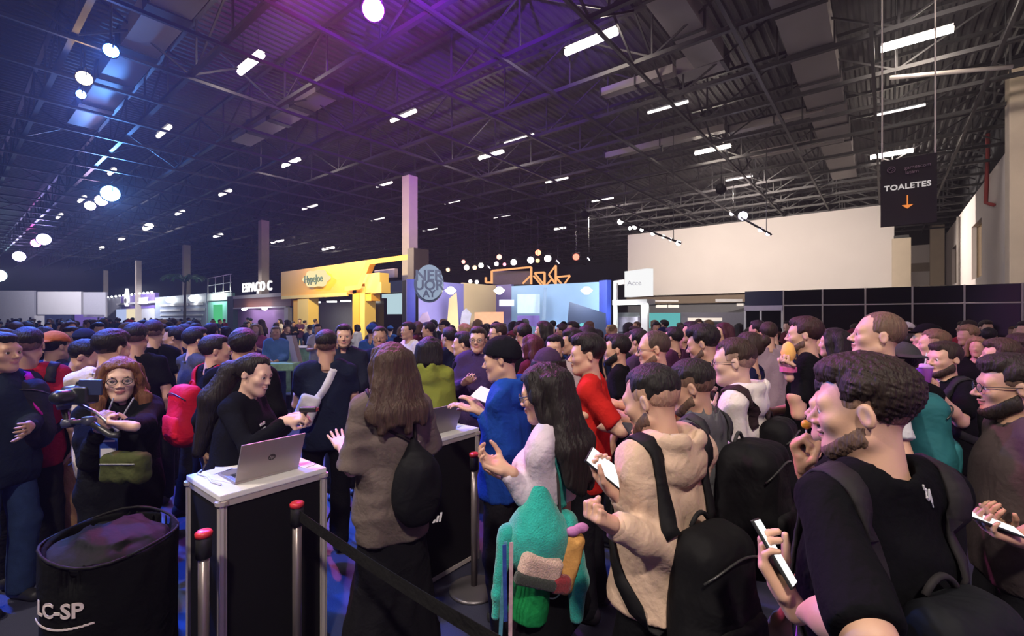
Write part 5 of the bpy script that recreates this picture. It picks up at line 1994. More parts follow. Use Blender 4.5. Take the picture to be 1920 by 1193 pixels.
# --- black glossy partition on the right
Yp = 16.3
t = thing('partition_wall', 'long glossy black partition of square panels behind the queue', 'partition', (-1.0, Yp, 0))
k = 0
xs = [3.54 - 0.0 - i for i in range(9)]
edges = [-3.54 + i * 0.995 for i in range(9)]
edges[0] = -3.54
# doorway bay first, then 1 m bays of two panels
dw = -2.42
for i in range(7):
    x0_ = dw + i * 0.995
    x1_ = x0_ + 0.995
    wchild(MB().box(((x0_ + x1_) / 2, Yp, 1.10), (0.955, 0.05, 2.16)).build('panel', BLACKP, None, None, False, 0.008), t)
    wchild(MB().box(((x0_ + x1_) / 2, Yp, 2.43), (0.955, 0.05, 0.44)).build('panel', BLACKP, None, None, False, 0.008), t)
    wchild(MB().box((x0_, Yp - 0.02, 1.33), (0.035, 0.08, 2.66)).build('post', ALU), t)
    wchild(MB().box(((x0_ + x1_) / 2, Yp - 0.02, 2.19), (0.96, 0.06, 0.03)).build('rail', ALU), t)
wchild(MB().box((-2.98, Yp + 0.1, 2.43), (1.08, 0.1, 0.46)).build('navy_header', mat('navy_header', (0.012, 0.014, 0.05), rough=0.4)), t)
wchild(MB().box((-2.98, Yp - 0.02, 2.12), (1.08, 0.10, 0.16)).build('white_lintel', mat('lintel', (0.62, 0.55, 0.68))), t)
for x_ in (-3.5, -3.05, -2.46):
    wchild(MB().box((x_, Yp, 1.02), (0.05, 0.08, 2.04)).build('door_post', WHITEP), t)
wchild(MB().box((-2.98, Yp + 1.2, 1.1), (1.5, 0.1, 2.2)).build('dark_back_panel', BLACKM), t)

# --- hanging toilet sign
Ys = 9.6
a, b = onY(1651, 305, Ys), onY(1757, 425, Ys)
zt_, zb_ = onY(1651, 303, Ys)[2], onY(1651, 426, Ys)[2]
t = thing('hanging_sign', 'black hanging TOALETES sign with an orange arrow', 'sign', ((a[0] + b[0]) / 2, Ys, zb_))
wchild(MB().box(((a[0] + b[0]) / 2, Ys + 0.03, (zt_ + zb_) / 2), (b[0] - a[0], 0.04, zt_ - zb_)).build('board', mat('sign_black', (0.016, 0.014, 0.015), rough=0.6)), t)
cx = (a[0] + b[0]) / 2
wid = b[0] - a[0]
SW = emis('sign_letter', (0.75, 0.68, 0.66), 0.75)
lettering('TOALETES', (cx - 0.01, Ys - 0.005, onY(1704, 349, Ys)[2]), XDIR, wid * 0.172, SW, t, 0.012, 0.003, spacing=1.06)
lettering('gamescom', (cx + wid * 0.17, Ys - 0.005, onY(1704, 314, Ys)[2]), XDIR, wid * 0.11, mat('sign_mauve', (0.36, 0.30, 0.30)), t, 0.01)
lettering('latam', (cx + wid * 0.07, Ys - 0.005, onY(1704, 323, Ys)[2]), XDIR, wid * 0.11, mat('sign_mauve', (0.36, 0.30, 0.30)), t, 0.01)
rg = MB()
rc = (cx - wid * 0.30, Ys - 0.006, onY(1670, 319, Ys)[2])
rg.tube([(rc[0] + wid * 0.07 * math.cos(q), rc[1], rc[2] + wid * 0.07 * math.sin(q)) for q in np.linspace(0, 2 * math.pi, 17)], wid * 0.010, 5)
rg.tube([(rc[0] - wid * 0.04, rc[1], rc[2]), (rc[0], rc[1], rc[2] + wid * 0.04), (rc[0] + wid * 0.04, rc[1], rc[2]), (rc[0], rc[1], rc[2] - wid * 0.04)], wid * 0.009, 5)
wchild(rg.build('ring_logo', mat('sign_mauve2', (0.22, 0.18, 0.18))), t)
ORA = emis('arrow_orange', (1.0, 0.30, 0.07), 0.85)
zA, zB_ = onY(1702, 366, Ys)[2], onY(1702, 391, Ys)[2]
hw = wid * 0.012
sx = wid * 0.10
ax_ = cx - wid * 0.01
ar = MB().prism([(-hw, zA), (-hw, zB_ + sx * 0.85), (-sx, zB_ + sx * 0.85), (0, zB_), (sx, zB_ + sx * 0.85), (hw, zB_ + sx * 0.85), (hw, zA)], 0, 0.02, ((ax_, Ys - 0.012, 0), (1, 0, 0), (0, 0, 1), (0, 1, 0)))
wchild(ar.build('arrow', ORA), t)
for x_ in (a[0] + 0.02, b[0] - 0.02):
    wchild(MB().tube([(x_, Ys, zt_), (x_, Ys, ZB)], 0.012, 5).build('cable', ALU), t)


# ------------------------------------------------------------------ queue furniture in the foreground
def counter(label, x, y0, y1, depth=0.44, h=1.0):
    """aluminium-framed black counter; front face at X = x (towards the queue), from y0 to y1"""
    t = thing('counter', label, 'counter', (x - depth / 2, (y0 + y1) / 2, 0))
    cx, cy = x - depth / 2, (y0 + y1) / 2
    wchild(MB().box((cx, cy, h - 0.015), (depth + 0.03, y1 - y0 + 0.03, 0.03)).build('top', WHITEP, None, None, False, 0.006), t)
    e = 0.021
    for sx in (x, x - depth):
        for sy in (y0, y1):
            mb = MB().lathe([(e, 0.0), (e, h - 0.03)], (sx, sy, 0), 8)
            for q in range(4):
                an = q * math.pi / 2 + math.pi / 4
                mb.box((sx + 0.018 * math.cos(an), sy + 0.018 * math.sin(an), (h - 0.03) / 2), (0.007, 0.007, h - 0.03))
            wchild(mb.build('post', ALU), t)
            wchild(MB().lathe([(0.03, 0), (0.03, 0.018)], (sx, sy, h - 0.05), 10).build('post_collar', ALU, None), t)
    for sx in (x, x - depth):
        wchild(MB().box((sx, cy, (h - 0.07) / 2 + 0.03), (0.008, y1 - y0 - 0.035, h - 0.09)).build('side_panel', BLACKM), t)
        wchild(MB().box((sx, cy, h - 0.045), (0.022, y1 - y0 - 0.03, 0.03)).build('top_rail', ALU), t)
        wchild(MB().box((sx, cy, 0.03), (0.022, y1 - y0 - 0.03, 0.03)).build('bottom_rail', ALU), t)
    for sy in (y0, y1):
        wchild(MB().box((cx, sy, (h - 0.07) / 2 + 0.03), (depth - 0.035, 0.008, h - 0.09)).build('side_panel', BLACKM), t)
        wchild(MB().box((cx, sy, h - 0.045), (depth - 0.03, 0.022, 0.03)).build('top_rail', ALU), t)
    return t


counter('black counter with white top and aluminium post under the silver laptop', -2.47, 0.86, 1.37)
counter('second black counter behind the woman in the taupe shirt', -2.44, 2.02, 2.60)


def laptop(label, hinge, right, back, w=0.325, dp=0.225, lid=0.215, open_=105, z=1.0, logo=True, col=(0.52, 0.46, 0.42)):
    """hinge = middle of the hinge line, right = along it, back = from hinge towards the user"""
    r, u = Vector(right).normalized(), Vector((0, 0, 1))
    bk = Vector(back).normalized()
    h = Vector((hinge[0], hinge[1], z))
    t = thing('laptop', label, 'laptop', tuple(h))
    SIL = mat('laptop_silver', rough=0.38, metal=0.55, noise=0.04, nscale=3)
    M = Matrix((r, bk, u)).transposed()
    o = MB().box(tuple(bk * dp / 2 + u * 0.009), (w, dp, 0.016), M=M).build('base', SIL, t, col, False, 0.004)
    kb = MB()
    for i in range(5):
        for j in range(12):
            kb.box(tuple(bk * (0.035 + i * 0.021) + u * 0.0178 + r * ((j - 5.5) * 0.0235)), (0.0195, 0.017, 0.003), M=M)
    ko = kb.build('keys', PLASTIC, t, (0.05, 0.05, 0.055))
    ko['kind'] = 'stuff'
    an = math.radians(open_ - 90)
    ld = (u * math.cos(an) - bk * math.sin(an)).normalized()
    n = ld.cross(r).normalized()
    if n.dot(bk) > 0:
        n = -n                                          # n points out of the lid's back
    M2 = Matrix((r, n, ld)).transposed()
    c = u * 0.014 + ld * lid / 2
    MB().box(tuple(c), (w, 0.007, lid), M=M2).build('lid', SIL, t, col, False, 0.003)
    MB().box(tuple(c - n * 0.0042), (w * 0.94, 0.0012, lid * 0.9), M=M2).build('screen', emis('laptop_screen', (0.5, 0.55, 0.9), 0.7), t)
    if logo:
        ro = MB().prism([(0.019 * math.cos(k * math.pi / 10), 0.019 * math.sin(k * math.pi / 10)) for k in range(20)], 0.0036, 0.0046, (tuple(c), r, ld, n)).build('logo_disc', PLASTIC, t, (0.05, 0.045, 0.045))
        tx = text_mesh('logo_letters', 'hp', 0.026, SIL, None, 0.001, (0.6, 0.55, 0.5), xf=Matrix.Translation(c + n * 0.005) @ frame((0, 0, 0), -r if (-r).cross(ld).dot(n) > 0 else r, ld + (r if (r).cross(ld).dot(n) > 0 else -r) * 0.25))
        tx.parent = ro
    return t


laptop('silver laptop with round dark emblem seen from behind on the front counter', (-2.555, 1.11), (0, 1, 0), (-1, 0, 0), open_=112)
laptop('dark grey laptop on the second counter behind the taupe shirt', (-2.52, 2.30), (0, 1, 0), (-1, 0, 0), open_=112, col=(0.30, 0.27, 0.27), logo=False)
# papers, cable and mouse on the counter
for i, (x, y, w_, h_, a_, lab) in enumerate(((-2.72, 0.99, 0.2, 0.16, 0.3, 'white paper sheet under the silver laptop on the left'), (-2.86, 1.02, 0.16, 0.12, -0.4, 'folded pale leaflet at the back corner of the front counter'), (-2.60, 1.325, 0.12, 0.08, 0.2, 'small white card at the right end of the front counter'),
                                             (-2.62, 2.50, 0.15, 0.1, 0.2, 'white sheet beside the dark laptop'))):
    tag(MB().box((0, 0, 0.0015), (w_, h_, 0.003), rz=a_).build('paper_sheet', WHITEP, loc=(x, y, 1.0005)), lab, 'paper')
tag(MB().tube([(-2.60, 0.90, 1.006), (-2.68, 0.885, 1.006), (-2.78, 0.90, 1.006), (-2.88, 0.885, 1.006), (-2.93, 0.92, 1.006)], 0.005, 6).build('power_cable', PLASTIC, None, (0.7, 0.7, 0.75), True), 'white cable lying along the left edge of the front counter', 'cable')


def stanchion(label, px, py, z=0.93, d=None, head=(0.55, 0.03, 0.04), pole=None):
    p = HGT(px, py, z)
    t = thing('queue_post', label, 'queue post', (p[0], p[1], 0))
    MB().lathe([(0.17, 0.0), (0.17, 0.012), (0.15, 0.02), (0.03, 0.035)], n=24).build('base', METAL, t, (0.14, 0.13, 0.14), True)
    MB().lathe([(0.0215, 0.02), (0.0215, z - 0.07)], n=16).build('pole', METAL, t, pole or (0.20, 0.17, 0.165), True)
    MB().lathe([(0.030, z - 0.115), (0.030, z - 0.025), (0.024, z - 0.02)], n=16).build('belt_cassette', PLASTIC, t, (0.02, 0.02, 0.02), True)
    MB().lathe([(0.033, z - 0.025), (0.034, z - 0.008), (0.026, z)], n=16).build('red_cap', PLASTIC, t, head, True)
    return p


pA = stanchion('chrome queue post with red cap in front of the counter end panel', 557, 941)
pB = stanchion('chrome queue post with red cap left of the aluminium counter post', 382, 995)
pC = stanchion('dark queue post with red cap beside the second counter', 889, 849)
pD = np.array([0.15, pA[1] - 0.02, 0])


def belt(label, a, b, z=0.865, sagz=0.05, h=0.055):
    a, b = Vector(a), Vector(b)
    n = 14
    d = (b - a).normalized()
    s_ = Vector((-d.y, d.x, 0)).normalized() * 0.0015
    vs, fs = [], []
    for i in range(n + 1):
        u = i / n
        p = a.lerp(b, u)
        zz = z - sagz * 4 * u * (1 - u)
        vs += [p + s_ + Vector((0, 0, zz - h / 2)), p + s_ + Vector((0, 0, zz + h / 2)), p - s_ + Vector((0, 0, zz + h / 2)), p - s_ + Vector((0, 0, zz - h / 2))]
    for i in range(n):
        for k in range(4):
            fs.append((i * 4 + k, i * 4 + (k + 1) % 4, i * 4 + 4 + (k + 1) % 4, i * 4 + 4 + k))
    tag(MB().add(vs, fs).build('queue_belt', FAB, None, (0.012, 0.012, 0.012)), label, 'belt')


g = lambda p: (p[0], p[1], 0)
belt('black queue belt slanting down to the bottom edge of the picture', (pA[0] + 0.03, pA[1], 0), (pD[0], pD[1], 0))
belt('black queue belt behind the beige hoodie', tuple(G(1100, 3.0)), tuple(G(1420, 2.85)), 0.86)
belt('black queue belt by the front man with the phone', tuple(G(1425, 2.4)), tuple(G(1580, 2.2)), 0.80)
p = pD
t = thing('queue_post', 'queue post at the near end of the slanting belt', 'queue post', (p[0] + 0.03, p[1], 0))
MB().lathe([(0.17, 0.0), (0.17, 0.012), (0.15, 0.02), (0.03, 0.035)], n=24).build('base', METAL, t, (0.14, 0.13, 0.14), True)
MB().lathe([(0.0215, 0.02), (0.0215, 0.86)], n=16).build('pole', METAL, t, (0.20, 0.17, 0.165), True)
MB().lathe([(0.030, 0.815), (0.033, 0.905), (0.026, 0.93)], n=16).build('red_cap', PLASTIC, t, (0.55, 0.03, 0.04), True)

# black fabric waste bin with print
c = G(212, 1.98)
t = thing('fabric_bin', 'round black fabric bin with white C-SP print at the lower left', 'bin', tuple(c))
rb, hz = 0.225, 0.92
f = folds(minus(union([cap((0, 0, 0.0), (0, 0, hz + 0.3), rb, rb)]), [cap((0, 0, hz - 0.08), (0, 0, hz + 0.6), rb - 0.02, rb - 0.02)], 0.008), 0.006, 77, (14, 14, 5))
f = cut(f, [plane((0, 0, hz), (0.1, 0.0, 1)), plane((0, 0, 0.004), (0, 0, -1))], 0.01)
v, q = polygonise(f, (-0.3, -0.3, 0.0), (0.3, 0.3, 1.02), 0.012)
link('bag', np_mesh('bag', v, q), FAB, t, (0.004, 0.0045, 0.005))
rim = MB()
rim.tube([(rb * math.cos(k), rb * math.sin(k), hz - 0.1 * rb * math.cos(k) + 0.012 * math.sin(3 * k)) for k in np.linspace(0, 2 * math.pi, 28)], 0.006, 6)
rim.build('rim', NYLON, t, (0.008, 0.008, 0.009), True)
v, q = polygonise(folds(ell((0.0, 0.0, hz - 0.06), (0.205, 0.205, 0.10)), 0.016, 5, (34, 34, 34)), (-0.27, -0.27, 0.65), (0.27, 0.27, 1.1), 0.012)
link('crumpled_liner', np_mesh('crumpled_liner', v, q), NYLON, t, (0.006, 0.0065, 0.007))
PR = mat('print_white', (0.55, 0.48, 0.46), rough=0.8)
tx = text_mesh('print', 'LC-SP', 0.078, PR, t, 0.002, bold=0.002)
ar = MB()
for k in range(16):
    ar.box((-0.12 + 0.24 * k / 15, -0.055 - 0.012 * math.sin(math.pi * k / 15), 0), (0.0165, 0.007, 0.002))
ln = ar.build('print_line', PR, t)
a0 = math.atan2(-c[1], -c[0]) - math.radians(10)        # lettering wraps round the left of the bag
for o in (tx, ln):
    for vv in o.data.vertices:
        th = a0 - math.radians(36) + vv.co.x / rb
        rr = rb + 0.008 + vv.co.z
        vv.co = Vector((rr * math.cos(th), rr * math.sin(th), 0.735 + vv.co.y))

# small black bin, white easel board and the demo table behind
p = G(543, 9.4)
t = thing('waste_bin', 'small black waste bin near the white easel board', 'bin', tuple(p), 0.3)
MB().box((0, 0, 0.14), (0.26, 0.26, 0.28)).build('body', BLACKM, t, None, False, 0.01)
MB().box((0, 0, 0.285), (0.27, 0.27, 0.02)).build('rim', PLASTIC, t, (0.05, 0.05, 0.07), False, 0.006)
p = G(556, 9.6)
t = thing('easel_board', 'slim white leaning board beside the blue hoodie', 'board', tuple(p), YAW + 0.3)
for k, (x_, m) in enumerate(((-0.055, WHITEP), (0.02, mat('board_tan', (0.6, 0.45, 0.36))))):
    MB().prism([(x_ - 0.14, 1.46), (x_ - 0.04, 1.46), (x_ + 0.26, 0.16), (x_ + 0.14, 0.16)], -0.02 + 0.05 * k, 0.02 + 0.05 * k, ((0, 0, 0), (1, 0, 0), (0, 0, 1), (0, 1, 0))).build('leaf', m, t)
p = G(585, 11.5)
t = thing('demo_table', 'long table with a green patterned cloth behind the crowd', 'table', tuple(p), YAW)
GR = mat('green_cloth', (0.34, 0.62, 0.36), rough=0.8, noise=0.6, nscale=9)
v, q = polygonise(folds(rbox((0, 0, 0.55), (0.8, 0.35, 0.55), 0.04), 0.012, 3, (14, 14, 2)), (-.95, -.5, 0), (.95, .5, 1.2), 0.03)
link('cloth', np_mesh('cloth', v, q), GR, t)
MB().box((0, 0, 1.10), (1.64, 0.74, 0.02)).build('table_top', WHITEP, t, None, False, 0.006)
p = G(531, 8.6)
t = thing('side_table', 'small table with a green speckled cloth before the blue hoodie', 'table', tuple(p), YAW)
MB().box((0, 0, 0.93), (0.52, 0.34, 0.14)).build('cloth', GR, t, None, False, 0.02)
for k in (-1, 1):
    for j in (-1, 1):
        MB().tube([(k * 0.22, j * 0.13, 0), (k * 0.22, j * 0.13, 0.88)], 0.015, 6).build('leg', BLACKM, t)
# colourful floor sticker and pale cable
t = thing('floor_sticker', 'bright green and orange sticker on the floor at the left', 'floor sticker', tuple(HGT(75, 890, 0.0)))
for poly, c_, k in (([(38, 912), (58, 880), (105, 868), (110, 902), (60, 925)], (0.45, 0.62, 0.02), 0), ([(62, 872), (90, 852), (98, 890), (66, 896)], (0.75, 0.25, 0.02), 1), ([(72, 902), (108, 893), (110, 906), (62, 918)], (0.85, 0.45, 0.05), 2), ([(86, 850), (96, 852), (106, 885), (98, 892)], (0.05, 0.85, 0.15), 3)):
    P = [HGT(x_, y_, 0.003 + 0.002 * k) for x_, y_ in poly]
    o = Vector(P[0])
    pl = [(q[0] - o.x, q[1] - o.y) for q in P]
    wchild(MB().prism(pl, -0.002, 0.0, (tuple(o), (1, 0, 0), (0, 1, 0), (0, 0, 1))).build('sticker_piece', PAINT, None, c_), t)
# tall black stick stand in the crowd's gap
a, b = HGT(648, 870, 0.55), HGT(638, 1015, 0.0)
t = thing('tripod', 'thin black tripod between the two counters', 'tripod', (b[0], b[1], 0))
MB().tube([(0, 0, 0.25), (0.0, 0.0, 0.98)], 0.011, 6).build('column', BLACKM, t)
for k in range(3):
    an = k * 2.094 + 0.6
    MB().tube([(0, 0, 0.42), (0.24 * math.cos(an), 0.24 * math.sin(an), 0.01)], 0.008, 6).build('leg', BLACKM, t)


# ------------------------------------------------------------------ the people near the camera
BLK, CHAR, NAVY = (0.0045, 0.0048, 0.006), (0.018, 0.018, 0.02), (0.007, 0.011, 0.032)
HB, HD, HN = (0.010, 0.008, 0.008), (0.028, 0.017, 0.012), (0.085, 0.045, 0.025)
SK1, SK2, SK3, SK4 = (0.60, 0.36, 0.25), (0.48, 0.28, 0.19), (0.36, 0.20, 0.13), (0.66, 0.42, 0.32)

# man at the front right, looking left with a phone in his hand
A1 = Person('man in black T-shirt and backpack filling the right foreground, phone in hand', 1618, 657, 1.14, 50, head=34, pitch=6, skin=SK1,
            hair=('thick', (0.020, 0.012, 0.009), {'fade': 0.35, 'line': 0.074}), beard=('short', (0.05, 0.032, 0.024)), top=('tee', BLK, {'sleeve': 0.97}), w=1.06,
            L=dict(wr=(1478, 1122, 1.06), el=(1545, 1330, 0.86), pose='phone', palm=(0.70, -0.36, 0.6), dir=(-0.45, 0.3, 0.8)),
            R=dict(wr=(1512, 885, 1.38), el=(1560, 1080, 1.46), pose='fist', palm=(0.6, -0.6, 0.2), dir=(-0.25, 0.1, 0.9)))
A1.backpack('dark grey backpack on the front man in the black T-shirt', (0.008, 0.009, 0.012), (0.28, 0.14, 0.44), (0.022, 0.020, 0.022), drop=0.14)
A1.phone(-1, 'white phone held by the front man at the right', True, screen=(1, 1, 1), estr=1.3)
g = A1.world(A1.hands[1][0])
lp = thing('lollipop', 'round lollipop in the raised fist of the front man', 'sweet', tuple(g))
MB().tube([(0, 0, -0.05), (0, 0, 0.045)], 0.0025, 6).build('stick', PLASTIC, lp, (0.8, 0.8, 0.8))
v, q = polygonise(ell((0, 0, 0.055), (0.014, 0.014, 0.014)), (-0.03, -0.03, 0.03), (0.03, 0.03, 0.08), 0.004)
link('candy', np_mesh('candy', v, q), PLASTIC, lp, (0.75, 0.36, 0.04))
v, q = polygonise(ell((0, 0, 0.012), (0.013, 0.013, 0.016)), (-0.03, -0.03, -0.02), (0.03, 0.03, 0.05), 0.004)
link('wrapper', np_mesh('wrapper', v, q), PLASTIC, lp, (0.7, 0.02, 0.08))
# white print on the back of the shirt
pr = []
for (px, py) in ((1744, 908), (1747, 918), (1752, 925), (1750, 936), (1757, 942), (1762, 930), (1766, 946), (1770, 958)):
    pp, gg = A1.surf(A1.local(W(px, py, 1.03)), 0.001)
    pr.append((pp, gg))
mb = MB()
for i in range(len(pr) - 1):
    mb.tube([pr[i][0], pr[i + 1][0]], 0.0032 if i % 2 else 0.0022, 5)
mb.build('shirt_print', mat('shirt_white', (0.6, 0.6, 0.62)), A1.root)

A1b = Person('person in black with a clenched fist, hidden behind the front man', 1580, 700, 1.62, 70, skin=SK1, hair=('short', HB), top=('tee', BLK, {'sleeve': 0.8}),
             L='down', R=dict(wr=(1572, 942, 1.42), el=(1600, 1060, 1.65), pose='fist', palm=(0.3, 0.9, 0), dir=(-0.8, -0.2, 0.3)))

# beige hoodie
A2 = Person('young man in beige hoodie with shaved neck looking down', 1222, 682, 1.66, 48, head=14, pitch=16, skin=SK1, hair=('fade', (0.012, 0.010, 0.010), {'fade': 0.72}),
            beard=('short', (0.03, 0.02, 0.016)), top=('hoodie', (0.58, 0.42, 0.31)), bottom=('pants', BLK), hem=0.86,
            L=dict(wr=(1150, 985, 1.42), el=(1290, 1090, 1.52), pose='fist', palm=(0.5, 0.3, 0.8)),
            R=dict(wr=(1158, 925, 1.56), el=(1240, 1100, 1.95), pose='phone', palm=(0.4, -0.6, 0.7), dir=(-0.5, 0.3, 0.6)), shoes=(0.5, 0.46, 0.44))
A2.backpack('black backpack worn by the man in the beige hoodie', (0.0055, 0.0055, 0.0065), (0.31, 0.19, 0.50), (0.012, 0.012, 0.013), drop=0.16)
A2.phone(1, 'bright white phone held before the beige hoodie', True, screen=(1, 1, 1), estr=1.6)

# girl with the long black hair and the teal plush bag
A3p = Person('girl with long dark hair in a white long-sleeved crop top', 1020, 680, 1.95, 62, head=18, pitch=12, fem=True, skin=SK1,
             hair=('long', (0.012, 0.009, 0.009), {'len': 0.27, 'width': 0.85}), top=('crop', (0.60, 0.52, 0.60)), bottom=('miniskirt', BLK), hem=1.10, glasses=True,
             L=dict(wr=(948, 882, 1.80), el=(985, 985, 1.85), pose='phone', palm=(0.5, -0.3, 0.7), dir=(-0.85, 0.1, 0.35)),
             R=dict(wr=(955, 890, 2.05), el=(1010, 990, 2.15), pose='phone', palm=(0.2, -0.5, 0.7), dir=(-0.85, 0.1, 0.3)))
b = thing('plush_backpack', 'teal plush bag with green lower pouch and ribbons on the girl in white', 'bag', tuple(G(1008, 1.80)), YAW + 0.3)
TEAL = (0.015, 0.38, 0.32)
PLUSH = mat('plush', rough=0.95, noise=0.3, nscale=30, bump=0.6, bscale=160, sheen=0.3)
zc_ = 0.97
f = union([ell((0, 0, zc_ + 0.01), (0.130, 0.095, 0.135)), (cap((0.0, 0.0, zc_ + 0.06), (0.015, 0.0, zc_ + 0.27), 0.095, 0.012), 0.05)], 0.05)
v, q = polygonise(folds(f, 0.004, 4, (50, 50, 14)), (-0.2, -0.16, 0.7), (0.2, 0.16, 1.28), 0.007)
link('body', np_mesh('body', v, q), PLUSH, b, TEAL)
for k, (x0_, x1_, r0, r1) in enumerate(((0.115, 0.165, 0.055, 0.035), (-0.125, -0.165, 0.035, 0.016))):
    f = union([cap((x0_, 0, zc_ + 0.06), (x1_, -0.01, zc_ - 0.16), r0, r1 * 1.2), (cap((x1_, -0.01, zc_ - 0.16), (x1_ - 0.01, -0.01, zc_ - 0.30 if k == 0 else zc_ - 0.24), r1 * 1.2, r1 * 0.9), 0.03)], 0.03)
    v, q = polygonise(folds(f, 0.003, 9 + k, (60, 60, 10)), (-0.25, -0.1, 0.55), (0.25, 0.1, 1.15), 0.007)
    link('side_tail', np_mesh('side_tail', v, q), PLUSH, b, TEAL)
v, q = polygonise(rbox((-0.02, -0.085, zc_ - 0.045), (0.085, 0.028, 0.045), 0.025, rot((0, 1, 0), 0.35)), (-0.16, -0.16, 0.8), (0.15, 0.05, 1.1), 0.006)
link('pale_pocket', np_mesh('pale_pocket', v, q), PLUSH, b, (0.55, 0.38, 0.32))
v, q = polygonise(rbox((-0.045, -0.10, zc_ - 0.085), (0.085, 0.022, 0.022), 0.016, rot((0, 1, 0), 0.35)), (-0.18, -0.16, 0.75), (0.15, 0.05, 1.1), 0.006)
link('dark_band', np_mesh('dark_band', v, q), PLUSH, b, (0.02, 0.025, 0.022))
v, q = polygonise(rbox((0.055, -0.095, zc_ - 0.115), (0.040, 0.024, 0.032), 0.018, rot((0, 1, 0), 0.2)), (-0.1, -0.16, 0.7), (0.15, 0.05, 1.0), 0.006)
link('red_tab', np_mesh('red_tab', v, q), PLUSH, b, (0.20, 0.01, 0.02))
f = folds(cap((-0.02, 0, zc_ - 0.14), (-0.04, 0.0, zc_ - 0.27), 0.075, 0.085), 0.008, 21, (40, 40, 3))
v, q = polygonise(cut(f, [plane((0, 0, zc_ - 0.28), (-0.2, 0, -1))], 0.006), (-0.18, -0.14, 0.6), (0.12, 0.14, 0.95), 0.008)
link('green_pouch', np_mesh('green_pouch', v, q), FAB, b, (0.01, 0.20, 0.055))
for k, (x0_, x1_, ln, col) in enumerate(((-0.145, -0.165, 0.36, (0.10, 0.30, 0.40)), (-0.125, -0.13, 0.42, (0.62, 0.42, 0.46)), (-0.155, -0.15, 0.28, (0.04, 0.08, 0.35)))):
    mb = MB()
    for i in range(9):
        u0, u1 = i / 9, (i + 1) / 9
        mb.bar((x0_ + (x1_ - x0_) * u0, -0.05 - 0.01 * k, zc_ + 0.05 - ln * u0), (x0_ + (x1_ - x0_) * u1, -0.05 - 0.01 * k, zc_ + 0.05 - ln * u1), 0.014, 0.003, up=(0, 1, 0))
    mb.build('ribbon', FAB, b, col)
mb = MB().tube([(0.05 + 0.03 * math.sin(k), -0.04, zc_ - 0.17 - 0.03 * math.cos(k)) for k in np.linspace(0, 6.3, 14)], 0.003, 5)
mb.build('ring', METAL, b, (0.3, 0.5, 0.35))
# its strap over her shoulder, and the small yellow pouch behind
A3p.ribbon([A3p.nb + np.array([-0.09, 0.02, -0.02]), A3p.nb + np.array([-0.11, -0.08, -0.06]), A3p.chest + np.array([-0.10, -0.13, 0.0]), A3p.wst + np.array([-0.09, -0.13, 0.0])], 0.034, 0.006, 22, 0.004).build('shoulder_strap', NYLON, None, (0.03, 0.24, 0.20)).parent = b
st = [o for o in b.children if o.name.startswith('shoulder_strap')][0]
st.matrix_parent_inverse = (Matrix.Translation(b.location) @ Matrix.Rotation(b.rotation_euler.z, 4, 'Z')).inverted()
st.location = tuple(A3p.loc)
st.rotation_euler = (0, 0, A3p.rotz)
p = G(1062, 1.80)
yb = thing('pouch', 'small orange-yellow pouch hanging behind the teal plush bag', 'bag', (p[0], p[1], 0), YAW)
v, q = polygonise(folds(rbox((0, 0, 0.90), (0.05, 0.035, 0.12), 0.03, rot((0, 1, 0), 0.25)), 0.003, 3, (40, 40, 40)), (-0.14, -0.1, 0.7), (0.14, 0.1, 1.1), 0.007)
link('pouch_body', np_mesh('pouch_body', v, q), FAB, yb, (0.72, 0.38, 0.12))
v, q = polygonise(union([ell((0.02, -0.03, 1.03), (0.028, 0.012, 0.02)), ell((0.055, -0.03, 1.045), (0.028, 0.012, 0.02))], 0.01), (-0.05, -0.08, 0.98), (0.12, 0.03, 1.09), 0.006)
link('bow', np_mesh('bow', v, q), FAB, yb, (0.55, 0.22, 0.50))
MB().tube([(-0.02, 0, 1.01), (-0.03, 0.01, 1.2), (-0.05, 0.03, 1.32)], 0.006, 5).build('cord', NYLON, yb, (0.05, 0.04, 0.04))

# woman in the taupe shirt
A4 = Person('woman with long brown hair in a taupe shirt seen from behind', 732, 640, 2.36, 14, head=12, pitch=2, fem=True, w=0.92, skin=SK4,
            hair=('long', (0.052, 0.030, 0.022), {'len': 0.18, 'width': 1.0}), top=('shirt', (0.125, 0.098, 0.088), {'sleeve': 0.98, 'ease': 0.018}), bottom=('skirt', (0.008, 0.008, 0.010)), hem=0.74,
            L=dict(wr=(642, 838, 2.45), el=(655, 960, 2.15), pose='open', palm=(0.1, -0.35, 0.9), dir=(-0.55, 0.75, 0.25)),
            R=dict(wr=(770, 830, 2.70), el=(845, 930, 2.45), pose='relax', palm=(-0.3, 0.2, -0.6)))
b = thing('drawstring_bag', 'black drawstring bag on the back of the taupe shirt', 'bag', tuple(A4.loc), A4.rotz)
c_ = A4.chest + np.array([0.085, -0.165, -0.24])
f = union([ell(c_, (0.125, 0.065, 0.18)), (cap(c_ + [0, 0.02, 0.1], c_ + [-0.01, 0.05, 0.22], 0.075, 0.022), 0.06)], 0.05)
v, q = polygonise(folds(f, 0.006, 31, (30, 30, 8)), c_ - np.array([0.2, 0.14, 0.28]), c_ + np.array([0.2, 0.14, 0.30]), 0.009)
link('sack', np_mesh('sack', v, q), NYLON, b, (0.007, 0.0075, 0.009))
tp = c_ + np.array([-0.01, 0.06, 0.21])
for k in (-1, 1):
    A4.ribbon([tp, A4.nb + np.array([k * 0.10, -0.09, -0.10]), A4.nb + np.array([k * 0.115, 0.0, -0.01]), A4.chest + np.array([k * 0.14, 0.12, 0.0]), A4.chest + np.array([k * 0.16, 0.06, -0.10])], 0.014, 0.008, 34, 0.004).build('cord', NYLON, b, (0.015, 0.012, 0.012), True)
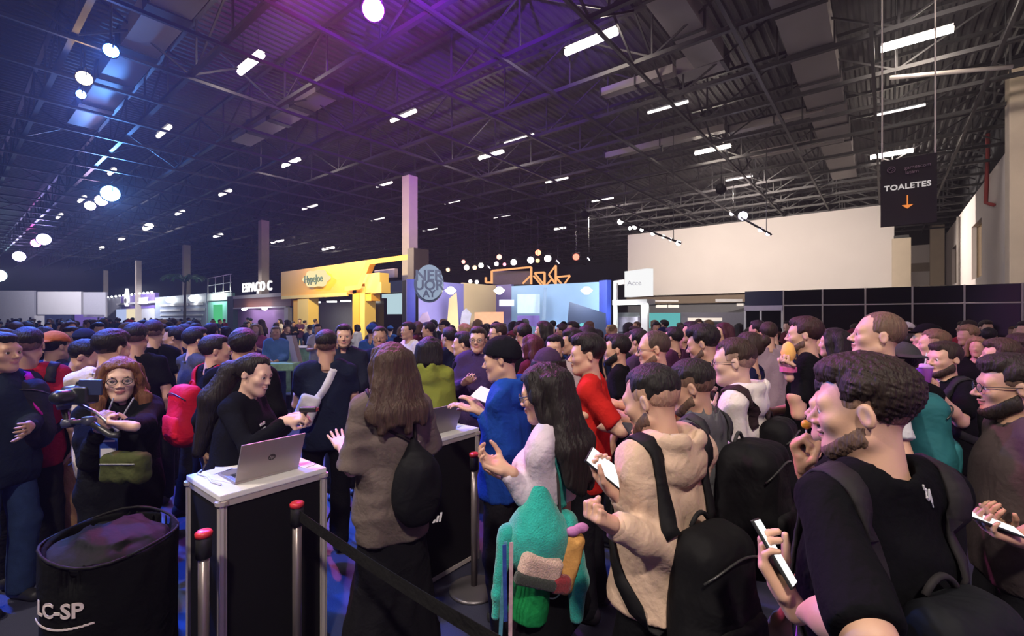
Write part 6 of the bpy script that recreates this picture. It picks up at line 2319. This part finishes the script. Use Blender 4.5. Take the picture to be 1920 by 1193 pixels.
v, q = polygonise(folds(ell(tp, (0.04, 0.025, 0.02)), 0.004, 2, (90, 90, 90)), tp - 0.08, tp + 0.08, 0.006)
link('gathered_neck', np_mesh('gathered_neck', v, q), NYLON, b, (0.20, 0.18, 0.18))
for k in range(3):                                         # three slanting bars of the mark
    cc_ = c_ + np.array([0.055 + 0.016 * k, -0.066, -0.125])
    MB().prism([(-0.006, -0.022), (0.004, -0.022), (0.012 , -0.022 + 0.014 * (k + 1)), (0.002, -0.022 + 0.014 * (k + 1))], 0, 0.004, (tuple(cc_), (1, 0, 0), (0, 0, 1), (0, -1, 0))).build('mark_bar', WHITEP, b)

# blue jacket with the black cap
A5 = Person('man in blue hooded jacket and black cap at the second counter', 940, 628, 2.66, 62, head=14, pitch=10, w=0.92, fat=0.92, skin=SK1, hair=('short', HB, {'beanie': True}), cap_col=(0.008, 0.009, 0.013),
            top=('hoodie', (0.012, 0.055, 0.30)), L=dict(wr=(905, 775, 2.60), el=(960, 880, 2.55), pose='relax', palm=(0, 0, -1)), R=dict(wr=(885, 770, 2.95), pose='relax', palm=(0, 0, -1)))
MB().box((0, 0, 0), (0.02, 0.003, 0.012)).build('cap_mark', WHITEP, A5.root).location = tuple(A5.H((0.05, -0.095, 0.095)))
pc = W(912, 742, 2.58)
tag(MB().box((0, 0, 0), (0.15, 0.10, 0.003), M=Matrix.Rotation(0.5, 3, 'X') @ Matrix.Rotation(0.3, 3, 'Y')).build('ticket_sheet', WHITEP, loc=tuple(pc)), 'white printed sheet in the hands of the blue jacket man', 'paper')
pc = W(890, 764, 2.8)
# red T-shirt
A6 = Person('young man in a bright red T-shirt looking left', 1100, 622, 2.9, 78, head=16, pitch=4, skin=SK1, hair=('thick', HB, {'fade': 0.1}), top=('tee', (0.46, 0.018, 0.014), {'sleeve': 0.85}), w=0.98,
            L=dict(wr=(1088, 778, 2.75), el=(1160, 860, 2.65), pose='phone', palm=(0.3, -0.3, 0.8), dir=(-0.95, 0, 0.1)), R=dict(wr=(1085, 775, 3.0), pose='phone', palm=(0.3, -0.3, 0.8)))
A6.phone(-1, 'dark phone in the hands of the red T-shirt man', False)
# curly dark hair in front of the big backpack
A7 = Person('man with dark cropped hair and grey collar before the white hoodie boy', 1296, 672, 2.12, 66, head=16, pitch=14, skin=SK2, hair=('fade', (0.014, 0.011, 0.010), {'fade': 0.25}), beard=('short', (0.02, 0.015, 0.012)),
            top=('tee', (0.10, 0.10, 0.11), {'collar': True}), L=dict(wr=(1215, 860, 2.0), pose='phone', palm=(0.3, -0.3, 0.8)), R='phone')
A7.backpack('big black backpack with grey trim on the dark-haired man', (0.0055, 0.0055, 0.0065), (0.34, 0.24, 0.52), (0.04, 0.04, 0.043), drop=0.0)
A7.phone(-1, 'dim phone held low by the man with the grey collar', False)
# white hoodie with glasses
A8 = Person('boy with glasses in a cream white hoodie facing left', 1376, 632, 2.46, 76, head=8, pitch=5, skin=SK4, hair=('fade', (0.035, 0.020, 0.014), {'fade': 0.45}), glasses=True, top=('hoodie', (0.66, 0.60, 0.57)),
            L='down', R=dict(wr=(1338, 772, 2.62), pose='phone', palm=(0.6, -0.4, 0.5), dir=(-0.3, 0.1, 0.9)))
A8.backpack('dark backpack on the boy in the cream hoodie', (0.0055, 0.0055, 0.0065), (0.29, 0.16, 0.44), (0.03, 0.018, 0.02), drop=0.06)
A8.phone(1, 'phone raised by the boy in the cream hoodie', False)
# balding man with glasses
A9 = Person('balding man with glasses and orange shirt looking left', 1226, 620, 3.05, 82, head=10, pitch=6, skin=SK1, hair=('buzz', (0.06, 0.04, 0.03), {'line': 0.10}), glasses=True, beard=('short', (0.06, 0.04, 0.03)), top=('tee', (0.50, 0.07, 0.03)), L='phone', R='phone')
A10 = Person('man with a thick black mop of hair behind the cream hoodie boy', 1318, 606, 3.15, 66, head=10, pitch=14, skin=SK2, hair=('thick', HB, {'fade': 0.05}), top=('tee', BLK), beard=('short', (0.03, 0.02, 0.016)), L='phone', R='phone')
# tall man behind the front man
A11 = Person('tall man with shaved head and goatee above the front man', 1646, 585, 2.30, 92, head=4, pitch=-6, skin=SK1, hair=('buzz', (0.13, 0.08, 0.055), {'line': 0.085}), beard=('goatee', (0.05, 0.03, 0.024)), top=('tee', (0.55, 0.56, 0.58), {'sleeve': 0.8}), L='down', R='hold')
A11.backpack('teal and dark backpack of the tall man behind the front man', (0.02, 0.12, 0.14), (0.28, 0.15, 0.42), (0.5, 0.5, 0.52), drop=0.05)
A12 = Person('man with dark brown hair in black T-shirt near the black partition', 1508, 592, 3.2, 78, head=6, pitch=2, skin=SK1, hair=('short', (0.035, 0.016, 0.014)), top=('tee', BLK, {'sleeve': 0.75}), beard=('short', HD),
             L=dict(wr=(1478, 700, 3.0), el=(1520, 800, 3.0), pose='grip', palm=(-0.3, -0.3, 0.2)), R='hold')
cu = thing('paper_cone', 'orange-yellow paper cone held up by the dark-haired man', 'cone', tuple(W(1478, 668, 3.0)))
MB().lathe([(0.012, -0.07), (0.045, 0.02), (0.030, 0.075), (0.006, 0.095)], n=12).build('cone_body', PAINT, cu, (0.85, 0.48, 0.12), True)
MB().lathe([(0.05, -0.10), (0.05, -0.07)], n=12).build('pink_band', PAINT, cu, (0.55, 0.10, 0.25))
# right edge man
A13 = Person('bearded man with tinted glasses at the right edge of the picture', 1893, 660, 1.92, 112, head=-6, pitch=4, skin=SK2, hair=('thick', (0.02, 0.014, 0.012), {'fade': 0.2}), glasses=True, beard=('full', (0.02, 0.014, 0.011)), top=('tee', (0.06, 0.046, 0.046), {'sleeve': 0.75}), w=1.05, fat=1.12,
             L=dict(wr=(1905, 1010, 1.62), el=(2050, 1010, 1.7), pose='phone', palm=(0.4, -0.2, 0.8), dir=(-0.85, 0.1, 0.25)), R=dict(wr=(1880, 985, 1.85), el=(1850, 1040, 2.3), pose='phone', palm=(0.3, -0.3, 0.8), dir=(-0.7, -0.2, 0.4)))
A13.phone(-1, 'white phone held by the man at the right edge', True, estr=1.0)
A14 = Person('smiling bearded man in black T-shirt holding a purple cup', 1770, 639, 3.35, 128, head=6, pitch=2, skin=SK1, hair=('short', HD), beard=('full', (0.04, 0.024, 0.018)), top=('tee', BLK, {'sleeve': 0.85}), fat=1.12,
             L=dict(wr=(1762, 745, 3.05), el=(1840, 800, 3.15), pose='grip', palm=(-0.5, 0, 0.3)), R=dict(wr=(1735, 728, 3.2), el=(1700, 810, 3.4), pose='grip', palm=(0.5, -0.3, 0)))
A14.backpack('black backpack of the smiling bearded man', BLK, (0.29, 0.16, 0.42), CHAR)
cu = thing('drink_cup', 'purple tumbler with a straw held by the smiling man', 'cup', tuple(W(1733, 706, 3.12)))
MB().lathe([(0.030, -0.07), (0.045, 0.05), (0.047, 0.055)], n=16).build('tumbler', mat('cup_purple', (0.42, 0.12, 0.62), rough=0.3), cu, None, True)
MB().lathe([(0.048, 0.055), (0.048, 0.068), (0.02, 0.085)], n=16).build('lid', mat('cup_lid', (0.6, 0.35, 0.75), rough=0.3), cu, None, True)
MB().tube([(0, 0, 0.05), (0.012, 0, 0.16)], 0.004, 6).build('straw', WHITEP, cu)

# photographer at the left
B1 = Person('woman with glasses and long auburn hair holding a camera rig', 226, 668, 2.62, 186, head=-8, pitch=2, fem=True, skin=SK4, hair=('long', (0.15, 0.062, 0.03), {'len': 0.22, 'front': 0.20}), glasses=True, brow=(0.06, 0.03, 0.02),
            top=('jacket', (0.006, 0.007, 0.010)), bottom=('pants', BLK), R=dict(wr=(186, 806, 2.36), el=(150, 880, 2.55), pose='grip', palm=(0.5, 0.3, 0.6), dir=(0.4, -0.3, 0.8)),
            L=dict(wr=(240, 800, 2.30), el=(310, 880, 2.45), pose='grip', palm=(-0.3, 0.3, 0.6), dir=(-0.9, -0.1, 0.15)))
rig = thing('camera_rig', 'camera on a black gimbal held by the auburn-haired woman', 'camera', tuple(W(158, 752, 2.30)), YAW)
v, q = polygonise(union([rbox((-0.02, 0, 0.03), (0.065, 0.04, 0.045), 0.012), (cap((-0.03, -0.03, 0.03), (-0.05, -0.08, 0.03), 0.032, 0.035), 0.01), (rbox((0.0, 0.01, 0.085), (0.03, 0.03, 0.016), 0.01), 0.01)]), (-0.2, -0.22, -0.06), (0.12, 0.1, 0.14), 0.007)
link('camera_body', np_mesh('camera_body', v, q), PLASTIC, rig, (0.014, 0.016, 0.02))
MB().tube([(-0.10, 0, -0.03), (-0.08, 0, -0.11), (0.02, 0, -0.10), (0.13, 0.0, -0.17), (0.17, 0.0, -0.17)], 0.016, 8).build('gimbal_arm', PLASTIC, rig, (0.03, 0.032, 0.036), True)
MB().tube([(-0.10, 0.03, 0.0), (0.04, 0.02, -0.06), (0.17, 0.0, -0.15)], 0.007, 6).build('brace', METAL, rig, (0.6, 0.6, 0.62), True)
for k, (x_, z_) in enumerate(((-0.10, -0.02), (0.02, -0.10), (-0.08, -0.11))):
    MB().lathe([(0.026, -0.02), (0.03, 0), (0.026, 0.02)], (x_, 0, z_), 12).build('motor', PLASTIC, rig, (0.05, 0.055, 0.09), True)
MB().box((0.05, -0.02, 0.07), (0.11, 0.012, 0.075)).build('monitor', PLASTIC, rig, (0.03, 0.04, 0.10), False, 0.003)
# her badge and olive bag
bd = thing('badge', 'blue and white badge hanging on the camera woman', 'badge', tuple(W(204, 838, 2.38)), YAW + 0.1)
MB().box((0, 0, 0), (0.085, 0.004, 0.115)).build('card', PAINT, bd, (0.02, 0.06, 0.30), False, 0.001)
MB().box((0, -0.003, -0.03), (0.072, 0.003, 0.045)).build('white_field', WHITEP, bd)
MB().box((0, -0.003, 0.03), (0.06, 0.003, 0.008)).build('white_line', WHITEP, bd)
for k in (-1, 1):
    MB().tube([(k * 0.02, 0, 0.055), (k * 0.035, 0.02, 0.12), (k * 0.05 + 0.03, 0.06, 0.24)], 0.004, 5).build('lanyard', NYLON, bd, (0.3, 0.3, 0.33))
ob = thing('waist_bag', 'olive green bag at the waist of the camera woman', 'bag', tuple(W(236, 876, 2.32)), YAW)
v, q = polygonise(folds(rbox((0, 0, 0), (0.11, 0.05, 0.075), 0.035), 0.005, 12, (30, 30, 30)), (-0.16, -0.1, -0.12), (0.16, 0.1, 0.12), 0.009)
link('pouch', np_mesh('pouch', v, q), FAB, ob, (0.055, 0.065, 0.025))
MB().tube([(-0.085, -0.052, 0.03), (0.085, -0.052, 0.03)], 0.004, 5).build('zip', METAL, ob, (0.3, 0.3, 0.28))

# laughing attendant at the counter
B2 = Person('laughing attendant with dark ponytail in a black sweatshirt reaching out', 478, 664, 2.80, -116, head=-10, pitch=14, roll=-6, lean=12, fem=True, w=1.06, fat=1.1, skin=SK4, hair=('pony', (0.012, 0.009, 0.009), {'len': 0.36, 'width': 1.0, 'sx': 0.05}), brow=HB,
            top=('long', (0.006, 0.0065, 0.009)), bottom=('pants', BLK), mouth=True,
            R=dict(wr=(538, 788, 2.62), el=(450, 860, 2.5), pose='grip', palm=(0.2, 0.3, -0.6), dir=(0.95, 0.1, 0.15)), L=dict(wr=(552, 782, 2.78), el=(530, 860, 2.9), pose='grip', palm=(0.2, -0.5, -0.4), dir=(0.9, -0.2, 0.1)))
sc_ = thing('scanner', 'small black handheld scanner in the attendant\'s hand', 'scanner', tuple(W(572, 772, 2.66)), YAW)
v, q = polygonise(union([rbox((0.02, 0, 0.012), (0.05, 0.02, 0.016), 0.01), (cap((0.0, 0, 0.0), (-0.015, 0, -0.06), 0.014, 0.013), 0.01)]), (-0.08, -0.06, -0.1), (0.12, 0.06, 0.06), 0.006)
link('scanner_body', np_mesh('scanner_body', v, q), PLASTIC, sc_, (0.02, 0.02, 0.022))
MB().box((0.072, 0, 0.012), (0.004, 0.03, 0.018)).build('window', PLASTIC, sc_, (0.3, 0.02, 0.03))
prn = B2.chest + np.array([0.02, 0.12, 0.01])
for k, (dx, dz, w_, h_) in enumerate(((0, 0.02, 0.03, 0.022), (0.04, 0.018, 0.03, 0.02), (0.0, -0.012, 0.035, 0.022), (0.042, -0.014, 0.028, 0.02), (0.02, -0.042, 0.03, 0.02))):
    pp, gg = B2.surf(prn + np.array([dx, 0.02, dz]), 0.001)
    M = Matrix.Rotation(0, 3, 'Z')
    MB().box(tuple(pp), (w_ * 0.8, 0.006, h_ * 0.7)).build('chest_print', WHITEP, B2.root)

# the middle distance, left to right
P = Person
C1 = P('man in navy jacket with a magenta strap at the left edge', 2, 622, 2.95, -150, head=10, skin=SK2, hair=('short', HB), top=('jacket', (0.012, 0.018, 0.035)), bottom=('jeans', (0.02, 0.04, 0.10)), L=dict(wr=(54, 800, 2.85), pose='relax', palm=(-1, 0, 0)), R='down')
C1.ribbon([C1.nb + np.array([-0.11, -0.06, -0.02]), C1.nb + np.array([-0.12, 0.05, -0.05]), C1.chest + np.array([-0.12, 0.13, 0.0]), C1.wst + np.array([-0.16, 0.06, 0.0])], 0.05, 0.008, 22, 0.004).build('magenta_strap', NYLON, C1.root, (0.45, 0.01, 0.30), True)
C2 = P('man with dark hair and red collar seen from behind at the far left', 52, 612, 3.2, -8, skin=SK2, hair=('fade', HB, {'fade': 0.3}), top=('tee', (0.30, 0.012, 0.03)), R='down', L='down')
C2.backpack('dark backpack with grey stripes on the man with the red collar', (0.014, 0.014, 0.022), (0.31, 0.17, 0.46), (0.018, 0.016, 0.025))
C3 = P('person in an orange cap with back to the camera at the left', 104, 620, 4.0, -50, skin=SK1, hair=('short', HB, {'back': True}), cap_col=(0.42, 0.12, 0.03), top=('tee', NAVY), R='down', L='down')
C4 = P('man with black hair in a cream T-shirt behind the camera woman', 210, 615, 3.1, -38, head=-10, pitch=8, skin=SK1, hair=('thick', HB, {'fade': 0.1}), top=('tee', (0.58, 0.50, 0.45)), w=1.12, bottom=('pants', BLK), L='hold', R='hold')
C5 = P('dark-haired person bending left of the cream T-shirt, tan trousers', 160, 637, 3.6, -100, pitch=25, lean=10, skin=SK2, hair=('thick', HB, {'fade': 0.1}), top=('tee', BLK), bottom=('pants', (0.34, 0.19, 0.10)), shoes=(0.55, 0.48, 0.45), L='phone', R='phone')
C6 = P('man in black T-shirt seen from behind, left one of the pair', 256, 604, 3.9, -18, skin=SK2, hair=('fade', HB, {'fade': 0.2}), top=('tee', BLK), L='down', R='down')
C7 = P('taller man in black T-shirt seen from behind, right one of the pair', 288, 599, 4.6, -10, skin=SK1, hair=('fade', (0.03, 0.014, 0.012), {'fade': 0.3}), top=('tee', BLK), L='down', R='down')
C8 = P('dark-haired man in navy facing left behind the pair in black', 326, 611, 5.2, 70, skin=SK2, hair=('short', HB), top=('tee', NAVY), L='phone', R='phone')
C9 = P('man in a grey T-shirt facing right beside the red backpack', 368, 612, 4.35, -66, skin=SK1, hair=('short', HB), top=('tee', (0.06, 0.06, 0.07)), L='phone', R='phone')
C10 = P('man in black wearing a red backpack, face turned right', 404, 627, 3.75, -64, head=-14, skin=SK1, hair=('short', HB), top=('tee', BLK), bottom=('pants', (0.35, 0.33, 0.36)), L='down', R='phone')
C10.backpack('bright red backpack on the man left of the attendant', (0.50, 0.008, 0.028), (0.32, 0.18, 0.46), (0.45, 0.008, 0.03), drop=0.04)
C11 = P('person with black hair and back turned just behind the attendant', 456, 614, 3.35, -8, skin=SK2, hair=('thick', HB, {'fade': 0.0}), top=('jacket', BLK), L='down', R='down')
C12 = P('man in a light blue denim hoodie with a badge behind the attendant', 517, 611, 8.9, 172, skin=SK1, hair=('short', (0.25, 0.2, 0.17)), top=('hoodie', (0.10, 0.24, 0.52)), bottom=('jeans', (0.02, 0.04, 0.12)), L='hold', R='hold')
C13 = P('man in dark navy T-shirt with a white sling bag across his back', 612, 617, 3.72, -4, pitch=-4, skin=SK2, hair=('fade', HB, {'fade': 0.25}), top=('tee', (0.010, 0.015, 0.032)), bottom=('pants', BLK), L='phone', R='hold', cap_col=None, w=1.08)
sb = thing('sling_bag', 'white sling bag across the back of the navy T-shirt', 'bag', tuple(C13.loc), C13.rotz)
C13.ribbon([C13.nb + np.array([0.06, 0.03, -0.02]), C13.nb + np.array([0.05, -0.09, -0.06]), C13.chest + np.array([-0.03, -0.14, -0.02]), C13.wst + np.array([-0.12, -0.12, 0.06])], 0.055, 0.012, 24, 0.004).build('strap', NYLON, sb, (0.55, 0.53, 0.58), True)
c_ = C13.wst + np.array([-0.13, -0.155, 0.07])
v, q = polygonise(folds(rbox(c_, (0.075, 0.03, 0.12), 0.028, rot((0, 1, 0), 0.35)), 0.003, 3, (30, 30, 30)), c_ - 0.2, c_ + 0.2, 0.012)
link('pouch', np_mesh('pouch', v, q), NYLON, sb, (0.52, 0.50, 0.55))
C14 = P('bearded man in dark jacket facing the camera beside the sling bag man', 645, 607, 4.8, 172, head=6, skin=SK1, hair=('short', HB), beard=('short', HB), top=('jacket', (0.012, 0.016, 0.03)), L='hold', R='phone')
C15 = P('person in olive green hoodie seen from behind', 806, 630, 4.0, -14, skin=SK2, hair=('bob', HB), top=('hoodie', (0.19, 0.22, 0.035)), L='hold', R='hold', w=0.95)
C16 = P('man in black jacket and black backpack facing left behind the olive hoodie', 868, 621, 4.7, 66, head=12, skin=SK1, hair=('short', HB), top=('jacket', BLK), L='phone', R='phone')
C16.backpack('black backpack behind the olive hoodie', BLK, (0.30, 0.18, 0.46), CHAR)

ly = thing('lanyard', 'purple patterned lanyard hanging beside the front man\'s phone', 'lanyard', tuple(W(1525, 1090, 1.15)))
pts = [W(1548, 1005, 1.18), W(1538, 1040, 1.17), W(1524, 1090, 1.16), W(1520, 1125, 1.14), W(1508, 1170, 1.12), W(1502, 1230, 1.10)]
mb = MB()
for a_, b_ in zip(pts[:-1], pts[1:]):
    mb.bar(a_, b_, 0.034, 0.003, up=(-FWD[0], -FWD[1], 0.2))
wchild(mb.build('ribbon', mat('lanyard_purple', (0.22, 0.05, 0.42), rough=0.7, noise=0.9, nscale=60), None), ly)
wchild(MB().box(tuple(pts[-1] - np.array([0, 0, 0.05])), (0.07, 0.004, 0.10), rz=YAW).build('card', WHITEP), ly)
C17 = P('man facing the camera left of the taupe shirt woman\'s hair', 712, 611, 5.2, 176, skin=SK3, hair=('fade', HB, {'fade': 0.2}), top=('tee', NAVY))
C18 = P('person in white T-shirt by the blue pilaster', 765, 603, 6.6, 120, skin=SK2, hair=('short', HB), top=('tee', (0.62, 0.55, 0.56)))
C19 = P('short-haired man facing left before the lilac wall', 803, 603, 7.3, 70, skin=SK2, hair=('short', HB), top=('tee', CHAR))
C20 = P('dark-haired man looking down before the lilac wall', 842, 613, 5.6, 40, skin=SK2, hair=('short', HB), top=('tee', NAVY))
C21 = P('man with glasses facing the camera left of the black cap', 896, 612, 4.5, 170, skin=SK1, hair=('short', HD), glasses=True, top=('jacket', (0.05, 0.03, 0.10)))
C22 = P('man with glasses facing left before the peach board', 933, 605, 5.5, 100, skin=SK1, hair=('short', HD), glasses=True, top=('tee', CHAR))
C23 = P('dark-haired visitor with back turned right of the black cap', 983, 605, 5.4, 10, skin=SK2, hair=('short', HB), top=('tee', BLK))
C24 = P('woman with long wine-red hair behind the black cap', 996, 626, 4.5, 60, fem=True, skin=SK1, hair=('long', (0.06, 0.010, 0.016), {'len': 0.25}), top=('tee', (0.08, 0.01, 0.02)))
C25 = P('woman with dark hair before the light blue mural', 1018, 601, 5.8, 90, fem=True, skin=SK2, hair=('long', HB, {'len': 0.2}), top=('tee', BLK))
C26 = P('person in a dark purple beanie seen from behind', 1026, 650, 3.05, 14, skin=SK2, hair=('bob', HB, {'beanie': True}), cap_col=(0.05, 0.03, 0.07), top=('jacket', (0.02, 0.018, 0.022)), L='hold', R='hold')
C27 = P('man facing the camera between the beanie and the red T-shirt', 1040, 627, 4.3, 165, skin=SK1, hair=('short', HB), top=('shirt', (0.42, 0.34, 0.36)))
C28 = P('man in navy looking left behind the red T-shirt', 1072, 614, 4.6, 90, skin=SK2, hair=('curly', HB), top=('jacket', (0.010, 0.014, 0.028)), L='down', R='down')
C29 = P('bearded man facing left right of the red T-shirt', 1156, 625, 3.8, 84, skin=SK1, hair=('short', HB), beard=('full', HB), top=('tee', BLK))
C30 = P('man in dark top looking left before the white stand', 1196, 616, 4.6, 60, skin=SK2, hair=('short', HB), top=('tee', (0.05, 0.03, 0.07)))
C31 = P('person in tank top facing left right of the cream hoodie head', 1402, 622, 3.35, 76, fem=True, skin=SK1, hair=('bun', HD), top=('tank', (0.012, 0.014, 0.045)))
C32 = P('person in striped grey top near the doorway', 1440, 603, 5.0, 20, skin=SK1, hair=('short', HD), top=('tee', (0.30, 0.22, 0.27)))
C33 = P('dark-haired visitor beside the doorway post', 1420, 600, 6.0, 60, skin=SK2, hair=('short', HB), top=('tee', (0.12, 0.02, 0.05)))
C34 = P('woman with dark hair in front of the black partition', 1562, 614, 3.9, 80, fem=True, skin=SK1, hair=('bob', (0.014, 0.010, 0.012)), top=('tee', BLK))
C35 = P('man with light brown hair in profile left of the smiling bearded man', 1750, 616, 3.9, 92, skin=SK1, hair=('fade', (0.12, 0.07, 0.04), {'fade': 0.5}), top=('tee', NAVY))
C36 = P('person in a dark cap in profile before the black partition', 1736, 606, 4.5, 96, skin=SK1, hair=('short', HB), cap_col=BLK, top=('tee', BLK))
C37 = P('person in a grey cap behind the tall man\'s shoulder', 1688, 640, 3.0, 30, skin=SK2, hair=('short', HB, {'back': True}), cap_col=(0.045, 0.045, 0.05), top=('tee', BLK))
C38 = P('dark-haired visitor at the right edge behind the tinted glasses', 1874, 632, 3.6, 100, skin=SK1, hair=('curly', (0.05, 0.03, 0.02)), top=('tee', BLK))
C39 = P('visitor with brown hair at the far right edge', 1912, 624, 4.4, 80, skin=SK1, hair=('thick', HD, {'fade': 0.1}), top=('tee', BLK))
C40 = P('man in a navy cap behind the camera woman', 160, 615, 5.2, -40, skin=SK1, hair=('short', HB), cap_col=(0.03, 0.04, 0.09), top=('tee', (0.05, 0.07, 0.12)))
C41 = P('visitor in grey between the orange cap and the navy cap', 134, 612, 5.9, 150, skin=SK1, hair=('short', HD), top=('tee', (0.30, 0.32, 0.38)))
C42 = P('dark-haired visitor in pale blue behind the grey T-shirt', 346, 607, 5.6, 30, skin=SK2, hair=('short', HB), top=('tee', (0.12, 0.16, 0.26)))
C43 = P('short dark visitor between the red backpack and the mint stand', 396, 605, 6.5, -20, skin=SK2, hair=('short', HB), top=('jacket', BLK))
C44 = P('woman with blonde hair before the lilac wall', 480, 606, 9.5, 170, fem=True, skin=SK4, hair=('long', (0.30, 0.20, 0.10), {'len': 0.2}), top=('tee', (0.30, 0.08, 0.16)))
C45 = P('man in a white top behind the green table', 596, 607, 10.5, 178, skin=SK1, hair=('short', HB), top=('tee', (0.5, 0.52, 0.55)))
C46 = P('small visitor with black hair at the left behind the orange cap', 82, 612, 5.0, 20, skin=SK2, hair=('short', HB), top=('tee', BLK))
C47 = P('visitor with black hair looking right under the drop sign', 300, 607, 6.2, -90, skin=SK1, hair=('short', HB), top=('tee', (0.04, 0.04, 0.05)))
C48 = P('dark-haired man in plum before the teal panel', 1262, 612, 5.2, 60, skin=SK2, hair=('short', HB), top=('tee', (0.06, 0.02, 0.05)))
C49 = P('dark-haired man left of the thick black mop', 1296, 602, 5.5, 80, skin=SK2, hair=('short', HB), top=('tee', BLK))
C50 = P('woman with wine-tinted hair right of the thick black mop', 1356, 604, 5.6, 120, fem=True, skin=SK1, hair=('bob', (0.05, 0.012, 0.02)), top=('tee', (0.10, 0.03, 0.07)))

# ------------------------------------------------------------------ the crowd farther back: copies of a few figures
protos = []
rs = random.Random(5)
pk = [dict(hair=('short', HB), top=('tee', BLK), L='down', R='phone'), dict(hair=('thick', HB, {'fade': 0.1}), top=('hoodie', BLK), L='phone', R='phone'),
      dict(hair=('long', HB, {'len': 0.25}), top=('tee', BLK), fem=True, L='down', R='hold'), dict(hair=('curly', HB), top=('jacket', BLK), L='hold', R='down'),
      dict(hair=('fade', HB, {'fade': 0.2}), top=('tee', BLK), L='cross', R='cross'), dict(hair=('bob', HB), top=('long', BLK), fem=True, L='phone', R='down'),
      dict(hair=('short', HB), top=('tee', BLK), cap_col=BLK, L='down', R='down')]
for k in pk:
    before = set(bpy.data.objects.keys())
    pp = Person('proto', 0, 0, 11, 0, loc=(0, 0, 0), h=1.72, lod=11, eyes=False, **k)
    protos.append((pp.root, list(pp.root.children)))
dark = [BLK, BLK, BLK, CHAR, NAVY, (0.05, 0.05, 0.055), (0.02, 0.03, 0.08), (0.10, 0.02, 0.03), (0.05, 0.02, 0.06), (0.30, 0.28, 0.30), (0.55, 0.52, 0.52), (0.02, 0.06, 0.20), (0.28, 0.03, 0.04), (0.04, 0.08, 0.05)]
hairs = [HB, HB, HB, HD, HD, HN, (0.2, 0.13, 0.07)]
skins = [SK1, SK2, SK2, SK3, SK4]
taken = [(p_.loc[0], p_.loc[1]) for p_ in [v_ for v_ in list(globals().values()) if isinstance(v_, Person)]]
nc = 0
tries = 0
blocked = [(-30, -8, 12.0, 60), (-60, -26, 15.0, 60), (-8.6, 5, 15.6, 60)]
while nc < 235 and tries < 6000:
    tries += 1
    px = rs.uniform(-30, 1930)
    d = rs.choice([rs.uniform(4.6, 9), rs.uniform(6, 16), rs.uniform(10, 30), rs.uniform(20, 55)])
    if px > 1150:
        d = min(d, rs.uniform(4.5, 12.5))
    if 700 < px <= 1150:
        d = min(d, rs.uniform(5, 13.5))
    if 480 < px < 680 and d < 13.5:
        continue
    p = G(px, d)
    if any(x0_ < p[0] < x1_ and y0_ < p[1] < y1_ for x0_, x1_, y0_, y1_ in blocked) or p[0] > 2.8:
        continue
    if any((p[0] - x_) ** 2 + (p[1] - y_) ** 2 < 0.62 ** 2 for x_, y_ in taken):
        continue
    if d < 8 and abs(px - 960) < 300 and rs.random() < 0.3:
        continue
    taken.append((p[0], p[1]))
    i = rs.randrange(len(protos))
    root, kids = protos[i]
    r = root.copy()
    COL.objects.link(r)
    r.location = tuple(p)
    r.rotation_euler = (0, 0, rs.uniform(0, 6.28) if rs.random() < 0.6 else YAW + rs.gauss(1.0, 0.5))
    sc_ = rs.uniform(0.93, 1.05)
    r.scale = (sc_, sc_, sc_)
    ti = rs.randrange(len(dark))
    tc, hcol, sk, pc_ = dark[ti], rs.choice(hairs), rs.choice(skins), rs.choice([BLK, CHAR, (0.02, 0.04, 0.10), (0.2, 0.16, 0.12)])
    cn = ['black', 'black', 'black', 'charcoal', 'navy', 'dark grey', 'dark blue', 'wine red', 'plum', 'light grey', 'white', 'blue', 'red', 'dark green'][ti]
    gn = ['T-shirt', 'hoodie', 'T-shirt', 'jacket', 'T-shirt', 'long-sleeved top', 'T-shirt'][i]
    wn = 'man' if i not in (2, 5) else 'woman'
    hn = ['dark-haired', 'thick-haired', 'long-haired', 'curly-haired', 'crop-haired', 'bob-haired', 'capped'][i]
    ln = ('far left end' if px < 190 else 'drop-sign stand' if px < 390 else 'ESPACO letters' if px < 530 else 'yellow stand' if px < 755 else 'lilac wall' if px < 930 else 'sky-blue mural' if px < 1150
          else 'white gallery wall' if px < 1395 else 'black partition' if px < 1700 else 'right wall')
    dn = 'near' if d < 7 else 'midway' if d < 12 else 'far off' if d < 25 else 'very far off'
    r['label'] = '%s %s in %s %s, %s, towards the %s' % (hn, wn, cn, gn, dn, ln)
    r['group'] = 'crowd towards the ' + ln
    for ch in kids:
        c = ch.copy()
        COL.objects.link(c)
        c.parent = r
        nm = ch.name.split('.')[0]
        col = sk if nm == 'body' else hcol if nm in ('hair', 'eyebrow') else tuple(np.array(hcol) * 0.7 + np.array(sk) * 0.3) if nm == 'faded_sides' else pc_ if nm == 'trousers' else (0.03, 0.03, 0.03) if nm == 'shoe' else tc
        c.color = (*col, 1)
    nc += 1
for root, kids in protos:
    for ch in kids:
        bpy.data.objects.remove(ch)
    bpy.data.objects.remove(root)
